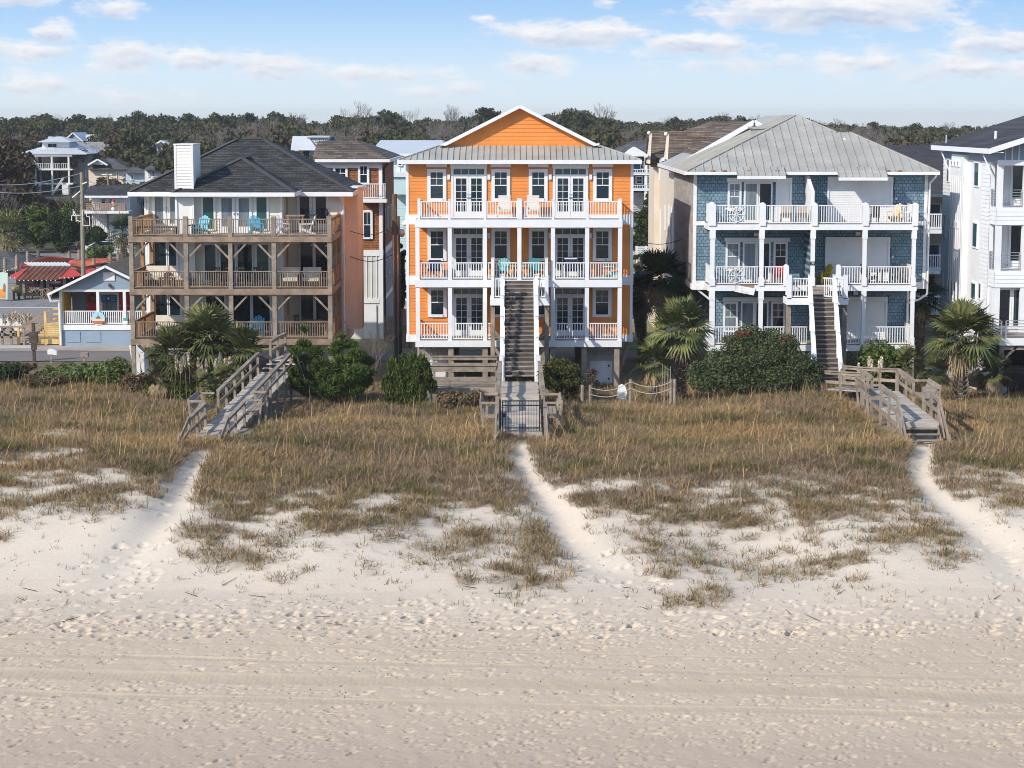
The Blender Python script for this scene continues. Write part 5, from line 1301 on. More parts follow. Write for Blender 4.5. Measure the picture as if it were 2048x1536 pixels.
def left_walkway():
    T = thing('walkway', 'bleached timber dune walkway with benches leading to the cream house', 'walkway', (-11.4, 87, 0))
    ya, yb, za, zb = 79.7, 95.0, .74, 1.58; xa, xb = -11.82, -10.98; hw = .74
    p = MB(); planks(p, xa-hw, xa+hw, xb-hw, xb+hw, ya, yb, za, zb)
    p.box(xa-hw-.02, xa+hw+.02, ya-.05, ya-.005, za-.24, za+.0)
    planks(p, xa-hw+.1, xa+hw-.1, xa-hw+.1, xa+hw-.1, ya-.62, ya-.3, za-.24, za-.24)
    p.build('deck', wood_lt, T)
    j = MB()
    for s in (-1, 1): j.beam((xa+s*(hw-.06), ya, za-.17), (xb+s*(hw-.06), yb, zb-.17), .05, .25)
    j.build('joist', wood, T)
    P = lambda y, s: (lin(xa, xb, (y-ya)/(yb-ya))+s*(hw+.02), y, lin(za, zb, (y-ya)/(yb-ya)))
    side_rail(T, [P(y, -1) for y in (79.8, 81.3, 82.9)], wood); side_rail(T, [P(y, -1) for y in (85.6, 87.4, 89.3, 91.2, 93.1, 95)], wood)
    side_rail(T, [P(y, 1) for y in (79.8, 81.3, 83.2)], wood); side_rail(T, [P(y, 1) for y in (85.8, 87.6, 89.4, 91.2, 93.1, 95)], wood)
    q = P(83, -1); bench(T, q[0]-.02, -1, 83.0, 85.5, q[2]+.05, wood); q = P(83.3, 1); bench(T, q[0]+.02, 1, 83.3, 85.7, q[2]+.05, wood)
    end_slope(T, P(79.8, -1), (P(79.8, -1)[0]-.22, 78.5, 0), wood, za+.93); end_slope(T, P(79.8, 1), (P(79.8, 1)[0]-.16, 78.5, 0), wood, za+.93)
    # last steps and landing under the deck
    u = MB(); 
    for i in range(3): u.box(xb-hw+.15*i, xb+hw+.15*i, yb+.02+.3*i, yb+.30+.3*i, zb+.16*i, zb+.16*i+.04)
    planks(u, xb-hw+.5, xb+hw+.5, xb-hw+.9, xb+hw+.9, yb+.95, yb+4.5, zb+.5, zb+.5); u.build('landing', wood_lt, T)
    side_rail(T, [(xb-hw+.45, yb+1.0, zb+.45), (xb-hw+.6, yb+2.6, zb+.5), (xb-hw+.8, yb+4.2, zb+.5)], wood)
    MB().beam((xb-hw, yb, zb+.93), (xb-hw+.45, yb+1.0, zb+.6), .05, .15).build('rail_board', wood, T)
left_walkway()
def centre_walkway():
    T = thing('walkway', 'timber walkway with black metal gate below the orange house stair', 'walkway', (.36, 87, 0))
    cx, hw = .36, .82
    p = MB()
    for ya, yb, z in ((80.0, 84.6, .95), (84.6, 89.5, 1.12), (89.5, 94.45, 1.27)):
        planks(p, cx-hw, cx+hw, cx-hw, cx+hw, ya, yb, z, z); p.box(cx-hw-.01, cx+hw+.01, ya-.045, ya-.008, z-.2, z-.002)
    planks(p, cx-hw+.05, cx+hw-.05, cx-hw+.05, cx+hw-.05, 79.4, 79.9, .8, .8); p.box(cx-hw, cx+hw, 79.35, 79.39, .5, .8)
    p.build('deck', wood_lt, T)
    zz = lambda y: 1.27 if y > 89.5 else 1.12 if y > 84.6 else .95
    for s in (-1, 1):
        x = cx + s*(hw+.07); sl = .03*s
        side_rail(T, [(x+sl*(94.4-y)*.25, y, zz(y)) for y in (94.4, 92.2, 90, 88.3, 86.7, 85.0)], wood)
        xb = x + sl*2.4
        bench(T, xb, s, 82.3, 84.9, 1.0, wood)
        side_rail(T, [(xb+.0, y, .95) for y in (82.2, 80.8, 79.6)], wood)
        end_slope(T, (xb, 79.6, .95), (xb+s*.06, 78.5, 0), wood, .95+.93)
        post(T, x+.0, 94.55, .6, 2.42, .12, white, 'post', .012)
    g = thing('gate', 'black metal barred gate across the centre walkway', 'gate', (.36, 81, .95))
    f = MB(); gx0, gx1 = cx-.73, cx+.73
    for z in (1.02, 1.13+.0, 1.98, 2.17): pass
    fr = MB()
    for z in (1.12, 2.02, 2.2): fr.beam((gx0, 81, z), (gx1, 81, z), .04, .04)
    for x in (gx0, gx1): fr.beam((x, 81, .99), (x, 81, 2.22), .045, .045)
    fr.build('gate_frame', black, g)
    for i in range(1, 13): x = gx0+(gx1-gx0)*i/13; MB().beam((x, 81, 1.0), (x, 81, 2.2), .018, .018).build('bar', black, g)
    for x in (gx0-.1, gx1+.1): MB().beam((x, 81, .7), (x, 81, 2.26), .07, .07).build('gate_post', black, g)
    MB().box(gx0+.02, gx0+.12, 80.95, 81.05, 1.55, 1.7).build('latch', black, g)
    # low deck with board railing left of the stair
    d = thing('low_deck', 'low weathered deck with horizontal board railing left of the orange stair', 'deck', (X(930, 96), 96, 0))
    x0, x1 = X(858, 96), X(997, 96); m = MB(); planks(m, x0, x1, x0, x1, 95.0, 99.2, .9, .9); m.box(x0, x1, 94.95, 94.99, .62, .9); m.build('deck_floor', wood, d)
    for y, zs in ((95.05, (.9+.42, .9+.95)), (99.1, (.9+.35, .9+.62, .9+.92))):
        for z in zs: MB().box(x0, x1-.1, y-.02, y+.02, z-.09, z+.07).build('rail_board', wood, d)
        MB().box(x0-.03, x1-.05, y-.07, y+.07, zs[-1]+.075, zs[-1]+.115).build('handrail', wood, d)
        for px in (862, 900, 993): x = X(px, 96); MB().box(x-.06, x+.06, y+.021, y+.13, .0, zs[-1]+.07).build('post', wood, d)
centre_walkway()
def right_walkway():
    T = thing('walkway', 'timber walkway with bench and open steps in front of the blue house', 'walkway', (16.3, 87, 0))
    ya, yb, z = 81.0, 94.2, 1.34; xa, xb = 16.06, 16.5; hw = .8
    yb = 91.4; xb = 16.4
    p = MB(); planks(p, xa-hw, xa+hw, xb-hw, xb+hw, ya, yb-.02, z, z-.1); p.box(xa-hw-.02, xa+hw+.02, ya-.05, ya-.005, z-.2, z)
    A, B = Vector((14.65, 94.3, 1.0)), Vector((16.4, 91.5, z-.12)); n = 22; d = (B-A).normalized(); r = Vector((d.y, -d.x, 0)).normalized()
    for i in range(n): p.beam(A.lerp(B, (i+.5)/n)-r*.72, A.lerp(B, (i+.5)/n)+r*.72, .135, .04)
    p.build('deck', wood_lt, T)
    j = MB()
    for s in (-1, 1): j.beam((xa+s*(hw-.06), ya, z-.17), (xb+s*(hw-.06), yb, z-.27), .05, .25)
    j.build('joist', wood, T)
    st = MB()
    for i in range(1, 5): st.box(xa-hw+.05*i*0, xa+hw-.02, ya-.3*i-.02, ya-.3*i+.24, z-.19*i-.04, z-.19*i)
    st.build('step', wood, T)
    for s in (-1, 1): MB().prism([(xa+s*(hw-.05)-.02, ya, z-.05), (xa+s*(hw-.05)-.02, ya-1.35, z-.85), (xa+s*(hw-.05)-.02, ya-1.35, z-1.1), (xa+s*(hw-.05)-.02, ya, z-.35)], (.04, 0, 0)).build('stringer', wood, T)
    P = lambda y, s: (lin(xa, xb, (y-ya)/(yb-ya))+s*(hw+.02), y, z-.1*(y-ya)/(yb-ya))
    side_rail(T, [P(y, -1) for y in (81.05, 83.3, 85.6)], wood); side_rail(T, [P(y, -1) for y in (88.3, 89.6, 91.0)], wood)
    side_rail(T, [P(y, 1) for y in (81.05, 82.9, 84.8)], wood); side_rail(T, [P(y, 1) for y in (87.4, 89.4, 91.8)], wood)
    q = P(86, 1); bench(T, q[0], 1, 84.9, 87.3, q[2]-.02, wood); q = P(86.8, -1); bench(T, q[0], -1, 85.8, 88.2, q[2]-.02, wood)
    for s in (-1, 1): end_slope(T, P(81.05, s), (P(81.05, s)[0]+.05, 79.3, 0), wood, z+.93)
    side_rail(T, [(14.05, 93.9, 1.0), (14.8, 92.6, 1.1), (15.55, 91.3, 1.2)], wood, .85); side_rail(T, [(15.3, 94.7, 1.05), (15.95, 93.7, 1.1), (16.6, 92.7, 1.18), (17.2, 91.85, 1.24)], wood, .92)
right_walkway()

def rope_fence():
    T = thing('rope_fence', 'wooden posts with sagging white ropes beside the bush right of the walkway', 'fence', (X(1270, 93), 93, gz(X(1270, 93), 93)))
    px = [1166, 1182, 1263, 1345, 1352]; rope = mat('rope', (.50, .45, .37), .9, .1, 20)
    P = []
    for q in px:
        x = X(q, 92.5); z = gz(x, 92.5); zt = Z(758 if q > 1200 else 770, 92.5); P.append((x, zt))
        MB().cyl((x, 92.5, z-.3), (x, 92.5, zt), .075, n=8).build('post', wood, T)
    for (xa, za), (xb, zb) in ((P[1], P[2]), (P[2], P[3])):
        for dz in (-.12, -.42):
            pts = [(lin(xa, xb, i/8), 92.43, lin(za, zb, i/8)+dz-.24*math.sin(math.pi*i/8)) for i in range(9)]
            MB().path(pts, .018, 5).build('rope', rope, T)
    for q in (1326, 1331, 1337, 1342): x = X(q, 93); MB().beam((x, 93, gz(x, 93)-.2), (x+.03, 93, Z(728+ (q % 3)*5, 93)), .05, .03).build('picket', wood, T)
    x = X(1246, 95); b = MB().prism([(x-.2, 95, .2), (x+.2, 95, .2), (x+.22, 95.1, .7), (x+.15, 95.2, .98), (x, 95.22, 1.06), (x-.15, 95.2, .98), (x-.22, 95.1, .7)], (0, .05, 0))
    tag(b.build('body_board', white_p, None, loc=(x, 95, .2)), 'white rounded board leaning under the right corner of the orange house', 'board')
rope_fence()
# ---------------------------------------------------------------- plants
def leaf_cloud(lobes, n, size, seed, aspect=1.7, shell=.35, up=0.0, radial=.0):
    """leaf-sized rhombs spread through a set of ellipsoids"""
    rs = np.random.RandomState(seed); L = np.array(lobes, float)
    vol = L[:, 3]*L[:, 4]*L[:, 5]; vol = vol**.75; k = rs.choice(len(L), n, p=vol/vol.sum())
    d = rs.normal(0, 1, (n, 3)); d /= np.linalg.norm(d, axis=1)[:, None]
    r = rs.uniform(0, 1, n)**shell
    c = L[k, :3] + d*L[k, 3:6]*r[:, None]
    a = rs.normal(0, 1, (n, 3)) + d*radial + np.array([0, 0, up]); a /= np.linalg.norm(a, axis=1)[:, None]
    t = rs.normal(0, 1, (n, 3)); b = np.cross(a, t); b /= np.linalg.norm(b, axis=1)[:, None]
    s = size*rs.uniform(.6, 1.4, n)[:, None]
    V = np.stack([c-a*s*aspect*.5, c+b*s*.5, c+a*s*aspect*.5, c-b*s*.5], 1).reshape(-1, 3)
    Q = np.arange(n*4).reshape(n, 4)
    return V, Q
def lumps(seed, c, r, n, rr, squash=.8, top=None):
    rs = random.Random(seed); out = []
    for i in range(n):
        a = rs.uniform(0, 6.28); z = rs.uniform(-.55, .95); q = math.sqrt(max(0, 1-z*z))*rs.uniform(.55, 1.0)
        k = rs.uniform(.7, 1.25)*rr
        out.append((c[0]+r[0]*q*math.cos(a), c[1]+r[1]*q*math.sin(a), c[2]+r[2]*z*.85, k, k, k*squash))
    return out
def shrub(name, label, px0, px1, pt, Y, n, size, m, seed, pb=None, nl=16, rr=.28, group=None, aspect=1.8, up=0, radial=0, lobes=None, cat='shrub', sub=None):
    x0, x1 = X(px0, Y, pt+60), X(px1, Y, pt+60); cx = (x0+x1)/2; g = gz(cx, Y); zt = Z(pt, Y); w = (x1-x0)/2; h = max(.3, zt-g)
    T = thing(name, label, cat, (cx, Y, g), group)
    r = min(w, h)*rr*1.6
    L = lobes if lobes else lumps(seed, (cx, Y, g+h*.48), (w-r*.55, min(w, 1.6)-r*.4, h*.52-r*.35), nl, r)
    if not lobes: L.append((cx, Y, g+h*.4, w*.6, min(w, 1.4)*.6, h*.38))
    V, Q = leaf_cloud(L, n, size, seed, aspect, .42, up, radial)
    V[:, 2] = np.maximum(V[:, 2], g-.05)
    np_obj('foliage', V, [Q], m, T)
    s = MB(); rs = random.Random(seed)
    for i in range(6):
        l = L[rs.randrange(len(L))]; s.cyl((cx+rs.uniform(-.3, .3)*w, Y+rs.uniform(-.2, .2), g-.1), (l[0], l[1], l[2]), .03, .01, 5)
    s.build('stem', bark, T)
    return T
bark = mat('grey_bark', (.16, .125, .10), .9, .3, 6, bump=.3)
leaf_dk = mat_leaf('dark_evergreen', (.020, .038, .014), (.055, .085, .028))
leaf_pine = mat_leaf('pine_green', (.040, .075, .016), (.13, .185, .040), c3=(.20, .20, .07))
leaf_myr = mat_leaf('myrtle_green', (.028, .052, .012), (.105, .135, .030))
leaf_hol = mat_leaf('yaupon_green', (.040, .062, .024), (.115, .15, .065), c3=(.17, .13, .07))
leaf_scr = mat_leaf('scrub_green', (.05, .085, .022), (.13, .17, .055), c3=(.20, .15, .08))
leaf_brn = mat_leaf('brown_winter_leaf', (.085, .060, .035), (.15, .105, .065), c3=(.16, .14, .06))
leaf_bsh = mat_leaf('rusty_bush', (.045, .06, .016), (.12, .13, .035), c3=(.16, .085, .035))
berry = mat_leaf('red_berries', (.20, .012, .02), (.33, .03, .04))
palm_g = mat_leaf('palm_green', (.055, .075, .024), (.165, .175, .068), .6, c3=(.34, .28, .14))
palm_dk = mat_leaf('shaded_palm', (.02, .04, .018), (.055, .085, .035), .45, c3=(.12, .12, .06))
palm_dead = mat_leaf('dead_palm_frond', (.22, .16, .09), (.38, .29, .17), .8)
palm_bark = mat('palm_bark', (.13, .10, .075), .9, .35, 8, col2=(.30, .25, .19), island=.35)
plume_m = mat_leaf('pampas_plume', (.50, .42, .30), (.66, .58, .45), .9)

def frond(V, T, base, d, petiole, fan, rs, n=20, droop=.35):
    """fan leaf: bent stalk, then narrow pointed segments"""
    d = Vector(d).normalized(); up = Vector((0, 0, 1)); s = d.cross(up)
    if s.length < .05: s = Vector((1, 0, 0))
    s.normalize(); nrm = s.cross(d).normalized()
    tip = Vector(base) + d*petiole - up*droop*petiole*.25
    w = .016
    k = len(V); V += [tuple(Vector(base)-s*w), tuple(Vector(base)+s*w), tuple(tip+s*w), tuple(tip-s*w)]; T.append((k, k+1, k+2, k+3))
    fd = (d - up*droop*.5).normalized(); nrm = s.cross(fd).normalized()
    roll = rs.uniform(-.5, .5)
    s2 = (s*math.cos(roll)+nrm*math.sin(roll)); n2 = s2.cross(fd)
    for i in range(n):
        a = (i/(n-1)-.5)*3.9
        e = (fd*math.cos(a) + s2*math.sin(a) + n2*.22*abs(math.sin(a))).normalized()
        L = fan*(.75+.25*math.cos(a*.8))*rs.uniform(.9, 1.08)
        b = e.cross(n2).normalized()*.034*fan/.7
        mid = tip + e*L*.6; end = tip + e*L - up*L*rs.uniform(.10, .45)*droop*1.8
        k = len(V); V += [tuple(tip), tuple(mid+b), tuple(end), tuple(mid-b)]; T.append((k, k+1, k+2, k+3))
def palm(label, px, pyc, Y, rad, seed, nf=34, dead=12, trunk_r=.15, m=None, md=None, cat='palm tree', name='palmetto_palm', base=None, group=None, lean=0, fans=22):
    x = X(px, Y, pyc); zc = Z(pyc, Y); g = gz(x, Y) if base is None else base
    rs = random.Random(seed)
    T = thing(name, label, cat, (x, Y, g), group)
    top = Vector((x+lean, Y, zc-.15))
    def fronds(nm, n, lo, hi, mm, dr):
        V, Q = [], []
        for i in range(n):
            a = i*2.39996 + rs.uniform(-.3, .3); e = lo + (hi-lo)*((i+.5)/n) + rs.uniform(-.15, .15)
            d = (math.cos(a)*math.cos(e), math.sin(a)*math.cos(e), math.sin(e))
            frond(V, Q, top + Vector((0, 0, .1*math.sin(e))), d, rad*(.44 if nm == 'crown' else .3)*rs.uniform(.8, 1.12), rad*(.56 if nm == 'crown' else .42)*rs.uniform(.85, 1.1), rs, fans, dr*(1.15-.5*math.sin(max(0, e))))
        np_obj(nm, V, [np.array(Q)], mm, T)
    fronds('crown', nf, -.5, 1.35, m or palm_g, .36)
    if dead: fronds('dead_fronds', dead, -1.15, -.55, md or palm_dead, .9)
    if trunk_r and zc - g > .5:
        tm = MB(); n = max(4, int((zc-g)/.12))
        tm.cyl((x, Y, g-.1), tuple(top), trunk_r*.95, trunk_r*.9, 10)
        for i in range(n):
            for j in range(5):
                a = j*1.2566 + i*.63; z = g + (zc-.2-g)*i/n; t = i/n
                c = Vector((x+lean*t, Y, z)); r_ = trunk_r
                p = c + Vector((math.cos(a)*r_, math.sin(a)*r_, 0)); q = c + Vector((math.cos(a)*r_*1.75, math.sin(a)*r_*1.75, .2))
                tm.beam(p, q, .1, .035, (math.cos(a), math.sin(a), .2))
        tm.build('trunk', palm_bark, T)
    return T
palm('tall centre palm of the clump before the cream house', 415, 672, 97.5, 2.0, 1, 46, 10)
palm('palm with low spreading fans on the left of the clump before the cream house', 352, 705, 97.0, 1.75, 2, 36, 12)
palm('palm leaning right in the clump before the cream house', 468, 700, 97.2, 1.75, 3, 34, 12, lean=.2)
palm('low palm with drooping yellowed fans beside the fence boards', 322, 752, 96.0, 1.1, 4, 12, 14, .1)
palm('small bright palmetto beside the left walkway rail', 452, 752, 94.0, .95, 5, 16, 3, .08)
palm('small palmetto under the clump, left of the walkway bench', 405, 765, 92.5, .85, 25, 14, 3, .06)
palm('bushy palm with tan dead fans left of the big bush', 1362, 652, 95.5, 1.85, 6, 40, 16, .19)
palm('lower palm head leaning left beside the bushy palm', 1308, 718, 95.0, 1.35, 7, 22, 12, .14)
palm('broad palm with thick woven trunk by the right walkway', 1924, 668, 95.0, 2.05, 8, 46, 16, .22)
palm('small palmetto left of the broad palm trunk', 1868, 738, 94.6, 1.1, 9, 18, 3, 0)
palm('small palmetto right of the broad palm trunk', 1984, 742, 94.4, 1.1, 10, 18, 4, 0)
palm('small palmetto between the right walkway and the blue house', 1812, 722, 96.5, 1.0, 11, 16, 3, 0)
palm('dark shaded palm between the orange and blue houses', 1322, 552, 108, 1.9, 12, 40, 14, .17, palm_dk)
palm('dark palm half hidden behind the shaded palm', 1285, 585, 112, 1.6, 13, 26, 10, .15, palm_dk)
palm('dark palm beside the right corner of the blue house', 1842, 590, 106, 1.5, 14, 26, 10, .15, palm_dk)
palm('far palm by the red sail courtyard at the left edge', 20, 462, 182, 2.6, 15, 34, 8, .25, palm_g, fans=12)
palm('far palm left of the cream house below the power pole', 246, 462, 176, 2.0, 16, 30, 8, .2, palm_dk, fans=12)

shrub('pine_shrub', 'tall ragged pine shrub with a thin leader before the timber decks', 582, 662, 652, 94.5, 15000, .046, leaf_pine, 31, nl=22, rr=.2, aspect=7, up=1.2, radial=2.2,
      lobes=[(X(u, 94.5), 94.5+dy*2, Z(v, 94.5), r*.84, r*.8, r*.52) for u, v, r, dy in ((607,658,.22,0),(604,690,.38,.1),(590,700,.3,-.2),(628,705,.42,0),(600,722,.5,.2),(640,728,.5,-.1),(590,745,.42,0),(625,752,.6,.2),(650,750,.45,-.2),(595,768,.45,-.1),(635,775,.6,0),(612,782,.5,.2))])
shrub('pine_shrub', 'broad ragged pine shrub right of the timber deck corner post', 642, 748, 662, 94.0, 19000, .046, leaf_pine, 32, nl=22, rr=.2, aspect=7, up=1.2, radial=2.2,
      lobes=[(X(u, 94), 94+dy*2, Z(v, 94), r*.84, r*.8, r*.48) for u, v, r, dy in ((682,672,.2,0),(676,690,.4,0),(700,690,.35,.1),(665,705,.4,.2),(712,708,.5,-.1),(685,722,.6,0),(730,725,.4,.2),(660,738,.6,.1),(712,742,.65,-.2),(738,745,.3,0),(675,762,.7,0),(722,764,.55,.1),(655,780,.55,-.1),(700,784,.65,.1))])
shrub('wax_myrtle', 'dark upright evergreen shrub beside the twin utility poles', 760, 866, 716, 93.0, 20000, .05, leaf_myr, 33, aspect=3.6, up=2.2, radial=.7,
      lobes=[(X(u, 93), 93+dy, Z(v, 93), .26, .26, rz) for u, v, rz, dy in ((772,768,.45,0),(783,735,.5,.2),(795,758,.7,-.1),(803,728,.45,.3),(812,750,.6,0),(822,722,.4,.2),(831,752,.7,-.1),(842,730,.5,.1),(853,752,.4,0),(862,772,.3,.1),(780,785,.5,-.2),(800,790,.6,-.3),(820,792,.6,-.3),(842,790,.6,-.2),(812,772,.7,.3),(836,772,.7,.4),(792,775,.6,.3),(825,808,.4,-.2),(848,735,.35,.3))])
shrub('round_bush', 'rounded green and rusty bush right of the orange stair foot', 1080, 1176, 712, 94.3, 14000, .055, leaf_bsh, 34, nl=20, rr=.24)
big = [(X(u, 93.6), 93.6+dy, Z(v, 93.6), rx, rx*.8, rz) for u, v, rx, rz, dy in ((1400,750,.6,.7,0),(1440,735,.8,.9,.2),(1500,700,1.0,.95,.3),(1560,710,1.1,1.0,.2),(1610,735,.8,.7,0),(1480,750,1.1,.8,-.4),(1550,755,1.2,.8,-.5),(1610,760,.8,.6,-.3),(1420,765,.7,.5,-.4),(1505,672,.7,.5,.6),(1545,680,.7,.5,.7),(1580,690,.6,.5,.6),(1470,690,.6,.5,.4),(1530,720,1.0,.8,-.2),(1635,745,.5,.5,.1))]
BB = shrub('yaupon_bush', 'huge dense evergreen bush with red berry clusters before the blue house', 1378, 1645, 650, 93.6, 60000, .058, leaf_hol, 35, lobes=big + lumps(5, (X(1515, 93.4), 93.3, 1.7), (2.6, .9, 1.2), 40, .36))
bl = [(X(u, 93), 93.0+.1, Z(v, 93), .16, .16, .14) for u, v in ((1480,662),(1487,670),(1478,672),(1493,666),(1583,676),(1590,672),(1500,668),(1420,692),(1570,680))]
V, Q = leaf_cloud([(a, b, c, .1, .1, .09) for a, b, c, *_ in bl], 200, .05, 77, 1.1); np_obj('berries', V, [Q], berry, BB)
shrub('pittosporum', 'bright green leafy shrub below the right end of the blue deck', 1700, 1830, 688, 97.5, 7000, .10, leaf_myr, 36, nl=14, rr=.3)
shrub('scrub_bush', 'dark scrub bush at the far left by the lower road', -50, 62, 724, 104.5, 9000, .08, leaf_dk, 37)
shrub('scrub_bush', 'leafy green scrub behind the dune grass left of the palms', 48, 190, 734, 103.5, 12000, .08, leaf_scr, 38, nl=22)
shrub('scrub_bush', 'green and brown scrub at the foot of the cream house corner', 160, 285, 722, 103.5, 12000, .08, leaf_scr, 39, nl=24)
shrub('scrub_bush', 'dark brown brush along the lower lane at the left edge', -60, 95, 728, 109.5, 9000, .08, leaf_brn, 46)
shrub('scrub_bush', 'mixed green brush along the lower lane below the blue cottage', 90, 215, 735, 109, 9000, .08, leaf_scr, 47)
shrub('scrub_bush', 'low green scrub under the left palm fans', 290, 400, 756, 96.5, 6000, .09, leaf_myr, 40)
shrub('scrub_bush', 'low green scrub between the palm clump and the walkway rail', 395, 500, 748, 95.5, 6000, .09, leaf_scr, 41)
shrub('scrub_bush', 'brown twiggy scrub at the left end of the dune crest', 10, 150, 748, 102, 6000, .06, leaf_brn, 42)
shrub('scrub_bush', 'brown twiggy scrub beside the white brackets', 240, 306, 744, 99.5, 4500, .06, leaf_brn, 43)
shrub('scrub_bush', 'dry brown scrub below the low deck of the orange house', 860, 990, 782, 92.0, 3500, .08, leaf_brn, 44)
shrub('scrub_bush', 'small grey shrub in front of the right storage door', 1165, 1200, 728, 93.8, 700, .05, leaf_brn, 45)
def plumes(label, pts, Y, h=1.3, seed=1):
    rs = random.Random(seed); x0 = X(pts[0][0], Y); T = thing('pampas_grass', label, 'grass clump', (x0, Y, gz(x0, Y)))
    V, Q, off = [], [], 0; st = MB()
    for px, py in pts:
        x, z = X(px, Y), Z(py, Y); g = gz(x, Y); st.cyl((x+rs.uniform(-.2, .2), Y, g), (x, Y, z), .012, .008, 5)
        v, q = leaf_cloud([(x+.01, Y, z-.25, .07, .07, .30), (x, Y, z-.1, .05, .05, .2)], 130, .07, rs.randrange(9999), 2.4, .5, 2.0); V.append(v); Q.append(q+off); off += len(v)
    np_obj('plume', np.concatenate(V), [np.concatenate(Q)], plume_m, T); st.build('stem', palm_dead, T)
plumes('cream pampas plumes below the palm clump of the cream house', [(348,715),(357,722),(364,712),(373,708),(392,722),(398,730),(408,722),(436,708),(433,728),(430,738),(447,720),(455,718),(428,720),(402,740)], 94.5)
plumes('pampas plumes by the parked white car near the yellow stair', [(2,630),(6,632),(14,626),(18,634),(22,628),(27,625),(33,630),(38,634),(44,624),(47,632),(53,628),(58,630)], 124, seed=3)
plumes('pampas plumes behind the right walkway rail', [(1743,716),(1748,722),(1768,716),(1764,724),(1722,732)], 95.5, seed=4)
def bare(label, px, py, Y, seed, n=9, r=.02, name='bare_shrub', m=None, spread=.5, cat='shrub', group=None):
    rs = random.Random(seed); x = X(px, Y, py); g = gz(x, Y); zt = Z(py, Y); h = zt-g
    T = thing(name, label, cat, (x, Y, g), group); mb = MB()
    def grow(p, d, L, r_, k):
        q = p + d*L; mb.cyl(p, q, r_, r_*.65, 5)
        if k == 0: return
        for i in range(rs.choice((2, 3, 3))):
            e = (d + Vector((rs.uniform(-1, 1), rs.uniform(-1, 1), rs.uniform(-.2, .7)))*spread).normalized(); grow(q, e, L*rs.uniform(.6, .85), r_*.65, k-1)
    for i in range(3 if n > 5 else 1):
        grow(Vector((x, Y, g-.1)), Vector((rs.uniform(-.25, .25), rs.uniform(-.25, .25), 1)).normalized(), h*.36, r, 4)
    mb.build('branches', m or bark, T); return T
bare('leafless grey shrub between the cream house and the utility poles', 742, 668, 99, 5)
bare('leafless twiggy shrub beside the left storage door of the orange house', 838, 700, 99, 6, r=.012)

# ---------------------------------------------------------------- trees inland
def tree_mesh(kind, seed):
    """one tree about ten metres tall: its crown and its trunk as separate meshes"""
    rs = random.Random(seed); L = []; tr = MB(); h = 10.0
    if kind == 'pine':                                    # flat topped maritime pine or live oak
        tops = []
        for i in range(13):
            a = rs.uniform(0, 6.28); q = math.sqrt(rs.uniform(0, 1))*3.3; z = 8.2 - q*.45 + rs.uniform(-1.6, .9)
            r = rs.uniform(.9, 1.6); L.append((q*math.cos(a), q*math.sin(a), z, r*1.15, r*1.15, r*.62)); tops.append((q*math.cos(a), q*math.sin(a), z))
        for i in range(5): a = rs.uniform(0, 6.28); L.append((2.6*math.cos(a), 2.6*math.sin(a), rs.uniform(3.5, 6), 1.0, 1.0, .55)); tops.append(L[-1][:3])
        n, sz = 1500, .42
    elif kind == 'round':
        tops = []
        for i in range(16):
            a = rs.uniform(0, 6.28); z = rs.uniform(2.4, 9.0); q = 3.0*math.sqrt(max(.05, 1-((z-5.4)/4.4)**2))*rs.uniform(.4, 1)
            r = rs.uniform(.9, 1.5); L.append((q*math.cos(a), q*math.sin(a), z, r, r, r*.8)); tops.append(L[-1][:3])
        n, sz = 1600, .40
    else: n = 0; tops = []
    tr.cyl((0, 0, -.5), (rs.uniform(-.3, .3), 0, 4.5), .26, .17, 7)
    if kind == 'bare':
        def grow(p, d, l, r, k):
            q = p + d*l; tr.cyl(p, q, r, r*.62, 4)
            if k: 
                for i in range(rs.choice((2, 3, 3))): grow(q, (d+Vector((rs.uniform(-1, 1), rs.uniform(-1, 1), rs.uniform(-.1, .6)))*.55).normalized(), l*rs.uniform(.6, .85), r*.62, k-1)
        grow(Vector((0, 0, -.5)), Vector((.05, 0, 1)), 3.2, .22, 6)
    for t in tops[:9]: tr.cyl((0, 0, rs.uniform(3, 4.4)), t, .11, .04, 5)
    if n: V, Q = leaf_cloud(L, n, sz, seed, 1.5, .4)
    else: V, Q = None, None
    return V, Q, np.array(tr.v), tr.f
def faces_np(f):
    q = [a for a in f if len(a) == 4]; o = {}
    for a in f:
        if len(a) != 4: o.setdefault(len(a), []).append(a)
    return [np.array(q)] + [np.array(v) for v in o.values()]
leaf_far1 = mat_leaf('far_pine_green', (.040, .046, .026), (.072, .080, .042)); leaf_far2 = mat_leaf('far_olive', (.052, .054, .028), (.095, .095, .046)); leaf_far3 = mat_leaf('far_brown', (.080, .060, .042), (.135, .10, .068))
bark_gr = mat('pale_bark', (.20, .17, .155), .9, .2, 2)
PROTO = []
def proto(kind, seed, lm, label):
    V, Q, tv, tf = tree_mesh(kind, seed); d = {}
    d['trunk'] = (tv, faces_np(tf)); d['crown'] = (V, Q); d['m'] = lm; d['label'] = label; d['kind'] = kind; d['me'] = None
    PROTO.append(d); return d
for sd in (1, 2, 3): proto('pine', sd, leaf_far1, 'dark flat topped pine')
for sd in (4, 5): proto('round', sd, leaf_far2, 'olive round crowned oak')
for sd in (6, 7): proto('round', sd, leaf_far3, 'brown leaved winter tree')
for sd in (8, 9, 10): proto('bare', sd, None, 'leafless grey tree')
SKY = ([-60,0,100,200,270,330,450,520,600,640,690,780,860,930,960,990,1020,1060,1100,1135,1200,1260,1300,1350,1400,1480,1540,1600,1700,1800,1900,2100],
       [234,232,222,226,217,218,218,219,229,241,226,217,231,222,215,212,222,222,224,211,225,238,236,230,227,226,228,232,240,245,243,243])
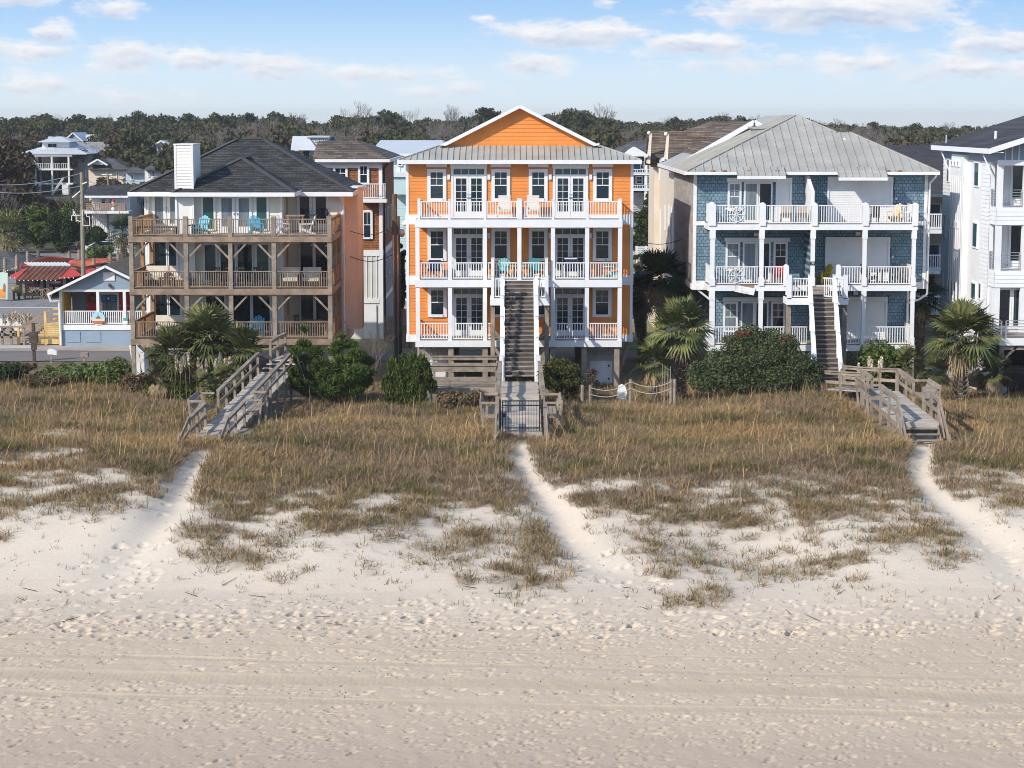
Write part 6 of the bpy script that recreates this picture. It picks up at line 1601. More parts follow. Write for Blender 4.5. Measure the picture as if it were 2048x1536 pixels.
def low_limit(px, Y):
    """how high in the photo a tree at this place may reach without covering what stands behind it"""
    lim = 252
    for x0, x1, Yh, y in ((38, 192, 345, 398), (190, 270, 300, 362), (265, 300, 296, 345), (286, 362, 290, 356), (136, 232, 420, 292), (300, 352, 330, 312), (585, 680, 300, 300), (1236, 1315, 190, 500), (174, 268, 215, 470), (1262, 1312, 264, 450), (74, 128, 425, 310)):
        if x0-16 < px < x1+16 and Y < Yh: lim = max(lim, y)
    return lim
def woods():
    rs = random.Random(21); n_obj = 0
    def link(d, x, y, z, s, rz, label, group):
        if d['me'] is None:
            d['me'] = {}
        T = thing('tree', label, 'tree', (x, y, z), group)
        T.scale = (s[0], s[0], s[1]); T.rotation_euler = (0, 0, rz)
        for nm in ('trunk', 'crown'):
            if nm == 'crown' and d['crown'][0] is None: continue
            if nm not in d['me']:
                o = np_obj(nm, d[nm][0], d[nm][1] if nm == 'trunk' else [d[nm][1]], (bark_gr if d['kind'] == 'bare' else bark) if nm == 'trunk' else d['m']); d['me'][nm] = o.data
            else: o = bpy.data.objects.new(nm, d['me'][nm]); SC.collection.objects.link(o)
            o.parent = T
    # the wooded ridge, too many to count: one mass
    VA, FA, off = {}, {}, {}
    def add(key, V, fs):
        o = off.get(key, 0); VA.setdefault(key, []).append(V)
        for f in fs: FA.setdefault(key, {}).setdefault(f.shape[1], []).append(f+o)
        off[key] = o + len(V)
    y = 215.0
    while y < 520:
        x = -.31*y
        while x < .31*y:
            xx, yy = x+rs.uniform(-2.5, 2.5), y+rs.uniform(-4, 4); x += rs.uniform(3.8, 6.0) * (1 if y > 280 else 1.2)
            px, _ = proj(xx, yy, 0); z = gz(xx, yy); s = rs.uniform(.72, 1.12)
            lim = low_limit(px, yy)
            if lim <= 252: lim = np.interp(px, SKY[0], SKY[1]) + (3 if yy > 400 else 10 + (400-yy)*.12)
            ztop = at(px, lim, yy)[1]
            hgt = min(10*s, ztop-z)
            if hgt < 1.6: continue
            if hgt < 10*s: hgt *= rs.uniform(.8, 1.0)
            u = rs.random()
            if yy > 400: d = PROTO[rs.randrange(3)] if u < .66 else PROTO[rs.choice((3, 4))] if u < .94 else PROTO[rs.choice((7, 8))]
            else: d = PROTO[rs.randrange(3)] if u < .30 else PROTO[rs.choice((3, 4))] if u < .66 else PROTO[rs.choice((5, 6))] if u < .88 else PROTO[rs.choice((7, 8, 9))]
            sc = hgt/10; sw = max(sc, .5)*rs.uniform(.85, 1.2); a = rs.uniform(0, 6.28); c, sn = math.cos(a), math.sin(a)
            def tf(V): return np.stack([(V[:, 0]*c-V[:, 1]*sn)*sw+xx, (V[:, 0]*sn+V[:, 1]*c)*sw+yy, V[:, 2]*sc+z], 1)
            if d['crown'][0] is not None:
                k = max(300, len(d['crown'][1])); V = d['crown'][0][:k*4]; cen = V.reshape(-1, 4, 3).mean(1, keepdims=True); V = (cen+(V.reshape(-1, 4, 3)-cen)*1.05).reshape(-1, 3)
                add(d['m'].name, tf(V), [d['crown'][1][:k]])
            else: add('pale_bark', tf(d['trunk'][0]), d['trunk'][1])
        y += 6.5
    first = None
    for key in VA:
        nm = {'pale_bark': 'leafless_woodland', 'far_pine_green': 'pine_woodland', 'far_olive': 'oak_woodland', 'far_brown': 'brown_woodland'}[key]
        o = np_obj(nm, np.concatenate(VA[key]), [np.concatenate(f) for f in FA[key].values()], MATS[key])
        tag(o, {'leafless_woodland': 'leafless grey trees through the far wooded ridge', 'pine_woodland': 'dark pines massed along the far wooded ridge', 'oak_woodland': 'olive green oaks massed in the far woods', 'brown_woodland': 'brown winter trees massed in the far woods'}[nm], 'woods', None, 'stuff')
    # trees one can tell apart: along the skyline and standing forward
    for px, py, Y, k, sw in SKYTREES:
        x, zt = at(px, py, Y); z = gz(x, Y)
        link(PROTO[k], x, Y, z, (sw, max(.25, (zt-z)/9.6)), px*.37, *tree_label(px, py, Y, k))
SKYTREES = [(270,216,440,0,1.0),(330,217,445,1,.9),(372,222,450,2,.8),(425,220,440,0,.9),(457,217,445,1,1.0),(500,221,450,2,.8),(545,218,440,0,1.1),(590,221,446,1,.8),(672,226,440,2,1.1),(712,217,446,8,1.1),(765,214,440,0,1.2),(800,224,452,7,1.0),(885,222,440,9,1.0),(930,224,448,1,.9),(975,210,430,2,1.3),(1090,224,440,1,.7),(1135,211,430,0,1.3),(1175,216,440,2,.9),(1212,219,446,9,.9),(1352,230,440,0,.8),(1380,229,446,1,.7),(1440,228,440,2,1.0),(1480,227,446,0,.9),(1535,228,440,1,.9),(1575,230,450,2,.8),(1620,233,446,0,.8),(1672,238,450,1,.7),(1750,240,450,2,.8),(1830,242,450,0,.8),(150,224,445,2,.9),(95,222,440,0,1.0),(200,226,450,1,.8),(40,230,446,2,.8),
            (1080,262,300,3,.9),(1170,258,290,4,1.0),(1240,262,300,5,.9),(1300,268,310,6,.8),(690,268,310,7,.9),(650,262,320,8,.9),(740,262,330,9,1.0),(560,264,310,5,1.0),(470,266,330,7,.8),(855,262,310,3,.8),(890,256,320,8,.9),(1700,262,330,9,1.0),(1745,268,300,7,.9),(1660,272,300,5,.9),(1800,274,310,6,.9),(1870,268,320,4,.9),
            (262,300,330,9,.8),(215,290,350,7,.7),(340,268,300,3,.8),(330,280,360,5,.9),(10,300,300,3,1.0),(22,332,262,4,.9),(-8,322,255,5,.9),(72,258,390,4,.9),(110,268,385,5,.8),(250,255,390,4,.9),(385,262,350,0,.9),(415,270,330,6,.8)]
def tree_label(px, py, Y, k):
    d = PROTO[k]; kind = d['label']
    near = [(150, 'above the white house with the roof turret'), (350, 'behind the cream house chimney'), (480, 'above the cream house roof'), (640, 'between the cream and brown roofs'), (780, 'above the brown house roof'), (900, 'above the pale aqua roof'), (1040, 'behind the left slope of the orange gable'), (1180, 'behind the right slope of the orange gable'), (1300, 'above the blue white house'), (1420, 'above the brown shingle roof'), (1560, 'above the left slope of the blue house roof'), (1700, 'above the right slope of the blue house roof'), (2100, 'above the dark roof by the white house')]
    where = next(t for a, t in near if px <= a)
    return f"{kind} {'on the skyline' if Y > 420 else 'in the woods'} {where}", 'trees of the far woods'
woods()
# ---------------------------------------------------------------- roads, lots, pond
def sheet(name, label, x0, x1, y0, y1, m, dz=.03, n=60, edge=0.0):
    ys = np.linspace(y0, y1, max(2, int((y1-y0)/1.5)+2)); xs = np.linspace(x0, x1, n)
    GX, GY = np.meshgrid(xs, ys); GZ = np.interp(GY, PY, PZ) + dz
    if edge: GY[0] += edge*smooth_noise(GX[0], GY[0], 3, .5); GY[-1] += edge*smooth_noise(GX[-1], GY[-1], 4, .5)
    I = np.arange(GX.size).reshape(GX.shape)
    Q = np.stack([I[:-1,:-1].ravel(), I[:-1,1:].ravel(), I[1:,1:].ravel(), I[1:,:-1].ravel()], 1)
    return tag(np_obj(name, np.stack([GX.ravel(), GY.ravel(), GZ.ravel()], 1), [Q], m), label, None, None, 'structure')
asphalt = mat('worn_asphalt', (.165, .15, .145), .9, .14, .35, (.3, 1, 1), bump=.2); conc_lot = mat('sandy_concrete', (.36, .32, .285), .9, .14, .4, bump=.15)
asph2 = mat('pale_road', (.245, .215, .20), .9, .1, .4, (.2, 1, 1)); gravel = mat('grey_gravel', (.215, .21, .205), .95, .25, 1.5, bump=.5, fine=30)
line_w = mat('road_paint', (.70, .70, .68), .7, .1, 2); lawn = mat('winter_lawn', (.16, .15, .06), .95, .25, .5, col2=(.24, .20, .10)); lawn_g = mat('green_lawn', (.075, .15, .03), .95, .25, .8)
water = mat('pond_water', (.035, .04, .028), .12, .2, .2, spec=.5)
sheet('lower_road', 'asphalt lane behind the beach houses', -70, 70, 113.2, 118.3, asphalt, .03)
sheet('parking_lot', 'pale sandy concrete lot before the blue cottage', -60, -18, 118.3, 122.4, conc_lot, .035, edge=.3)
sheet('main_road', 'pale asphalt road past the red sail bar', -90, 90, 134.5, 145.4, asph2, .03)
sheet('road_line', 'white edge line of the main road', -90, 90, 145.1, 145.5, line_w, .036)
sheet('gravel_lot', 'grey gravel lot before the red sail bar', -80, -14, 145.6, 200, gravel, .03)
sheet('lawn', 'tan winter grass verge between the lanes', -17, 60, 118.4, 134, lawn, .03, edge=.3)
sheet('lawn', 'bright green grass strip right of the orange house', 5.9, 8.6, 119, 124, lawn_g, .045)
sheet('pond_bank', 'olive grass bank of the pond', 5, 34, 236, 262, lawn, .05)
sheet('pond', 'dark still pond water seen between the houses', 5, 32, 186, 236, water, .08)

# ---------------------------------------------------------------- generic far house parts
def fwin(T, pl, Y, g=None, t=.08, m=None):
    for (x0, x1, y0, y1) in pl: window(T, X(x0, Y), X(x1, Y), Z(y1, Y), Z(y0, Y), Y-.03, t, 2, 1, g or glass, m=m)
def hip_roof(T, x0, x1, y0, y1, ze, zr, rx0, rx1, ry0, ry1, m, th=.1, name='roof'):
    r = MB()
    slab_roof(r, [(x0, y0, ze), (x1, y0, ze), (rx1, ry0, zr), (rx0, ry0, zr)] if rx1 > rx0 else [(x0, y0, ze), (x1, y0, ze), (rx0, ry0, zr)], th)
    slab_roof(r, [(x0, y1, ze), (x0, y0, ze), (rx0, ry0, zr), (rx0, ry1, zr)], th); slab_roof(r, [(x1, y0, ze), (x1, y1, ze), (rx1, ry1, zr), (rx1, ry0, zr)], th)
    slab_roof(r, [(x1, y1, ze), (x0, y1, ze), (rx0, ry1, zr), (rx1, ry1, zr)] if rx1 > rx0 else [(x1, y1, ze), (x0, y1, ze), (rx0, ry1, zr)], th)
    if rx1 > rx0 and ry1 > ry0: slab_roof(r, [(rx0, ry0, zr), (rx1, ry0, zr), (rx1, ry1, zr), (rx0, ry1, zr)], th)
    return r.build(name, m, T)
def gable_roof_front(T, x0, x1, y0, y1, ze, zr, m, wm, o=.4, trim=True, wall=True):
    """ridge running inland; gable faces the sea"""
    a = (x0+x1)/2; r = MB()
    slab_roof(r, [(x0, y1, ze), (x0, y0-o, ze), (a, y0-o, zr), (a, y1, zr)], .1); slab_roof(r, [(x1, y0-o, ze), (x1, y1, ze), (a, y1, zr), (a, y0-o, zr)], .1)
    rf = r.build('roof', m, T)
    if wall: MB().prism([(x0+.3, y0, ze), (x1-.3, y0, ze), (a, y0, zr-.15)], (0, .15, 0)).build('gable_wall', wm, T)
    if trim:
        t = MB()
        for x in (x0, x1): t.beam((x, y0-o-.03, ze-.08), (a, y0-o-.03, zr-.06), .06, .24)
        t.build('rake_trim', white, T)
    return rf
def rect_wall(T, x0, x1, y0, y1, z0, z1, m, name='wall', lap=.2):
    w = MB().box(x0, x1, y0, y1, z0, z1)
    if lap: w.lap(x0, x1, z0, z1, y0-.005, lap)
    return w.build(name, m, T)

def brown_house():
    Y, bk = 125.0, 138.0
    T = thing('town_house', 'brown shingled townhouse with white trim behind the cream and orange houses', 'house', (X(700, 127), 127, 0))
    x0, x1 = X(640, Y), X(764, Y); z = lambda py: Z(py, Y); ze = z(322)
    MB().box(x0, x1, Y, bk, z(504), ze).build('wall', sh_cedar, T)
    w = MB().box(x0, x1, Y, bk, .0, z(504)-.005); w.build('lower_wall', mat('pale_board_batten', (.56, .57, .56), .6, .06, 1), T)
    MB().box(x1, x1+.03, Y+.2, bk, .0, z(504)).build('side_wall', mat('slate_side', (.20, .23, .28), .7, .1, 1), T)
    b = MB()
    for px in (733, 742.5, 753): b.box(X(px, Y)-.03, X(px, Y)+.03, Y-.035, Y, z(596), z(512))
    for i in range(10): b.box(x1+.03, x1+.06, Y+1+i*1.2, Y+1.06+i*1.2, .2, z(504))
    b.build('batten', white, T)
    t = MB().box(x1-.16, x1+.05, Y-.05, Y+.14, .0, ze).box(x0, x1-.17, Y-.06, Y, z(512), z(500)).box(x0, x1-.17, Y-.06, Y, z(606), z(597)).box(x0, x1+.05, Y-.06, Y, z(336), ze).box(x1+.01, x1+.07, Y+.15, bk, z(512), z(500)).box(x1+.01, x1+.07, Y+.15, bk, z(606), z(597))
    t.build('trim', white, T)
    hip_roof(T, X(630, 124.5), X(781, 124.5), 124.5, bk+.8, z(319), Z(283, 130), X(640, 130), X(716, 130), 130, 134, sh_brown)
    MB().box(X(632, 124.5), X(781, 124.5), 124.42, 124.5, z(324), z(318)).box(X(781, 124.5)-.05, X(781, 124.5)+.02, 124.5, bk+.8, z(324), z(318)).build('fascia', white, T)
    fwin(T, [(668, 697, 332, 360), (717.5, 740, 328, 369), (724, 746, 420, 478)], Y, None, .14)
    # small balcony at the right corner
    d = MB().box(X(724, Y), X(764, Y)+.35, Y-.9, Y-.04, z(404), z(397)); d.build('balcony', white, T)
    railing(T, (X(724, Y), Y-.85), (X(762, Y)+.3, Y-.85), z(397), z(367), white, .13, .035); railing(T, (X(762, Y)+.3, Y-.8), (X(762, Y)+.3, Y-.06), z(397), z(367), white, .13, .035)
    MB().box(X(727, Y), X(752, Y), Y-.08, Y-.02, .05, z(610)).build('garage_door', white, T)
    for i, y in enumerate((127, 130.5, 134)):
        windowx(T, x1+.03, 1, y, y+.8, z(560), z(525), .08); windowx(T, x1, 1, y, y+.8, z(470), z(420), .08)
    MB().path([(X(779, 124.6), 124.5, z(324)), (x1+.15, 125.2, z(336)), (x1+.15, 125.2, .2)], .06).build('downspout', black, T)
    f = thing('picket_fence', 'weathered dog eared picket fence beside the brown townhouse', 'fence', (X(775, 123), 123, 0))
    m = MB()
    for i in range(7): x = X(767+i*4.1, 123); m.prism([(x, 123, .0), (x+.09, 123, .0), (x+.09, 123, 1.55), (x+.045, 123, 1.65), (x, 123, 1.55)], (0, .025, 0))
    m.build('pickets', wood, f); MB().box(X(766, 123), X(796, 123), 123.03, 123.08, .4, .5).box(X(766, 123), X(796, 123), 123.03, 123.08, 1.2, 1.3).build('rail', wood, f)
    f = thing('board_fence', 'dark brown board fence left of the orange house base', 'fence', (X(804, 120), 120, 0))
    m = MB()
    for i in range(6): m.box(X(797, 120)+i*.13, X(797, 120)+i*.13+.12, 120, 120.03, 0, 2.3)
    m.build('boards', wood_dk, f)
brown_house()
def aqua_house():
    Y = 150.0; z = lambda py: Z(py, Y)
    T = thing('beach_house', 'pale aqua house with light metal hip roof behind the orange house', 'house', (X(810, 152), 154, .1))
    x0, x1 = X(748, Y), X(900, Y); aq = mat('aqua_siding', (.46, .60, .62), .6, .05, 1); wb = mat('aqua_white_board', (.62, .70, .71), .6, .05, 1)
    MB().box(x0, x1, Y, Y+14, z(345), z(311)).build('upper_wall', wb, T); rect_wall(T, x0, X(812, Y), Y+.3, Y+14, .1, z(345), aq)
    b = MB()
    for i in range(16): b.box(x0+.3+i*.4, x0+.35+i*.4, Y-.03, Y, z(345), z(311))
    b.build('batten', wb, T)
    hip_roof(T, X(738, Y-.6), X(905, Y-.6), Y-.6, Y+15, z(308), Z(281, Y+6), X(762, Y+6), X(885, Y+6), Y+6, Y+9, metal_lt)
    MB().box(X(738, Y-.6), X(905, Y-.6), Y-.68, Y-.6, z(312), z(307)).build('fascia', white, T)
    fwin(T, [(796, 806, 314, 332), (796, 806, 356, 376), (807, 815, 356, 376)], Y)
    MB().prism([(X(776, Y), Y-1.2, z(353)), (X(820, Y), Y-1.2, z(353)), (X(820, Y), Y, z(344)), (X(783, Y), Y, z(344))], (0, .1, .05)).build('porch_roof', metal_lt, T)
    MB().box(X(785, Y), X(820, Y), Y-1, Y, z(388), z(353)).build('bay', aq, T)
aqua_house()
def tan_house():
    Yf, Yb = 114.0, 135.0; xs = 339/F*Yf; T = thing('beach_house', 'tan sided house with brown shingle roofs left of the blue duplex', 'house', (xs+4, 124, 0))
    ye = Z(330, Yf); w = MB().box(xs, xs+11, Yf, Yb, 0, ye).lapx(xs, -1, Yf, Yb, 0, ye, .2); w.build('wall', tan_s, T)
    MB().box(xs-.06, xs+.02, Yf-.06, Yf+.2, 0, ye).build('corner_trim', white, T)
    # rear block: steep slope towards the sea, lower roof before it
    xl = X(1297, 133); zl, zh = Z(331, 131.6), Z(262, 134.4); r = MB()
    slab_roof(r, [(xl, 131.6, zl), (xs+11, 131.6, zl), (xs+11, 134.4, zh), (xl, 134.4, zh)], .12); slab_roof(r, [(xs+11, 137.4, zl), (xl, 137.4, zl), (xl, 134.4, zh), (xs+11, 134.4, zh)], .12)
    slab_roof(r, [(xs-.3, Yf, ye-.02), (xs+11, Yf, ye-.02), (xs+11, 131.6, ye+.3), (xs-.3, 131.6, ye+.3)], .1)
    rf = r.build('roof', sh_brown, T)
    MB().prism([(xl+.25, 131.8, zl-.1), (xl+.25, 137.2, zl-.1), (xl+.25, 134.4, zh-.2)], (.2, 0, 0)).build('gable_wall', tan_s, T); MB().box(xl+.25, xs+11, 131.9, 137.2, 0, zl).build('rear_wall', tan_s, T)
    for px, Y, yt, yb in ((1297, 131.3, 266, 327), (1331, 121.5, 268, 334)):
        x = X(px, Y); MB().prism([(x-.1, Y-.3, Z(yb, Y)), (x-.1, Y+1.4, Z(yb, Y)), (x+.05, Y+.5, Z(yt, Y))], (.14, 0, 0)).build('wall_dormer', tan_s, T)
        MB().ball((x+.0, Y+.5, Z(yt, Y)), .12).beam((x-.18, Y-.4, Z(yb-16, Y)), (x-.18, Y+1.6, Z(yb-12, Y)), .1, .2).build('dormer_trim', white, T)
    # front wing with its rake
    xa = X(1503, Yf); za = Z(243, Yf); xe = X(1336, Yf); ze = Z(339, Yf); xr = 2*xa-xe
    r = MB(); slab_roof(r, [(xe, Yf+9, ze), (xe, Yf-.4, ze), (xa, Yf-.4, za), (xa, Yf+9, za)], .1); slab_roof(r, [(xr, Yf-.4, ze), (xr, Yf+9, ze), (xa, Yf+9, za), (xa, Yf-.4, za)], .1); r.build('roof', sh_brown, T)
    MB().prism([(xe+.3, Yf, ze), (xr-.3, Yf, ze), (xa, Yf, za-.12)], (0, .2, 0)).build('gable_wall', tan_s, T)
    t = MB()
    for x in (xe, xr): t.beam((x, Yf-.44, ze-.04), (xa, Yf-.44, za-.03), .06, .26)
    t.build('rake_trim', white, T)
    for y0, y1, a, b in ((117, 117.8, 440, 520), (121, 121.6, 415, 505), (123, 123.5, 410, 470), (126, 126.5, 410, 460), (130, 130.6, 420, 500), (118.5, 119, 335, 372), (131, 131.5, 335, 360)):
        windowx(T, xs, -1, y0, y1, Z(b, (y0+y1)/2), Z(a, (y0+y1)/2), .1, None)
    lb = thing('beach_house', 'light brown roofed house peeking above the tan house ridge', 'house', (X(1445, 150), 150, .1))
    hip_roof(lb, X(1385, 148), X(1520, 148), 148, 162, Z(268, 148), Z(243, 154), X(1425, 154), X(1480, 154), 154, 157, sh_brown); rect_wall(lb, X(1395, 149), X(1510, 149), 149, 161, .1, Z(268, 149), tan_s)
tan_house()
def blue_white_house():
    Y = 190.0; z = lambda py: Z(py, Y)
    T = thing('beach_house', 'blue and white house with stacked balconies between the orange and tan houses', 'house', (X(1275, 192), 195, .3))
    x0, x1 = X(1236, Y), X(1345, Y); nv = mat('navy_siding', (.045, .08, .14), .6, .1, 1)
    rect_wall(T, x0, x1, Y, Y+14, .2, z(318), nv, lap=.25)
    hip_roof(T, X(1226, Y-1.5), X(1350, Y-1.5), Y-1.5, Y+15, z(312), Z(282, Y+6), X(1268, Y+6), X(1310, Y+6), Y+6, Y+8, sh_grey)
    a = X(1270, Y-2); MB().prism([(X(1240, Y-2), Y-2, z(312)), (X(1300, Y-2), Y-2, z(312)), (a, Y-2, z(294))], (0, 4, 0)).build('front_gable', white, T)
    for yt, yb in ((338, 347), (369, 378)):
        MB().box(x0, x1, Y-2, Y, z(yb+2), z(yb-1)).build('balcony', white, T); railing(T, (x0, Y-1.95), (x1, Y-1.95), z(yb-1), z(yt), white, .22, .05)
    for px in (1245, 1288, 1320): post(T, X(px, Y), Y-1.8, .2, z(312), .25, white, 'column')
    fwin(T, [(1279, 1286, 322, 338), (1296, 1304, 322, 338), (1270, 1284, 352, 368), (1292, 1306, 352, 368)], Y)
    MB().box(x0, x1, Y-.05, Y+.02, .2, z(385)).build('base_wall', concrete, T)
    w = thing('retaining_wall', 'pale low wall along the far pond bank', 'wall', (X(1290, 262), 262, .7)); MB().box(X(1180, 262), X(1420, 262), 262, 262.4, .3, Z(426, 262)).build('wall', concrete, w)
    f = thing('white_fence', 'white horizontal rail fence beyond the shaded palms', 'fence', (X(1290, 175), 175, .2)); m = MB()
    for py in (494, 498, 502, 506): m.box(X(1270, 175), X(1345, 175), 175, 175.06, Z(py, 175)-.06, Z(py, 175)+.04)
    m.build('rail', white, f)
    for px in (1274, 1292, 1310, 1328): post(f, X(px, 175), 175.1, .1, Z(492, 175), .1, white)
blue_white_house()
def dark_roof_building():
    Y = 130.0; z = lambda py: Z(py, Y); T = thing('condo_building', 'condo block with long dark roof and white balconies behind the blue duplex', 'building', (X(1850, 132), 136, 0))
    x0, x1 = X(1730, Y), X(1960, Y); tb = mat('taupe_siding', (.34, .28, .23), .7, .08, 1)
    MB().box(x0, x1, Y, Y+14, 0, z(388)).build('wall', tb, T)
    r = MB(); slab_roof(r, [(X(1735, Y-1.8), Y-1.8, z(387)), (X(1965, Y-1.8), Y-1.8, z(387)), (X(1965, Y+7), Y+7, Z(290, Y+7)), (X(1735, Y+7), Y+7, Z(290, Y+7))], .15); r.build('roof', sh_grey2, T)
    MB().box(x0, x1, Y-1.9, Y-1.8, z(392), z(386)).build('fascia', mat('teal_fascia', (.05, .10, .12), .6, .1, 2), T)
    for yt, yf in ((426, 456), (507, 536), (588, 616)):
        MB().box(x0, x1, Y-1.8, Y, z(yf+8), z(yf)).build('balcony', white, T)
        railing(T, (X(1800, Y), Y-1.75), (x1, Y-1.75), z(yf), z(yt), white, .14, .05, .1, .08)
        MB().box(X(1852, Y), X(1880, Y), Y-.06, Y-.01, z(yf)+.02, z(yt-20)).build('sliding_door', mat('taupe_trim', (.50, .43, .35), .6, .05, 2), T)
        MB().box(X(1855, Y), X(1877, Y), Y-.09, Y-.065, z(yf)+.1, z(yt-17)).build('pane', glass, T)
    MB().box(x0, x1, Y-1.6, Y-.1, 0, z(635)).build('base', wood_dk, T)
dark_roof_building()

# ---------------------------------------------------------------- left: white turret house and others far off
def far_left():
    Y = 345.0; z = lambda py: Z(py, Y); x = lambda px: X(px, Y); g = gz(x(115), Y)
    T = thing('beach_house', 'white porched house with metal roof and rooftop turret in the far woods', 'house', (x(115), 352, g))
    bg = mat('greige_siding', (.34, .32, .29), .7, .08, 1)
    q = lambda a: a/6.4; w = lambda b: 230+b/6.4
    rect_wall(T, x(57), x(152), Y, Y+14, g-1, z(309), bg, lap=.3); rect_wall(T, x(152), x(q(1165)), Y-.5, Y+14, g-1, z(309), bg, lap=.3)
    hip_roof(T, x(q(305)), x(q(1210)), Y-4.2, Y+16, z(307), Z(291, Y+3), x(q(590)), x(q(920)), Y+3, Y+8, metal_lt)
    for a, b in ((682, 700), (862, 880)): MB().box(x(q(340)), x(q(1020)), Y-4, Y, z(w(b)), z(w(a))).build('porch_floor', white, T)
    MB().box(x(q(330)), x(q(1020)), Y-4, Y-3.7, z(w(525)), z(w(505))).build('porch_beam', white, T)
    for a in (330, 365, 548, 760, 972): post(T, x(q(a)), Y-3.8, g-.3, z(w(520)), .28, white, 'column')
    for a, b in ((380, 540), (560, 650), (660, 752), (770, 862), (872, 964)): railing(T, (x(q(a)), Y-3.8), (x(q(b)), Y-3.8), z(w(682)), z(w(615)), white, .3, .07)
    for a, b, c, d in ((448, 510, 525, 660), (515, 580, 525, 660), (840, 905, 525, 660), (910, 960, 525, 660), (1035, 1057, 530, 572), (1120, 1142, 530, 572), (1122, 1142, 700, 800)):
        window(T, x(q(a)), x(q(b)), z(w(d)), z(w(c)), Y-.03 if a < 1000 else Y-.55, .12, 1, 1, None, False)
    for a, b in ((350, 540), (565, 690), (695, 755), (775, 900), (905, 965)): MB().box(x(q(a)), x(q(b)), Y-.15, Y-.05, z(w(860)), z(w(705))).build('screen_panel', glass, T)
    MB().box(x(q(560)), x(q(905)), Y+1, Y+7, z(w(440)), z(w(335))).build('turret', white, T)
    window(T, x(q(625)), x(q(755)), z(w(420)), z(w(360)), Y+.98, .12, 2, 1, None, False)
    hip_roof(T, x(q(525)), x(q(945)), Y-.2, Y+8.2, z(w(342)), Z(w(275), Y+4), x(q(700)), x(q(770)), Y+3.5, Y+4.5, metal_lt)
    MB().box(x(q(535)), x(q(765)), Y-1.6, Y+1, z(w(490)), z(w(478))).build('roof_deck', white, T); railing(T, (x(q(535)), Y-1.6), (x(q(760)), Y-1.6), z(w(480)), z(w(420)), white, .3, .07)
    rect_wall(T, x(q(230)), x(q(335)), Y-1, Y+4, g-.5, z(w(700)), white, 'side_wing', .3)
    MB().box(x(q(520)), x(q(620)), Y-4.5, Y-3.9, g-1, z(w(880))).box(x(q(890)), x(q(970)), Y-4.5, Y-3.9, g-1, z(w(880))).build('base', white, T)
    MB().beam((x(q(770)), Y-5, g), (x(q(905)), Y-4.3, z(w(800))), .3, .3).build('stair', white, T)
    Y2 = 420.0
    T = thing('far_house', 'grey house with bright metal roof among trees behind the turret house', 'house', (X(180, Y2), Y2+6, gz(X(180, Y2), Y2)))
    g2 = gz(X(180, Y2), Y2); gm = mat('bright_metal', (.70, .72, .74), .35, .04, 1)
    gable_roof_front(T, X(133, Y2), X(172, Y2), Y2, Y2+12, Z(282, Y2), Z(265, Y2), gm, grey_s)
    r = MB(); slab_roof(r, [(X(165, Y2), Y2+2, Z(288, Y2)), (X(229, Y2), Y2+2, Z(288, Y2)), (X(230, Y2+9), Y2+9, Z(269, Y2+9)), (X(165, Y2+9), Y2+9, Z(269, Y2+9))], .15); r.build('wing_roof', gm, T)
    rect_wall(T, X(136, Y2), X(226, Y2), Y2+.2, Y2+12, g2, Z(284, Y2), grey_s, lap=.3)
    def cottage(label, x0, x1, ye, yr, Yc, depth, wm, rm, wins, front=True, ground=None, base=None):
        g = gz(X((x0+x1)/2, Yc), Yc); T = thing('far_house', label, 'house', (X((x0+x1)/2, Yc), Yc+depth/2, g))
        rect_wall(T, X(x0+3, Yc), X(x1-3, Yc), Yc, Yc+depth, g-.5, Z(ye, Yc), wm, lap=.25)
        if front: gable_roof_front(T, X(x0, Yc), X(x1, Yc), Yc, Yc+depth, Z(ye, Yc), Z(yr, Yc), rm, wm)
        else: hip_roof(T, X(x0, Yc-1), X(x1, Yc-1), Yc-1, Yc+depth+1, Z(ye, Yc), Z(yr, Yc+depth/2), X(x0*.6+x1*.4, Yc+depth/2), X(x0*.35+x1*.65, Yc+depth/2), Yc+depth*.4, Yc+depth*.6, rm)
        fwin(T, wins, Yc, None, .12); return T
    c = cottage('grey roofed cottage right of the turret house', 178, 262, 338, 317, 300, 10, tan_s, sh_grey, [(236, 241, 342, 358), (250, 254, 342, 356)], False)
    gable_roof_front(c, X(181, 299), X(220, 299), 299, 306, Z(329, 299), Z(318, 299), sh_grey, white)
    cottage('small grey garage roof beside the cottage in the far woods', 252, 296, 345, 333, 296, 8, mat('pale_blue_wall', (.42, .52, .62), .7, .05, 1), sh_grey, [(265, 271, 348, 360)], False)
    c = cottage('grey cottage with white gable just left of the chimney', 290, 362, 339, 322, 290, 10, white, sh_grey, [(299, 304, 343, 354), (307, 313, 343, 354), (316, 320, 343, 354)], False)
    gable_roof_front(c, X(316, 289), X(352, 289), 289, 296, Z(328, 289), Z(317, 289), sh_grey, white)
    cottage('pale house half hidden in trees left of the cream chimney', 305, 350, 294, 281, 330, 9, white, metal_lt, [(312, 320, 297, 305)], True)
    cottage('low grey roof among trees at the left above the turret house', 80, 128, 283, 273, 425, 9, grey_s, metal_lt, [], False)
    T = thing('far_house', 'white flat topped house with roof deck above the brown townhouse', 'house', (X(630, 300), 304, 1.2)); Y3 = 300
    MB().box(X(620, Y3), X(658, Y3), Y3, Y3+8, 1, Z(275, Y3)).box(X(590, Y3), X(676, Y3), Y3+1, Y3+8, 1, Z(282, Y3)).build('wall', white, T); MB().box(X(616, Y3), X(662, Y3), Y3-.5, Y3+8.5, Z(275, Y3), Z(272, Y3)).build('roof', metal_lt, T)
    MB().prism([(X(588, Y3), Y3-3, Z(300, Y3)), (X(640, Y3), Y3-3, Z(300, Y3)), (X(618, Y3), Y3, Z(275, Y3)), (X(588, Y3), Y3, Z(275, Y3))], (0, .3, .2)).build('lean_to_roof', metal_lt, T)
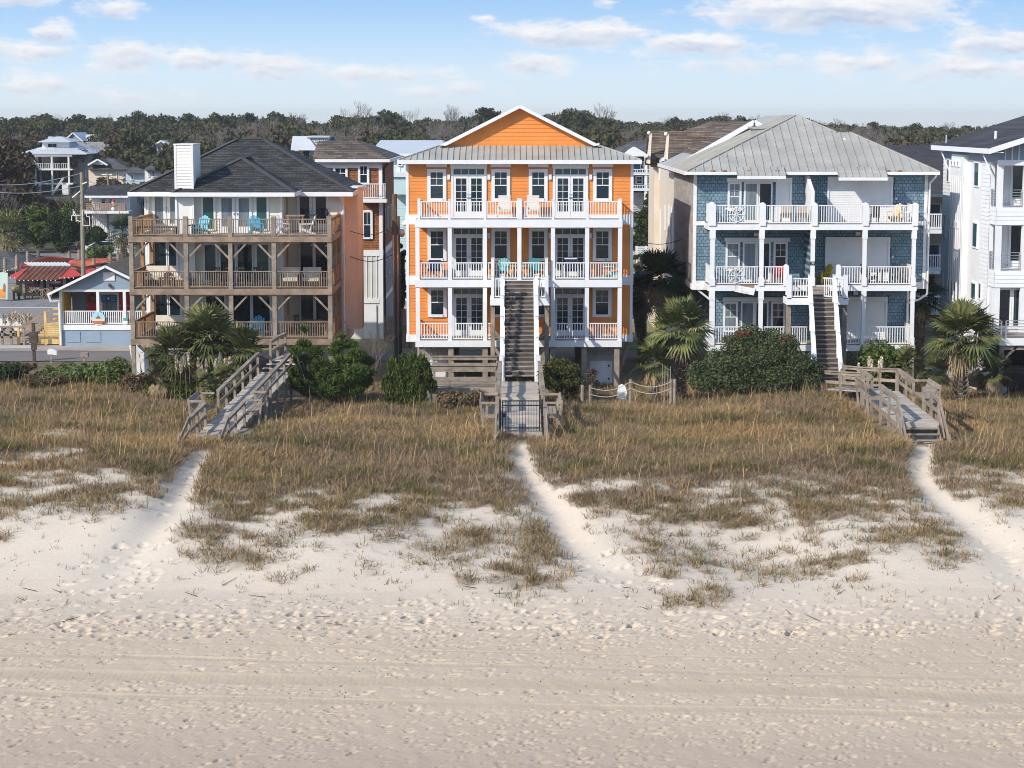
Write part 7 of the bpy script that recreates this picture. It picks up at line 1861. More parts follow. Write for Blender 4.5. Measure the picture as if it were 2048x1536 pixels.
    fwin(T, [(622, 628, 277, 284), (631, 636, 277, 284), (639, 644, 277, 284), (647, 652, 277, 284)], Y3, None, .1)
    # white shed house with deck
    Y4 = 212.0; g = gz(X(220, Y4), Y4); z = lambda py: Z(py, Y4); x = lambda px: X(px, Y4)
    T = thing('beach_house', 'white board house with dark roof and brown deck behind the power pole', 'house', (x(220), Y4+5, g))
    MB().box(x(186), x(262), Y4, Y4+9, g-.3, z(394)).build('wall', white, T); b = MB()
    for i in range(17): px = 187+i*4.4; b.box(x(px), x(px)+.05, Y4-.04, Y4, g-.2, z(395))
    b.build('batten', white_old, T)
    r = MB(); slab_roof(r, [(x(178), Y4-2, z(391)), (x(266), Y4-2, z(391)), (X(262, Y4+6), Y4+6, Z(371, Y4+6)), (X(184, Y4+6), Y4+6, Z(371, Y4+6))], .2); r.build('roof', sh_char, T)
    MB().box(x(178), x(266), Y4-2.08, Y4-2, z(394), z(390)).build('fascia', white, T)
    MB().box(x(180), x(268), Y4-2.5, Y4, z(425), z(420)).build('deck', white, T)
    o = MB()
    for py in (406, 410, 414, 418): o.box(x(184), x(262), Y4-2.5, Y4-2.44, z(py)-.06, z(py)+.08)
    for i in range(10): px = 184+i*8.6; o.box(x(px), x(px)+.1, Y4-2.43, Y4-2.36, z(421), z(405))
    o.build('railing', wood_br, T)
    fwin(T, [(204, 215, 396, 408), (220, 228, 396, 408)], Y4, None, .1); MB().box(x(216), x(219), Y4-.1, Y4-.02, g, z(424)).build('post', wood_br, T)
    s = thing('festive_figure', 'tall red and white holiday decoration standing on the far brown deck', 'decoration', (x(237), Y4-2.2, z(420)))
    MB().ball((x(237), Y4-2.2, z(416)), .34, .3, .30).ball((x(237), Y4-2.2, z(409)), .30, .28, .26).build('body', red_p, s); MB().ball((x(237), Y4-2.45, z(416)), .2, .1, .22).ball((x(237), Y4-2.2, z(403)), .17).ball((x(238), Y4-2.4, z(408)), .16, .1, .18).build('trim', white, s)
    MB().cyl((x(237), Y4-2.2, z(402)), (x(238), Y4-2.2, z(397)), .2, .03).build('cap', red_p, s)
far_left()

# ---------------------------------------------------------------- blue cottage, stairs, bar, poles
def cottage_shop():
    Y = 121.0; x = lambda px: X(px, Y); z = lambda py: Z(py, Y); bl = mat('dusty_blue_siding', (.24, .32, .41), .7, .08, .8); g = 0.0
    T = thing('cottage', 'small dusty blue cottage with white porch rail and red doors', 'cottage', (x(210), 126, 0))
    xl, xr = x(118), x(312); bk = 133.0; Wl = 123.3; zf = z(650)
    rect_wall(T, xl, xr, Y, bk, -.1, z(660), bl, 'base_wall', 0)
    p = MB()
    for a, b in ((128, 156), (167, 197)): p.box(x(a), x(b), Y-.03, Y-.001, .25, z(663))
    p.build('hatch', bl, T)
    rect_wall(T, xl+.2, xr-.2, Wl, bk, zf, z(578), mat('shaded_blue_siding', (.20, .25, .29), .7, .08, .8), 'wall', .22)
    MB().box(xl, xr, Y+.02, Wl, zf-.12, zf).build('porch_floor', wood_br, T); MB().box(xl-.05, xr+.05, Y-.06, Y+.0, z(660), zf+.02).build('porch_fascia', white, T)
    MB().box(xl, xr, Y-.04, Y+.12, z(583.5), z(579)).build('porch_beam', white, T)
    MB().box(xl+.04, xl+.14, Y+.25, Wl, zf, z(583)).build('end_wall', mat('yellow_siding', (.58, .38, .06), .7, .1, 1), T)
    ax, za = x(213), Z(529, Y)
    gw = MB(); sl = (za-z(583))/(ax-x(100)); gw.lap(lambda zz: x(104)+(zz-z(583))/sl, lambda zz: 2*ax-x(104)-(zz-z(583))/sl, z(580), za-.25, Y-.01, .42, .02); gw.poly([(x(104), Y, z(583)), (2*ax-x(104), Y, z(583)), (ax, Y, za-.1)]); gw.build('gable_wall', bl, T)
    r = MB(); x0 = x(97); x1 = 2*ax-x0; ze = z(585)
    slab_roof(r, [(x0, bk, ze), (x0, Y-.5, ze), (ax, Y-.5, za), (ax, bk, za)], .09); slab_roof(r, [(x1, Y-.5, ze), (x1, bk, ze), (ax, bk, za), (ax, Y-.5, za)], .09)
    for i in range(28):
        yy = Y+i*.44; r.beam((ax, yy, za+.02), (x1, yy, ze+.02), .06, .05)
    r.build('roof', mat('ribbed_brown_roof', (.10, .09, .085), .6, .1, 1), T)
    t = MB()
    for q in (x0, x1): t.beam((q, Y-.53, ze-.08), (ax, Y-.53, za-.08), .05, .14)
    t.build('rake_trim', white, T)
    MB().box(x(205.5), x(228.5), Y-.09, Y-.02, z(561), z(544.5)).build('gable_vent', white, T); l = MB().box(x(216), x(219), Y-.25, Y-.02, z(573), z(567)); l.build('wall_lamp', mat('rust_lamp', (.2, .07, .05), .6, .1, 3), T)
    for a in (118.5, 193, 246.5, 300): post(T, x(a), Y+.05, zf, z(583), .17, white, 'post')
    for a, b in ((121, 190.5), (195.5, 244), (249, 298)): railing(T, (x(a), Y+.06), (x(b), Y+.06), zf, z(622.5), white, .115, .05)
    MB().path([(x(97), Y-.4, ze-.05), (x(102), Y-.35, ze-.5), (x(117), Y-.15, z(602)), (x(118), Y-.12, .1)], .07).build('downspout', white, T)
    zw = lambda py: Z(py, Wl); xw = lambda px: X(px, Wl)
    for a, b in ((170.5, 190), (236, 246), (251, 266)):
        d = MB().box(xw(a), xw(b), Wl-.09, Wl-.03, zf, zw(585)).build('door', red_p, T); MB().ball((xw(a)+.08, Wl-.13, zf+.95), .05).build('handle', metal, d)
    wr = MB()
    for i in range(12): t0 = i*.5236; wr.ball((xw(184)+.21*math.cos(t0), Wl-.13, zw(597)+.21*math.sin(t0)), .075, nu=6, nv=4)
    wr.build('wreath', leaf_dk, T)
    window(T, xw(197), xw(237), zf+.2, zw(584), Wl, .16, 1, 1, glass_lt, False)
    sg = thing('window_sign', 'blue board sign with a white lantern mark in the cottage window', 'sign', (xw(216), Wl-.15, zw(595))); m = MB().box(xw(200.5), xw(231), Wl-.13, Wl-.1, zw(604), zw(589)); m.build('board', mat('sign_blue', (.015, .09, .22), .5, .1, 3), sg)
    MB().prism([(xw(215), Wl-.15, zw(593)), (xw(212.3), Wl-.15, zw(596)), (xw(215), Wl-.15, zw(600)), (xw(217.7), Wl-.15, zw(596))], (0, .015, 0)).build('mark', white, sg)
    for i, py in enumerate((592, 596.5, 600)):
        pm = mat('sign_pale_%d' % i, (.10, .28, .45), .6, .1, 3); MB().box(xw(202), xw(211-i), Wl-.145, Wl-.132, zw(py)-.03, zw(py)+.03).build('mark_line', pm, sg); MB().box(xw(219+i), xw(229), Wl-.145, Wl-.132, zw(py+.5)-.03, zw(py+.5)+.03).build('mark_line', pm, sg)
    c = (x(193.3), z(637)); rs_ = thing('round_sign', 'round painted beach sign with a red banner on the cottage porch rail', 'sign', (c[0], Y-.1, c[1]))
    rr = .40
    def disc(nm, m, y, lo, hi):
        pts = []
        a0, a1 = math.asin(lo), math.asin(hi)
        for i in range(13): t0 = a0+(a1-a0)*i/12; pts.append((c[0]+rr*math.cos(t0), y, c[1]+rr*math.sin(t0)))
        for i in range(13): t0 = a1+(a0-a1)*i/12; pts.append((c[0]-rr*math.cos(t0), y, c[1]+rr*math.sin(t0)))
        MB().prism(pts, (0, .03, 0)).build(nm, m, rs_)
    disc('sky_panel', mat('sign_sky', (.35, .62, .78), .6, .1, 3), Y-.09, .05, .999); disc('sand_panel', mat('sign_sand', (.66, .60, .42), .6, .1, 3), Y-.09, -.999, .05)
    MB().prism([(c[0]-.14, Y-.1, c[1]-.0), (c[0]+.14, Y-.1, c[1]-.0), (c[0]+.11, Y-.1, c[1]+.1), (c[0]+.02, Y-.1, c[1]+.19), (c[0]-.09, Y-.1, c[1]+.1)], (0, .012, 0)).box(c[0]-.01, c[0]+.01, Y-.1, Y-.09, c[1]+.19, c[1]+.32).build('sandcastle', mat('sign_brown', (.26, .14, .08), .7, .2, 5), rs_)
    MB().prism([(c[0]-.38, Y-.115, c[1]-.17), (c[0]-.26, Y-.115, c[1]-.28), (c[0]+.28, Y-.115, c[1]-.28), (c[0]+.40, Y-.115, c[1]-.17), (c[0]+.28, Y-.115, c[1]-.15), (c[0]-.28, Y-.115, c[1]-.15)], (0, .02, 0)).build('banner', red_p, rs_)
    lettering('lettering', 'HIGH TIDE LIFE', (c[0], Y-.12, c[1]-.215), .075, white, rs_)
    n = thing('notice', 'small green and white notice on the cottage porch post', 'sign', (x(247.5), Y-.08, z(641))); MB().box(x(243.5), x(252), Y-.07, Y-.05, z(648), z(641.5)).build('panel', white, n); MB().box(x(243.5), x(252), Y-.07, Y-.05, z(641.4), z(635.5)).build('header', mat('sign_green', (.08, .36, .29), .6, .1, 3), n)
cottage_shop()
def cottage_stair():
    Y = 121.4; x = lambda px: X(px, Y); z = lambda py: Z(py, Y)
    T = thing('side_stair', 'new yellow pine stair and boarded landing left of the blue cottage', 'stair', (x(90), Y+1, 0))
    b = MB()
    n = 10
    for i in range(n): b.box(x(84.5), x(116), Y, Y+.04, z(688)+i*.125, z(688)+i*.125+.105)
    for i in range(7): b.box(x(84)-.9+.13*i, x(84), Y, Y+.04, z(688)+i*.125, z(688)+i*.125+.105)
    b.build('skirt_boards', pine_y, T)
    MB().box(x(84.5), x(116), Y+.04, Y+2, z(650)-.05, z(650)).build('landing', pine_y, T)
    for px in (86, 115): post(T, x(px), Y+.1, 0, z(623), .15, pine_y)
    s = MB()
    for q in (Y+.1, Y+1.4): s.beam((x(86), q, z(625)), (x(30), q, z(659)), .06, .1).beam((x(86), q, z(640)), (x(32), q, z(674)), .06, .1)
    s.build('handrail', wood_br, T)
    st = MB()
    for i in range(8): px = 82-i*6.4; st.box(x(px-7), x(px), Y+.2, Y+1.4, z(650)-.14*(i+1)-.04, z(650)-.14*(i+1))
    st.build('tread', wood, T)
    for py in (624, 634, 644): MB().box(x(88), x(113), Y+1.9, Y+1.95, z(py)-.05, z(py)+.05).build('rail_board', pine_y, T)
    post(T, x(31), Y+.1, 0, z(655), .15, pine_y)
    F_ = thing('board_fence', 'low brown rail fence at the left edge by the cottage stair', 'fence', (x(20), 120.6, 0))
    m = MB().box(x(-30), x(84), 120.6, 120.66, z(652.5), z(649)); m.build('handrail', wood_br, F_)
    for px in (-20, 5, 23, 48, 70): MB().box(x(px)-.06, x(px)+.06, 120.67, 120.77, 0, z(652)).build('post', wood, F_)
    for py in (661, 672): MB().box(x(-30), x(30), 120.67, 120.71, z(py)-.06, z(py)+.06).build('rail_board', wood, F_)
    k = thing('low_curb', 'pale low concrete curb before the cottage stair', 'curb', (x(30), 120, 0)); MB().box(x(-30), x(70), 119.9, 120.3, 0, .16).build('curb_stone', concrete, k)
    Yp = 113.0; xp = X(62, Yp); P = thing('sign_post', 'dark post carrying small box shaped bird feeders by the lower lane', 'post', (xp, Yp, 0))
    post(P, xp, Yp, -.2, Z(646, Yp), .15, post_dk)
    for py, w, hh in ((670, .42, .3), (681, .42, .28), (693, .26, .36)): MB().box(xp-w/2, xp+w/2, Yp-.14, Yp+.14, Z(py, Yp)-hh/2, Z(py, Yp)+hh/2).build('feeder_box', post_dk, P)
    xm = X(100, 112); M_ = thing('mailbox', 'white mailbox at the edge of the lower lane', 'mailbox', (xm, 112, 0)); post(M_, xm-.1, 112, 0, .55, .1, wood_dk); MB().prism([(xm-.3, 112, .55), (xm+.2, 112, .5), (xm+.2, 112, .72), (xm+.05, 112, .8), (xm-.22, 112, .84), (xm-.3, 112, .78)], (0, .25, 0)).build('box', white_p, M_)
    xm = X(163, 111); M_ = thing('mailbox', 'dark box at the edge of the lower lane right of the white mailbox', 'mailbox', (xm, 111, 0)); post(M_, xm, 111, 0, .5, .1, wood_dk); MB().box(xm-.2, xm+.2, 110.9, 111.3, .5, .75).build('box', wood_dk, M_)
cottage_stair()
def bar():
    Y = 152.0; x = lambda px: X(px, Y); z = lambda py: Z(py, Y); g = gz(-30, Y); rd = mat('red_canvas', (.50, .055, .045), .7, .1, 2); rust = mat('rusty_metal_roof', (.17, .06, .035), .75, .35, 1.2, (2, .4, .4)); sail = mat('orange_red_sail', (.56, .13, .06), .75, .08, 1)
    T = thing('beach_bar', 'open air bar with rusty red awning roof and dark serving counters', 'bar', (x(90), Y+2, g))
    MB().box(x(16), x(156), Y+2.2, Y+2.5, g, z(545)).build('back_wall', dark, T)  # coloured near-black to stand for the shade inside the open bar
    for px in (44, 80, 92, 125): post(T, x(px), Y+.3, g, z(552), .2, wood_dk, 'post')
    # canopy: rusty middle bay, red wings folding down left and right
    e0, e1, t0, t1, w0, w1 = x(36), x(118), x(44), x(126), x(14), x(160); ze, zt, zw_ = z(557), z(537), z(552)
    r = MB(); slab_roof(r, [(e0, Y-.6, ze), (e1, Y-.6, ze), (t1, Y+2.4, zt), (t0, Y+2.4, zt)], .06)
    for i in range(9): r.beam((e0+(e1-e0)*i/8, Y-.6, ze+.02), (t0+(t1-t0)*i/8, Y+2.4, zt+.02), .04, .05)
    r.build('canopy', rust, T)
    r = MB(); slab_roof(r, [(w0, Y+.6, zw_), (e0, Y-.6, ze), (t0, Y+2.4, zt)], .05); slab_roof(r, [(e1, Y-.6, ze), (w1, Y+.6, zw_), (t1, Y+2.4, zt)], .05); r.build('canopy_wing', rd, T)
    r = MB(); slab_roof(r, [(x(44), Y+2.6, z(536)), (x(125), Y+2.6, z(536)), (X(128, Y+5), Y+5, Z(525, Y+5)), (X(48, Y+5), Y+5, Z(525, Y+5))], .06)
    for i in range(13): a = i/12; r.beam((x(44)+(x(125)-x(44))*a, Y+2.6, z(536)+.03), (X(48, Y+5)+(X(128, Y+5)-X(48, Y+5))*a, Y+5, Z(525, Y+5)+.03), .04, .06)
    r.build('metal_roof', metal_lt, T)
    for a, b, py in ((49, 79, 581), (88, 118, 581), (88, 116, 569), (49, 79, 571)):
        MB().box(x(a), x(b), Y+.5, Y+.9, z(py)-.04, z(py)+.04).build('counter', pine_y if py == 581 else red_p, T)
    for a, py in ((55, 577.5), (62, 577.5), (69, 577.5), (76, 577.5), (96, 577.5), (107, 577.5), (92, 566.5), (99, 566.5), (106, 566.5), (112, 566.5)): MB().box(x(a)-.11, x(a)+.11, Y+.6, Y+.8, z(py)-.09, z(py)+.09).build('tray', white_p, T)
    for i in range(16): px = 14+i*9; MB().ball((x(px), Y-.62, (ze if 36 < px < 118 else zw_)-.1), .05, nu=6, nv=4).build('bulb', white, T)
    for i in range(7): MB().ball((X(2+i*4.5, Y), Y+.5, Z(545-i*1.6, Y)), .05, nu=6, nv=4).build('bulb', white, T)
    for lab, px, rr in (('spoked wheel leaning left under the bar counter', 56, .3), ('spoked wheel under the middle of the bar counter', 73, .4), ('spoked wheel at the right under the bar counter', 91, .4)):
        w = thing('cart_wheel', lab, 'wheel', (x(px), Y-.2, g+rr)); m = MB()
        for i in range(16): a0, a1 = i*.3927, (i+1)*.3927; m.beam((x(px)+rr*math.cos(a0), Y-.2, g+rr+rr*math.sin(a0)), (x(px)+rr*math.cos(a1), Y-.2, g+rr+rr*math.sin(a1)), .06, .07, (0, 1, 0))
        m.build('rim', wood_br, w); m = MB()
        for i in range(6): a0 = i*1.047; m.beam((x(px), Y-.2, g+rr), (x(px)+rr*math.cos(a0), Y-.2, g+rr+rr*math.sin(a0)), .035, .035, (0, 1, 0))
        m.build('spoke', wood_br, w)
    bq = thing('barrel_grill', 'brassy barrel grill on legs left of the bar counter', 'grill', (x(33), Y-.6, g)); MB().cyl((x(27), Y-.6, g+.8), (x(41), Y-.6, g+.8), .3, n=12).build('barrel', mat('brass', (.35, .27, .10), .45, .2, 4, metal=.5), bq)
    for px in (29, 39): MB().box(x(px)-.04, x(px)+.04, Y-.8, Y-.4, g, g+.55).build('leg', black, bq)
    # painted board at the left edge
    p = thing('painted_board', 'tall board painted with a sunset beach scene at the left edge', 'mural', (x(5), Y-2, g)); y0 = Y-2; zz = lambda py: Z(py, y0); xx = lambda px: X(px, y0)
    MB().prism([(xx(-12), y0, zz(597)), (xx(12), y0, zz(599)), (xx(14), y0, zz(546)), (xx(1), y0, zz(544)), (xx(-12), y0, zz(548))], (0, .08, 0)).build('board', mat('mural_sky', (.42, .66, .72), .6, .15, .6, col2=(.62, .66, .50)), p)
    MB().prism([(xx(-12), y0-.01, zz(596)), (xx(8), y0-.01, zz(597)), (xx(9), y0-.01, zz(585)), (xx(3), y0-.01, zz(578)), (xx(-12), y0-.01, zz(580))], (0, .008, 0)).build('orange_shape', mat('mural_orange', (.68, .30, .07), .6, .2, 1), p)
    MB().prism([(xx(4), y0-.02, zz(584)), (xx(8), y0-.02, zz(584)), (xx(9), y0-.02, zz(570)), (xx(6), y0-.02, zz(566)), (xx(4), y0-.02, zz(570))], (0, .008, 0)).build('figure_shape', mat('mural_red', (.45, .13, .06), .6, .2, 2), p)
    # shade sails over the courtyard
    S = [((60, 522), (92, 513), (150, 517), (130, 527), 172, 'orange shade sail above the bar roof, left of the power pole'), ((80, 512), (128, 517), (128, 514), (84, 511), 190, 'orange shade sail furthest back in the courtyard'), ((132, 529), (165, 534), (232, 519), (140, 520), 170, 'large orange shade sail right of the power pole'), ((150, 518), (185, 522), (238, 516), (160, 516), 184, 'orange shade sail behind the cottage roof'), ((38, 534), (60, 530), (68, 524), (42, 525), 168, 'small orange shade sail left of the metal roof'), ((150, 552), (178, 546), (192, 536), (150, 538), 166, 'dark red shade sail just above the cottage gable')]
    for k, (a, b, c, d, Ys, lab) in enumerate(S):
        P = [(X(a[0], Ys-2), Ys-2, Z(a[1], Ys-2)), (X(b[0], Ys-1), Ys-1, Z(b[1], Ys-1)), (X(c[0], Ys+3), Ys+3, Z(c[1], Ys+3)), (X(d[0], Ys+3), Ys+3, Z(d[1], Ys+3))]
        V = []; n = 8
        for i in range(n+1):
            for j in range(n+1):
                u, v = i/n, j/n; q = Vector(P[0])*(1-u)*(1-v)+Vector(P[1])*u*(1-v)+Vector(P[2])*u*v+Vector(P[3])*(1-u)*v
                q.z -= .5*math.sin(math.pi*u)*math.sin(math.pi*v); V.append(tuple(q))
        I = np.arange((n+1)**2).reshape(n+1, n+1); Q = np.stack([I[:-1,:-1].ravel(), I[1:,:-1].ravel(), I[1:,1:].ravel(), I[:-1,1:].ravel()], 1)
        o = np_obj('shade_sail', np.array(V)-np.array(P[0]), [Q], sail if k != 5 else rd, smooth=True); o.location = P[0]
        md = o.modifiers.new('thick', 'SOLIDIFY'); md.thickness = .03
        tag(o, lab, 'shade sail', 'shade sails over the bar courtyard')
    for px, pt, Ys, lab in ((9, 518, 165, 'leftmost'), (33, 512, 170, 'second from the left'), (55, 505, 175, 'third from the left'), (76, 502, 182, 'tallest'), (138, 506, 180, 'left of the power pole'), (158, 502, 182, 'thin one by the white trailer'), (187, 519, 172, 'above the cottage gable'), (220, 510, 178, 'right of the cottage gable'), (236, 505, 182, 'nearest the cream house')):
        xx_ = X(px, Ys); gg = gz(xx_, Ys); o = MB().cyl((xx_, Ys, gg-.2), (xx_, Ys, Z(pt, Ys)), .17, .15, 9).cyl((xx_, Ys, Z(pt, Ys)), (xx_, Ys, Z(pt, Ys)+.12), .09, n=8).build('sail_post', wood_br, None, loc=(xx_, Ys, gg)); tag(o, f'brown timber post holding the orange sails, {lab}', 'post', 'posts of the bar courtyard')
    # grey roofed building left, trailer and parked boats behind
    b = thing('low_building', 'low building with grey shingle roof at the left edge behind the bar', 'building', (X(10, 175), 176, g)); Yb = 172
    hip_roof(b, X(-70, Yb), X(52, Yb), Yb, Yb+14, Z(540, Yb), Z(504, Yb+7), X(-70, Yb+7), X(12, Yb+7), Yb+7, Yb+8, sh_grey); rect_wall(b, X(-66, Yb+1), X(46, Yb+1), Yb+1, Yb+12, g, Z(540, Yb), wood_dk, lap=0)
    t = thing('cargo_trailer', 'white box trailer parked behind the orange sails', 'trailer', (X(154, 205), 206, .4)); Yt = 205
    MB().box(X(132, Yt), X(175, Yt), Yt, Yt+2.4, .9, Z(495, Yt)).build('body', mat('trailer_white', (.60, .63, .66), .5, .06, 2), t); MB().prism([(X(131, Yt), Yt-.05, Z(495, Yt)), (X(176, Yt), Yt-.05, Z(495, Yt)), (X(176, Yt)-.2, Yt+1.2, Z(491, Yt)), (X(131, Yt)+.2, Yt+1.2, Z(491, Yt))], (0, .05, .04)).build('roof', metal_lt, t)
    MB().box(X(167, Yt), X(174, Yt), Yt-.04, Yt, 1.0, Z(499, Yt)).build('door', white, t)
    for px in (145, 160): MB().cyl((X(px, Yt), Yt-.05, .75), (X(px, Yt), Yt+.2, .75), .36, n=14).build('wheel', black, t)
    for lab, px, Yc in (('white boat hull on a trailer behind the grey roof', 28, 205), ('white boat with cabin parked left of the tallest sail post', 54, 207)):
        xx_ = X(px, Yc); h = thing('boat', lab, 'boat', (xx_, Yc, .4)); zt = Z(508, Yc)
        MB().prism([(xx_-1.1, Yc, zt+.15), (xx_+1.0, Yc, zt-.05), (xx_+.85, Yc, zt-.75), (xx_-.6, Yc, zt-.75)], (0, 1.6, 0)).build('hull', white_p, h); MB().prism([(xx_-.2, Yc+.3, zt), (xx_+.7, Yc+.3, zt), (xx_+.6, Yc+.3, zt+.5), (xx_+.1, Yc+.3, zt+.5)], (0, 1, 0)).build('cabin', glass_lt, h); MB().box(xx_-1.2, xx_+1, Yc+.6, Yc+.9, .5, zt-.76).build('trailer_frame', metal, h)
bar()
def car(label, px, Y, m, rz=0, s=1.0):
    T = thing('parked_car', label, 'car', (0, 0, 0), None)
    pr = [(-2.2, .35), (2.2, .35), (2.25, .75), (1.9, .95), (1.1, 1.02), (.5, 1.45), (-1.2, 1.5), (-2.0, 1.05), (-2.25, .9)]
    b = MB().prism([(a, -.85, c) for a, c in pr], (0, 1.7, 0)); b = b.build('body', m, T)
    w = MB()
    for y in (-.865, .855): w.prism([(-1.75, y, 1.05), (.95, y, 1.02), (.45, y, 1.38), (-1.15, y, 1.42)], (0, .01, 0))
    w.build('window', glass, T)
    for a in (-1.4, 1.4):
        for y in (-.9, .7):
            wh = MB().cyl((a, y, .34), (a, y+.2, .34), .34, n=16).build('wheel', black, T); MB().cyl((a, y-.01, .34), (a, y+.21, .34), .2, n=10).build('rim', metal, wh)
    x = X(px, Y); T.location = (x, Y, gz(x, Y)+.03); T.rotation_euler = (0, 0, R(rz)); return T
car('white car parked behind pampas plumes at the left edge', -30, 127, white_p, 4)
car('pale car parked beyond the sails beneath the far deck house', 222, 196, mat('pale_green_car', (.45, .55, .52), .4, .05, 2), 0)
car('dark car parked under the white modern house deck', 2044, 99.5, black, 20)
cable_m = mat('wire', (.05, .05, .055), .6, .1, 2)
def wire(label, pts, r=.022, m=None, group='overhead wires'):
    P = []
    for (a, b) in zip(pts[:-1], pts[1:]):
        A = (X(a[0], a[2]), a[2], Z(a[1], a[2])); B = (X(b[0], b[2]), b[2], Z(b[1], b[2])); n = 10
        for i in range(n): t = i/n; P.append((lin(A[0], B[0], t), lin(A[1], B[1], t), lin(A[2], B[2], t)-.35*math.sin(math.pi*t)))
    P.append(B); o = MB().path(P, r, 4).build('overhead_wire', m or cable_m, None, loc=P[0]); tag(o, label, 'wire', group)
def poles():
    Y = 140.0; x = X(165, Y, 460); T = thing('utility_pole', 'thick grey green utility pole with white frames rising behind the blue cottage', 'utility pole', (x, Y, 0))
    MB().cyl((x-.06, Y, -.3), (x+.05, Y, Z(344, Y)), .17, .13, 12).build('pole', mat('pole_wood', (.24, .225, .165), .9, .25, 3, (3, 3, .5), bump=.3), T)
    fr = MB(); z = lambda py: Z(py, Y)
    for a, b, c, d in ((168.5, 176, 420, 433), (168.5, 182, 433, 451)): 
        for p, q in (((a, c), (b, c)), ((b, c), (b, d)), ((b, d), (a, d)), ((a, d), (a, c))): fr.beam((X(p[0], Y), Y-.2, z(p[1])), (X(q[0], Y), Y-.2, z(q[1])), .04, .04)
    for p, q in (((146, 431), (164, 430)), ((146, 431), (146, 441)), ((155, 431), (155, 443)), ((150, 418), (149, 431)), ((149, 418), (154, 430)), ((155, 440), (164, 443))): fr.beam((X(p[0], Y), Y-.15, z(p[1])), (X(q[0], Y), Y-.15, z(q[1])), .05, .05)
    fr.build('bracket_frame', white_old, T)
    for p, q in (((148, 395), (164, 382)), ((168, 368), (178, 364))): MB().beam((X(p[0], Y), Y-.1, z(p[1])), (X(q[0], Y), Y-.1, z(q[1])), .07, .07).build('insulator_arm', white_old, T)
    def loop(cx, cy, rx, ry):
        m = MB(); P = [(X(cx, Y)+rx*math.cos(t*.45), Y-.1, z(cy)+ry*math.sin(t*.45)) for t in range(14)]; m.path(P, .02, 4).build('cable_loop', cable_m, T)
    loop(160, 402, .5, .55); loop(175, 425, .55, .7)
    Y2 = 225.0; x2 = X(218, Y2, 400); T = thing('utility_pole', 'slim grey utility pole with a transformer can before the far deck house', 'utility pole', (x2, Y2, .5))
    MB().cyl((x2+.1, Y2, .2), (x2-.08, Y2, Z(345, Y2)), .15, .11, 10).build('pole', MATS['pole_wood'], T); MB().beam((X(207, Y2), Y2, Z(349, Y2)), (X(228, Y2), Y2, Z(349, Y2)), .1, .12).build('crossarm', white_old, T)
    MB().cyl((X(211, Y2), Y2-.3, Z(388, Y2)), (X(211, Y2), Y2-.3, Z(377, Y2)), .22, .22, 12).build('transformer', mat('transformer_tan', (.42, .36, .29), .6, .1, 2), T); MB().cyl((X(223, Y2), Y2-.2, Z(388, Y2)), (X(223, Y2), Y2-.2, Z(376, Y2)), .1, .1, 8).build('insulator', metal, T)
    for px, pt, pb, Yp, lab in ((31.5, 382, 432, 250, 'thin pale pole standing in the scrub at the left edge'), (275, 386, 422, 240, 'thin pale pole just left of the cream house roof')):
        xx = X(px, Yp); o = MB().cyl((xx, Yp, gz(xx, Yp)-.2), (xx, Yp, Z(pt, Yp)), .11, .09, 8).build('utility_pole', mat('pale_pole_%d' % px, (.45, .44, .42), .8, .1, 2), None, loc=(xx, Yp, gz(xx, Yp))); tag(o, lab, 'utility pole')
    Y3 = 109.6; 
    for px, pt, r, lab, mm in ((791.5, 388, .15, 'tall dark utility pole between the brown and orange houses', 'pole_wood'), (798.5, 432, .10, 'thinner second pole strapped beside the tall dark pole', 'pole_wood')):
        xx = X(px, Y3, 560); T = thing('utility_pole', lab, 'utility pole', (xx, Y3, 0)); MB().cyl((xx+.02, Y3, -.3), (xx-.04, Y3, Z(pt, Y3)), r*1.15, r*.9, 12).build('pole', mat('dark_pole_%d' % pt, (.105, .085, .07), .9, .35, 3, (3, 3, .5)), T)
        MB().cyl((xx-r*.7, Y3-r, .2), (xx-r*.7, Y3-r, Z(470, Y3)), .05, n=6).build('conduit', metal, T)
        if px < 795: MB().ball((xx+.35, Y3-.1, Z(466, Y3)), .16, .16, .22).beam((xx, Y3, Z(462, Y3)), (xx+.35, Y3-.1, Z(460, Y3)), .04, .04).build('street_lamp', metal, T)
    L_ = [('upper pale wire from the left edge to the grey green pole', [(-40, 368, 150), (165, 347, 140)]), ('second pale wire from the left edge to the grey green pole', [(-40, 380, 150), (165, 372, 140)]), ('wire from the grey green pole to the transformer pole', [(165, 350, 140), (218, 368, 225)]), ('wire from the crossarm towards the cream house roof', [(218, 352, 225), (330, 362, 225)]), ('lower wire from the transformer pole towards the cream house roof', [(218, 366, 225), (330, 371, 225)]),
          ('wire crossing in front of the junipers, uppermost of the pair', [(-40, 479, 140), (165, 482, 140), (300, 488, 140)]), ('wire crossing in front of the junipers, lower of the pair', [(-40, 485, 140), (165, 489, 140), (300, 493, 140)]), ('black wire sagging above the bar roof', [(-40, 529, 140), (165, 537, 140), (300, 538, 140)]),
          ('thick service wire from the tall pole to the cream house bay', [(791, 450, 109.6), (700, 462, 109)]), ('double service wire below it to the cream house bay', [(791, 506, 109.6), (700, 513, 109)]), ('service wire from the tall pole to the orange house wall', [(791, 440, 109.6), (815, 452, 105)]),
          ('wire across the pond gap, uppermost', [(1240, 402, 150), (1330, 398, 150)]), ('wire across the pond gap, middle', [(1240, 409, 152), (1330, 404, 152)]), ('wire across the pond gap, lowest', [(1240, 412, 154), (1330, 409, 154)]), ('rusty wire stretched before the tan house wall', [(1262, 475, 111), (1370, 476, 110.5)])]
    for lab, pts in L_: wire(lab, pts, .02 if 'pale' in lab or 'double' in lab else .017, MATS['galvanised_metal'] if 'pale' in lab else None)
poles()
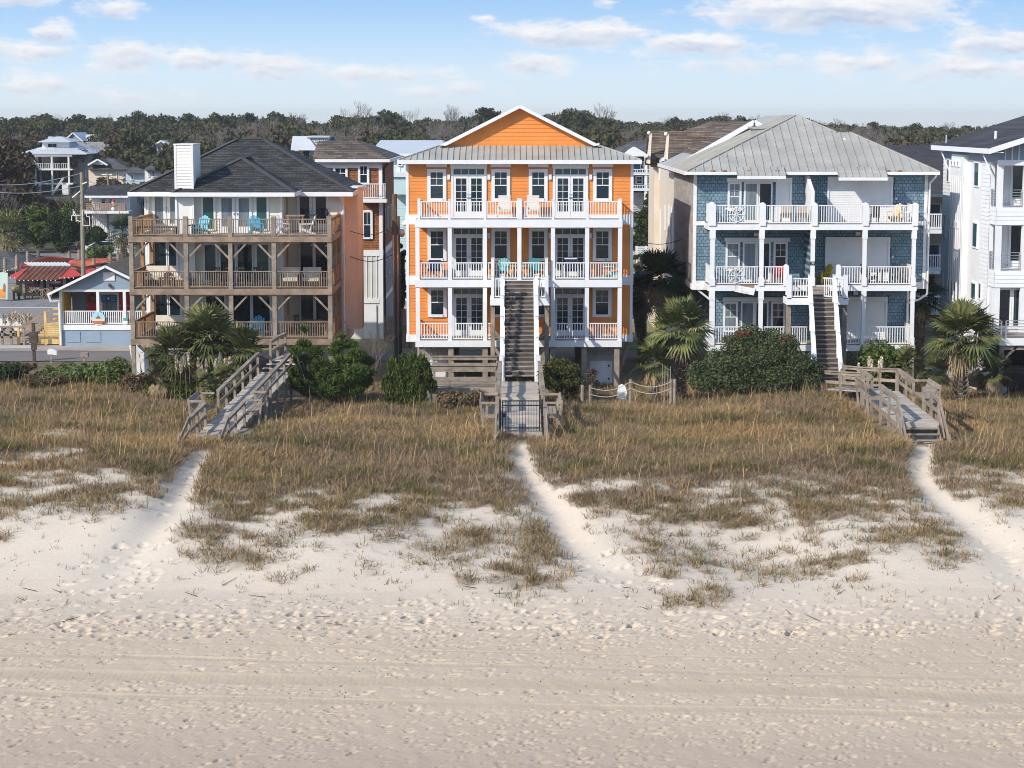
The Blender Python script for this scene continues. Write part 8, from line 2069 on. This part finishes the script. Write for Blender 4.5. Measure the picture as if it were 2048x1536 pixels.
# evergreens and scrub in the middle distance at the left
def mid_left():
    D_ = [('juniper', 'dark green juniper left of the far palm', -20, 60, 415, 200, leaf_dk, 7000), ('juniper', 'tall dark juniper second from the left behind the bar', 45, 110, 402, 205, leaf_pine, 8000), ('juniper', 'broad dark juniper behind the bar roof', 85, 160, 420, 200, leaf_dk, 9000), ('juniper', 'pointed dark juniper left of the grey green pole', 118, 162, 398, 212, leaf_pine, 5000), ('juniper', 'dark juniper right of the grey green pole', 165, 215, 448, 196, leaf_dk, 6000), ('oak_shrub', 'brown leaved oak at the left edge beside the turret house', -30, 26, 318, 262, leaf_brn, 6000), ('oak_shrub', 'rounded olive shrub before the turret house', 55, 100, 388, 250, leaf_far2, 5000), ('oak_shrub', 'brown scrub in front of the white turret house base', 95, 165, 396, 240, leaf_brn, 6000), ('oak_shrub', 'brown scrub left of the white deck house', 150, 190, 400, 222, leaf_brn, 4000), ('oak_shrub', 'rust coloured scrub above the deck house roof', 182, 250, 348, 262, leaf_far3, 4500), ('oak_shrub', 'dark shrub right of the far deck house', 252, 300, 392, 220, leaf_dk, 5000), ('oak_shrub', 'tan scrub before the junipers at the left', 0, 75, 390, 235, leaf_brn, 5000), ('oak_shrub', 'low green brush behind the orange sails', 176, 232, 488, 190, leaf_scr, 4000), ('oak_shrub', 'dark brush behind the white boats', -20, 90, 470, 216, leaf_dk, 6000), ('oak_shrub', 'dark brush under the junipers behind the trailer', 80, 180, 465, 220, leaf_dk, 6000),
          ('oak_shrub', 'leafy shrub before the blue white house balconies', 1282, 1316, 362, 176, leaf_far2, 3500), ('oak_shrub', 'yellow green brush beside the orange house right wall', 1262, 1290, 478, 126, leaf_scr, 3000), ('oak_shrub', 'dark hedge before the pond wall', 1255, 1330, 412, 184, leaf_dk, 4000), ('hedge', 'dark brush in the gap left of the orange house', 790, 815, 470, 140, leaf_dk, 3500)]
    for i, (nm, lab, a, b, pt, Y, m, n) in enumerate(D_): shrub(nm, lab, a, b, pt, Y, n*2, .15 if Y > 180 else .12, m, 100+i, nl=18, rr=.24, aspect=1.8, up=.8 if nm == 'juniper' else 0, cat='tree' if nm == 'juniper' else 'shrub')
    bare('bare grey tree behind the white frames of the pole', 140, 392, 215, 61, r=.05, m=bark_gr, cat='tree', name='bare_tree'); bare('bare grey tree at the left edge below the pale wires', 8, 385, 205, 62, r=.05, m=bark_gr, cat='tree', name='bare_tree'); bare('bare tangle of branches before the far deck house', 180, 420, 200, 63, r=.04, m=bark_gr, cat='tree', name='bare_tree')
mid_left()
# ---------------------------------------------------------------- sea air softening the far woods
def haze():
    m = bpy.data.materials.new('haze'); m.use_nodes = True; N = m.node_tree.nodes; N.remove(N['Principled BSDF'])
    v = N.new('ShaderNodeVolumePrincipled'); v.inputs['Color'].default_value = (1, .97, .93, 1); v.inputs['Density'].default_value = .0002; v.inputs['Anisotropy'].default_value = .2
    m.node_tree.links.new(v.outputs[0], N['Material Output'].inputs['Volume'])
    o = MB().box(-960, 960, -420, 3050, -28, 24).build('haze', m); tag(o, 'thin sea haze over the far woods', None, None, 'stuff')
haze()
